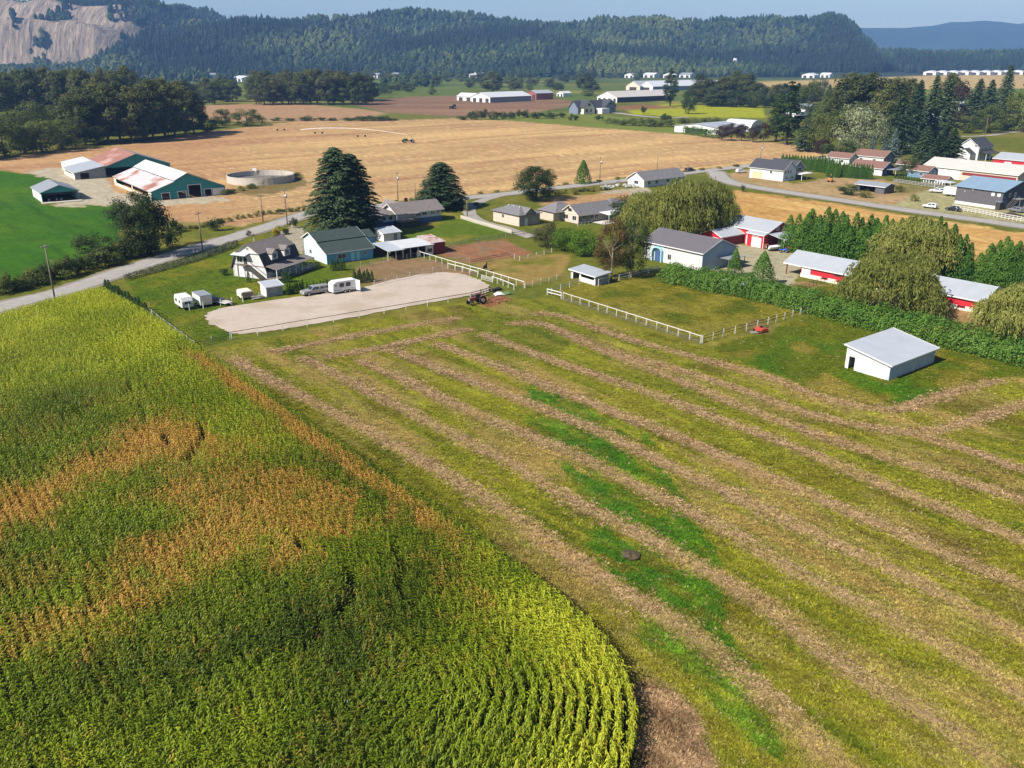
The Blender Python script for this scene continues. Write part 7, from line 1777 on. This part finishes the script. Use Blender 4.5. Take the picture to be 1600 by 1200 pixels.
for x in (-.5, 0, .5): ubox('bearer', FG, t, (x, 0, .06), (.1, 1.1, .1))
# things in the workshop yard
t = thing('motorhome', 'white motorhome parked under the red workshop lean-to', 'motorhome', (*G(1249, 385), 0), 36)
MB().prism([(-3.2, .5), (-3.2, 2.5), (1.9, 2.5), (2.5, 1.9), (3.2, 1.2), (3.2, .5)], 'y', -1.0, 1.0).build('body', WHITE, t, bevel=.08)
for x in (-1.9, 2.2):
    for y in (-.95, .95): wheel(t, x, y, .36)
for x in (-2.2, -.6, .8): ubox('window', GLASS, t, (x, -1.01, 1.7), (.9, .04, .55))
ubox('windscreen', GLASS, t, (2.62, 0, 1.75), (.06, 1.6, .5), 0, .8); ubox('stripe', GREYTIN, t, (0, -1.01, 1.1), (6.2, .02, .2))
t = thing('motor_boat', 'white boat on a trailer before the lean-to', 'boat', (*G(1213, 391), .5), 20)
mb = MB(); sec = []
for x, w, zt, zb in ((-2.6, .95, .55, .0), (-.8, 1.0, .6, -.05), (1.0, .85, .7, 0), (2.2, .4, .8, .2), (2.8, .03, .88, .5)): sec.append([(x, -w, zt), (x, -w * .75, zb + .15), (x, 0, zb - .15), (x, w * .75, zb + .15), (x, w, zt)])
for s in sec: mb.v += s
for i in range(4):
    for j in range(4): mb.f.append((i * 5 + j, i * 5 + j + 1, (i + 1) * 5 + j + 1, (i + 1) * 5 + j))
mb.f.append((4, 3, 2, 1, 0)); [mb.f.append((i * 5, (i + 1) * 5, (i + 1) * 5 + 4, i * 5 + 4)) for i in range(4)]
mb.build('hull', WHITE, t); ubox('windshield', GLASS, t, (.6, 0, .95), (.05, 1.4, .45)); ubox('outboard_motor', BLACK, t, (-2.75, 0, .6), (.35, .35, .9)); bar('trailer_frame', STEEL, t, (-2.4, 0, -.25), (3.3, 0, -.25), .12, .1)
for y in (-.8, .8): MB().tube((-.8, y - .1, -.25), (-.8, y + .1, -.25), .27, .27, 14).build('wheel', TYRE, t)
t = thing('quad_bike', 'bright blue quad bike beside the boat', 'quad bike', (*G(1224, 394), 0), -20)
MB().prism([(-1.0, .55), (-.9, .85), (-.1, .75), (.3, .95), (.95, .8), (1.0, .5)], 'y', -.45, .45).build('body', paint_mat('quad_blue', (.02, .12, .55)), t, bevel=.05)
for x in (-.65, .65):
    for y in (-.5, .5): wheel(t, x, y, .3, .25)
bar('handlebar', BLACK, t, (.35, -.45, 1.1), (.35, .45, 1.1), .05, .05); ubox('seat', BLACK, t, (-.3, 0, .86), (.8, .35, .12))
for px, py, c, lb in [(1122, 447, (.25, .14, .10), 'rusty brown crate behind the bramble hedge'), (1132, 444, (.5, .5, .5), 'pale crate behind the bramble hedge'), (1140, 449, (.08, .12, .3), 'dark blue crate behind the bramble hedge'), (1152, 446, (.35, .3, .25), 'wooden crate beside the pointed golden cedar'), (1196, 388, (.3, .1, .06), 'rust red crate at the workshop door'), (1232, 392, (.4, .05, .05), 'red box beside the blue quad bike')]:
    t = thing('storage_crate', lb, 'crate', (*G(px, py), 0), random.uniform(0, 90))
    m_ = mat('crate_%d' % px, c, .8, .2, 2)
    for k in range(4): ubox('slat', m_, t, (0, -.55 if k < 2 else .55, .3 + (k % 2) * .5), (1.2, .06, .4))
    for s in (-.57, .57): ubox('end_panel', m_, t, (s, 0, .5), (.06, 1.0, .9))
    ubox('lid', m_, t, (0, 0, 1.0), (1.25, 1.2, .08))
t = thing('grain_bin', 'small white grain bin behind the long red barn', 'silo', (*G(1349, 408), 0))
MB().tube((0, 0, .4), (0, 0, 3.6), 1.45, 1.45, 20).build('bin_wall', STEEL, t, True); MB().tube((0, 0, 3.6), (0, 0, 4.7), 1.6, .2, 20).build('bin_roof', WHITE, t)
for k in range(4): ubox('leg', STEEL, t, (1.2 * math.cos(k * 1.57 + .5), 1.2 * math.sin(k * 1.57 + .5), .2), (.1, .1, .5))
t = bld('feed_shed', 'tiny grey roofed shed beside the grain bin', G(1318, 404), 38, 'shed')
E = (0, 3.0, 0, 3.4); pr = [(0, 2.4), (3.0, 3.0)]
body(t, *E, 'y', pr, GREYW); roof(t, *E, 'y', pr, GREYTIN, .3, .08)
t = thing('box_van', 'white box trailer beside the charcoal workshop', 'trailer', (*G(1485, 306), 0), 128)
MB().box(-2.2, 2.2, -1.1, 1.1, .6, 3.0).build('box', WHITE, t, bevel=.06)
for x in (-.9, .9):
    for y in (-1.0, 1.0): wheel(t, x, y, .38)
bar('tow_bar', STEEL, t, (2.2, 0, .6), (3.2, 0, .6), .1, .1); ubox('door', STEEL, t, (-2.22, 0, 1.8), (.04, 1.9, 2.2))
t = thing('mini_excavator', 'orange mini excavator on the dry yard by the new house', 'excavator', (*G(1297, 284), 0), 60)
OR = paint_mat('orange_paint', (.55, .18, .03))
for y in (-.7, .7): MB().prism([(-1.1, .05), (-1.25, .3), (-1.0, .55), (1.0, .55), (1.25, .3), (1.1, .05)], 'y', y - .2, y + .2).build('track', BLACK, t)
MB().box(-1.0, .7, -.75, .75, .6, 1.3).build('house', OR, t, bevel=.06); MB().box(-.3, .7, -.7, .2, 1.3, 2.4).build('cab', GLASS, t)
bar('boom', OR, t, (.7, .3, 1.1), (2.2, .3, 2.6), .25, .3); bar('stick', OR, t, (2.2, .3, 2.6), (3.2, .3, 1.0), .2, .22); MB().prism([(3.0, .3), (3.5, .4), (3.4, 1.0), (3.0, 1.0)], 'y', 0, .6).build('bucket', BLACK, t)
t = thing('soil_heap', 'dark heap of soil beside the charcoal workshop', 'soil heap', (*G(1580, 337), 0))
q = [(math.cos(a) * r * (1 + .25 * random.random()), math.sin(a) * r * (1 + .25 * random.random()), 1.1 * (1 - r / 3.2) + .1 * random.random()) for r in (3.0, 2.2, 1.3, .5) for a in np.linspace(0, 2 * math.pi, 17)[:-1]]
mb = MB(); mb.v = q; mb.f = [(r * 16 + i, r * 16 + (i + 1) % 16, (r + 1) * 16 + (i + 1) % 16, (r + 1) * 16 + i) for r in range(3) for i in range(16)] + [tuple(range(48, 64))]; mb.build('heap', mat('dark_soil', (.05, .04, .035), .95, .3, 2, bump=.05), t)
# boulders beside the road
BM = mat('boulder_stone', (.36, .36, .35), .9, .3, 2, bump=.05); bmesh_ = []
for k in range(3):
    d = rnd_dir(42); hull = d * RNG.uniform(.75, 1.1, 42)[:, None]
    import bmesh as _bm
    b_ = _bm.new(); [b_.verts.new(v) for v in hull]; _bm.ops.convex_hull(b_, input=b_.verts); me = bpy.data.meshes.new('boulder'); b_.to_mesh(me); b_.free(); me.materials.append(BM); bmesh_.append(me)
for k in range(34):
    px = 938 + random.random() * 66; py = 294.5 - (px - 938) * .085 + random.uniform(-2.2, 2.6)
    o = bpy.data.objects.new('boulder', bmesh_[k % 3]); o.location = (*G(px, py), .25); s = random.uniform(.45, .95); o.scale = (s * 1.2, s, s * .75); o.rotation_euler = (0, 0, random.random() * 6)
    tag(link(o), 'grey boulder in the rock edging between road and driveway', 'boulder', 'rock edging boulders')
# irrigation gun out on the tan field
t = thing('irrigation_gun', 'travelling irrigation gun throwing a long water jet over the tan field', 'irrigation gun', (*G(638, 223), 0), 200)
bar('cart_frame', BLACK, t, (-3, 0, 1.0), (3, 0, 1.0), .8, .5); ubox('pump', mat('green_machine', (.05, .12, .05), .6, .2, 1), t, (1.5, 0, 1.7), (2.2, 1.4, 1.2)); MB().tube((-2.2, 0, 1.0), (-2.2, 0, 3.4), .25, .18, 8).build('riser', STEEL, t); bar('nozzle', STEEL, t, (-2.2, 0, 3.3), (-.4, 0, 4.3), .2, .2)
for x in (-2.4, 2.4):
    for y in (-1.3, 1.3): wheel(t, x, y, .9, .4)
wm_, nt_, bb = nodes('water_jet'); bb.inputs['Base Color'].default_value = (.9, .92, .95, 1); bb.inputs['Alpha'].default_value = .3; bb.inputs['Roughness'].default_value = .6
A = Vector((*G(637, 223), 4.3)); B_ = Vector((*G(470, 204), 0.6)); inv = Matrix.Translation(t.location) @ Matrix.Rotation(R(200), 4, 'Z'); inv.invert()
mb = MB(); pr_ = None
for k in range(25):
    f = k / 24; p = A.lerp(B_, f) + Vector((0, 0, 4 * 2.2 * f * (1 - f))); p = inv @ p
    if pr_ is not None: mb.tube(pr_, p, .07 + .22 * f, .08 + .23 * f, 7)
    pr_ = p
mb.build('water_jet', wm_, t)
for px, py, lb in [(439, 204, 'first wheeled pipe carrier on the tan field, farthest from the irrigation gun'), (498, 209, 'middle wheeled pipe carrier on the tan field'), (565, 214, 'wheeled pipe carrier on the tan field closest to the irrigation gun')]:
    t = thing('pipe_carrier', lb, 'irrigation wheel', (*G(px, py), 0), 15)
    for x in (-2.2, 2.2): wheel(t, x, 0, .6, .2)
    bar('axle', STEEL, t, (-2.2, 0, .6), (2.2, 0, .6), .12, .12)
t = thing('field_tractor', 'small dark tractor working on the ploughed brown field', 'tractor', (*G(708, 170), 0), 30)
MB().box(-3.4, .2, -.9, .9, 1.0, 2.4).build('bonnet', BLACK, t); MB().box(.2, 2.4, -1.1, 1.1, 1.2, 4.0).build('cab', GLASS, t)
for y in (-1.5, 1.5): wheel(t, 1.2, y, 1.3, .6); wheel(t, -2.6, y, .8, .5)
# the black horse, one skinned body
V = {'pelvis': (-.62, 0, 1.28), 'loin': (-.2, 0, 1.27), 'chest': (.38, 0, 1.22), 'withers': (.52, 0, 1.34), 'neck': (.85, 0, 1.62), 'poll': (1.05, 0, 1.92), 'nose': (1.42, 0, 1.62), 'dock': (-.85, 0, 1.32), 'tail': (-1.0, 0, .75),
     'fsL': (.48, .2, .95), 'fkL': (.52, .2, .52), 'ffL': (.5, .2, .06), 'fsR': (.48, -.2, .95), 'fkR': (.6, -.2, .52), 'ffR': (.56, -.2, .06),
     'hsL': (-.58, .22, .95), 'hkL': (-.72, .22, .52), 'hfL': (-.66, .22, .06), 'hsR': (-.5, -.22, .95), 'hkR': (-.66, -.22, .52), 'hfR': (-.58, -.22, .06), 'earL': (1.02, .09, 2.06), 'earR': (1.02, -.09, 2.06)}
RD = dict(pelvis=.33, loin=.31, chest=.34, withers=.26, neck=.17, poll=.13, nose=.085, dock=.08, tail=.05, earL=.03, earR=.03)
ks = list(V); me = bpy.data.meshes.new('horse')
ed = [('pelvis', 'loin'), ('loin', 'chest'), ('chest', 'withers'), ('withers', 'neck'), ('neck', 'poll'), ('poll', 'nose'), ('pelvis', 'dock'), ('dock', 'tail'), ('chest', 'fsL'), ('fsL', 'fkL'), ('fkL', 'ffL'), ('chest', 'fsR'), ('fsR', 'fkR'), ('fkR', 'ffR'), ('pelvis', 'hsL'), ('hsL', 'hkL'), ('hkL', 'hfL'), ('pelvis', 'hsR'), ('hsR', 'hkR'), ('hkR', 'hfR'), ('poll', 'earL'), ('poll', 'earR')]
me.from_pydata([V[k] for k in ks], [(ks.index(a), ks.index(b_)) for a, b_ in ed], []); me.update()
ho = bpy.data.objects.new('horse', me); ho.location = (*G(758, 424.5), -.06); ho.rotation_euler = (0, 0, R(70)); link(ho)
sk = ho.modifiers.new('skin', 'SKIN')
for i, k in enumerate(ks):
    r_ = RD.get(k, {'s': .15, 'k': .075, 'f': .065}[k[1]] if len(k) == 3 else .1)
    me.skin_vertices[0].data[i].radius = (r_, r_)
me.skin_vertices[0].data[0].use_root = True
ho.modifiers.new('sub', 'SUBSURF').render_levels = 2
me.materials.append(mat('black_horse_coat', (.018, .015, .014), .5, .2, 2))
tag(ho, 'black horse standing in the dry grass paddock behind the white rails', 'horse')
# ================================================================== HAZE
hz_ = MB().box(-9500, 9500, -150, 9600, -4.5, 460)
hmz = bpy.data.materials.new('haze'); hmz.use_nodes = True
hmz.node_tree.nodes.clear()
pv = hmz.node_tree.nodes.new('ShaderNodeVolumePrincipled')
pv.inputs['Color'].default_value = (0.26, 0.50, 1.0, 1)
pv.inputs['Density'].default_value = 0.000095
pv.inputs['Anisotropy'].default_value = 0.0
mo = hmz.node_tree.nodes.new('ShaderNodeOutputMaterial')
hmz.node_tree.links.new(pv.outputs[0], mo.inputs['Volume'])
tag(hz_.build('haze', hmz), 'thin blue summer haze hanging over the whole valley', 'haze', kind='stuff')
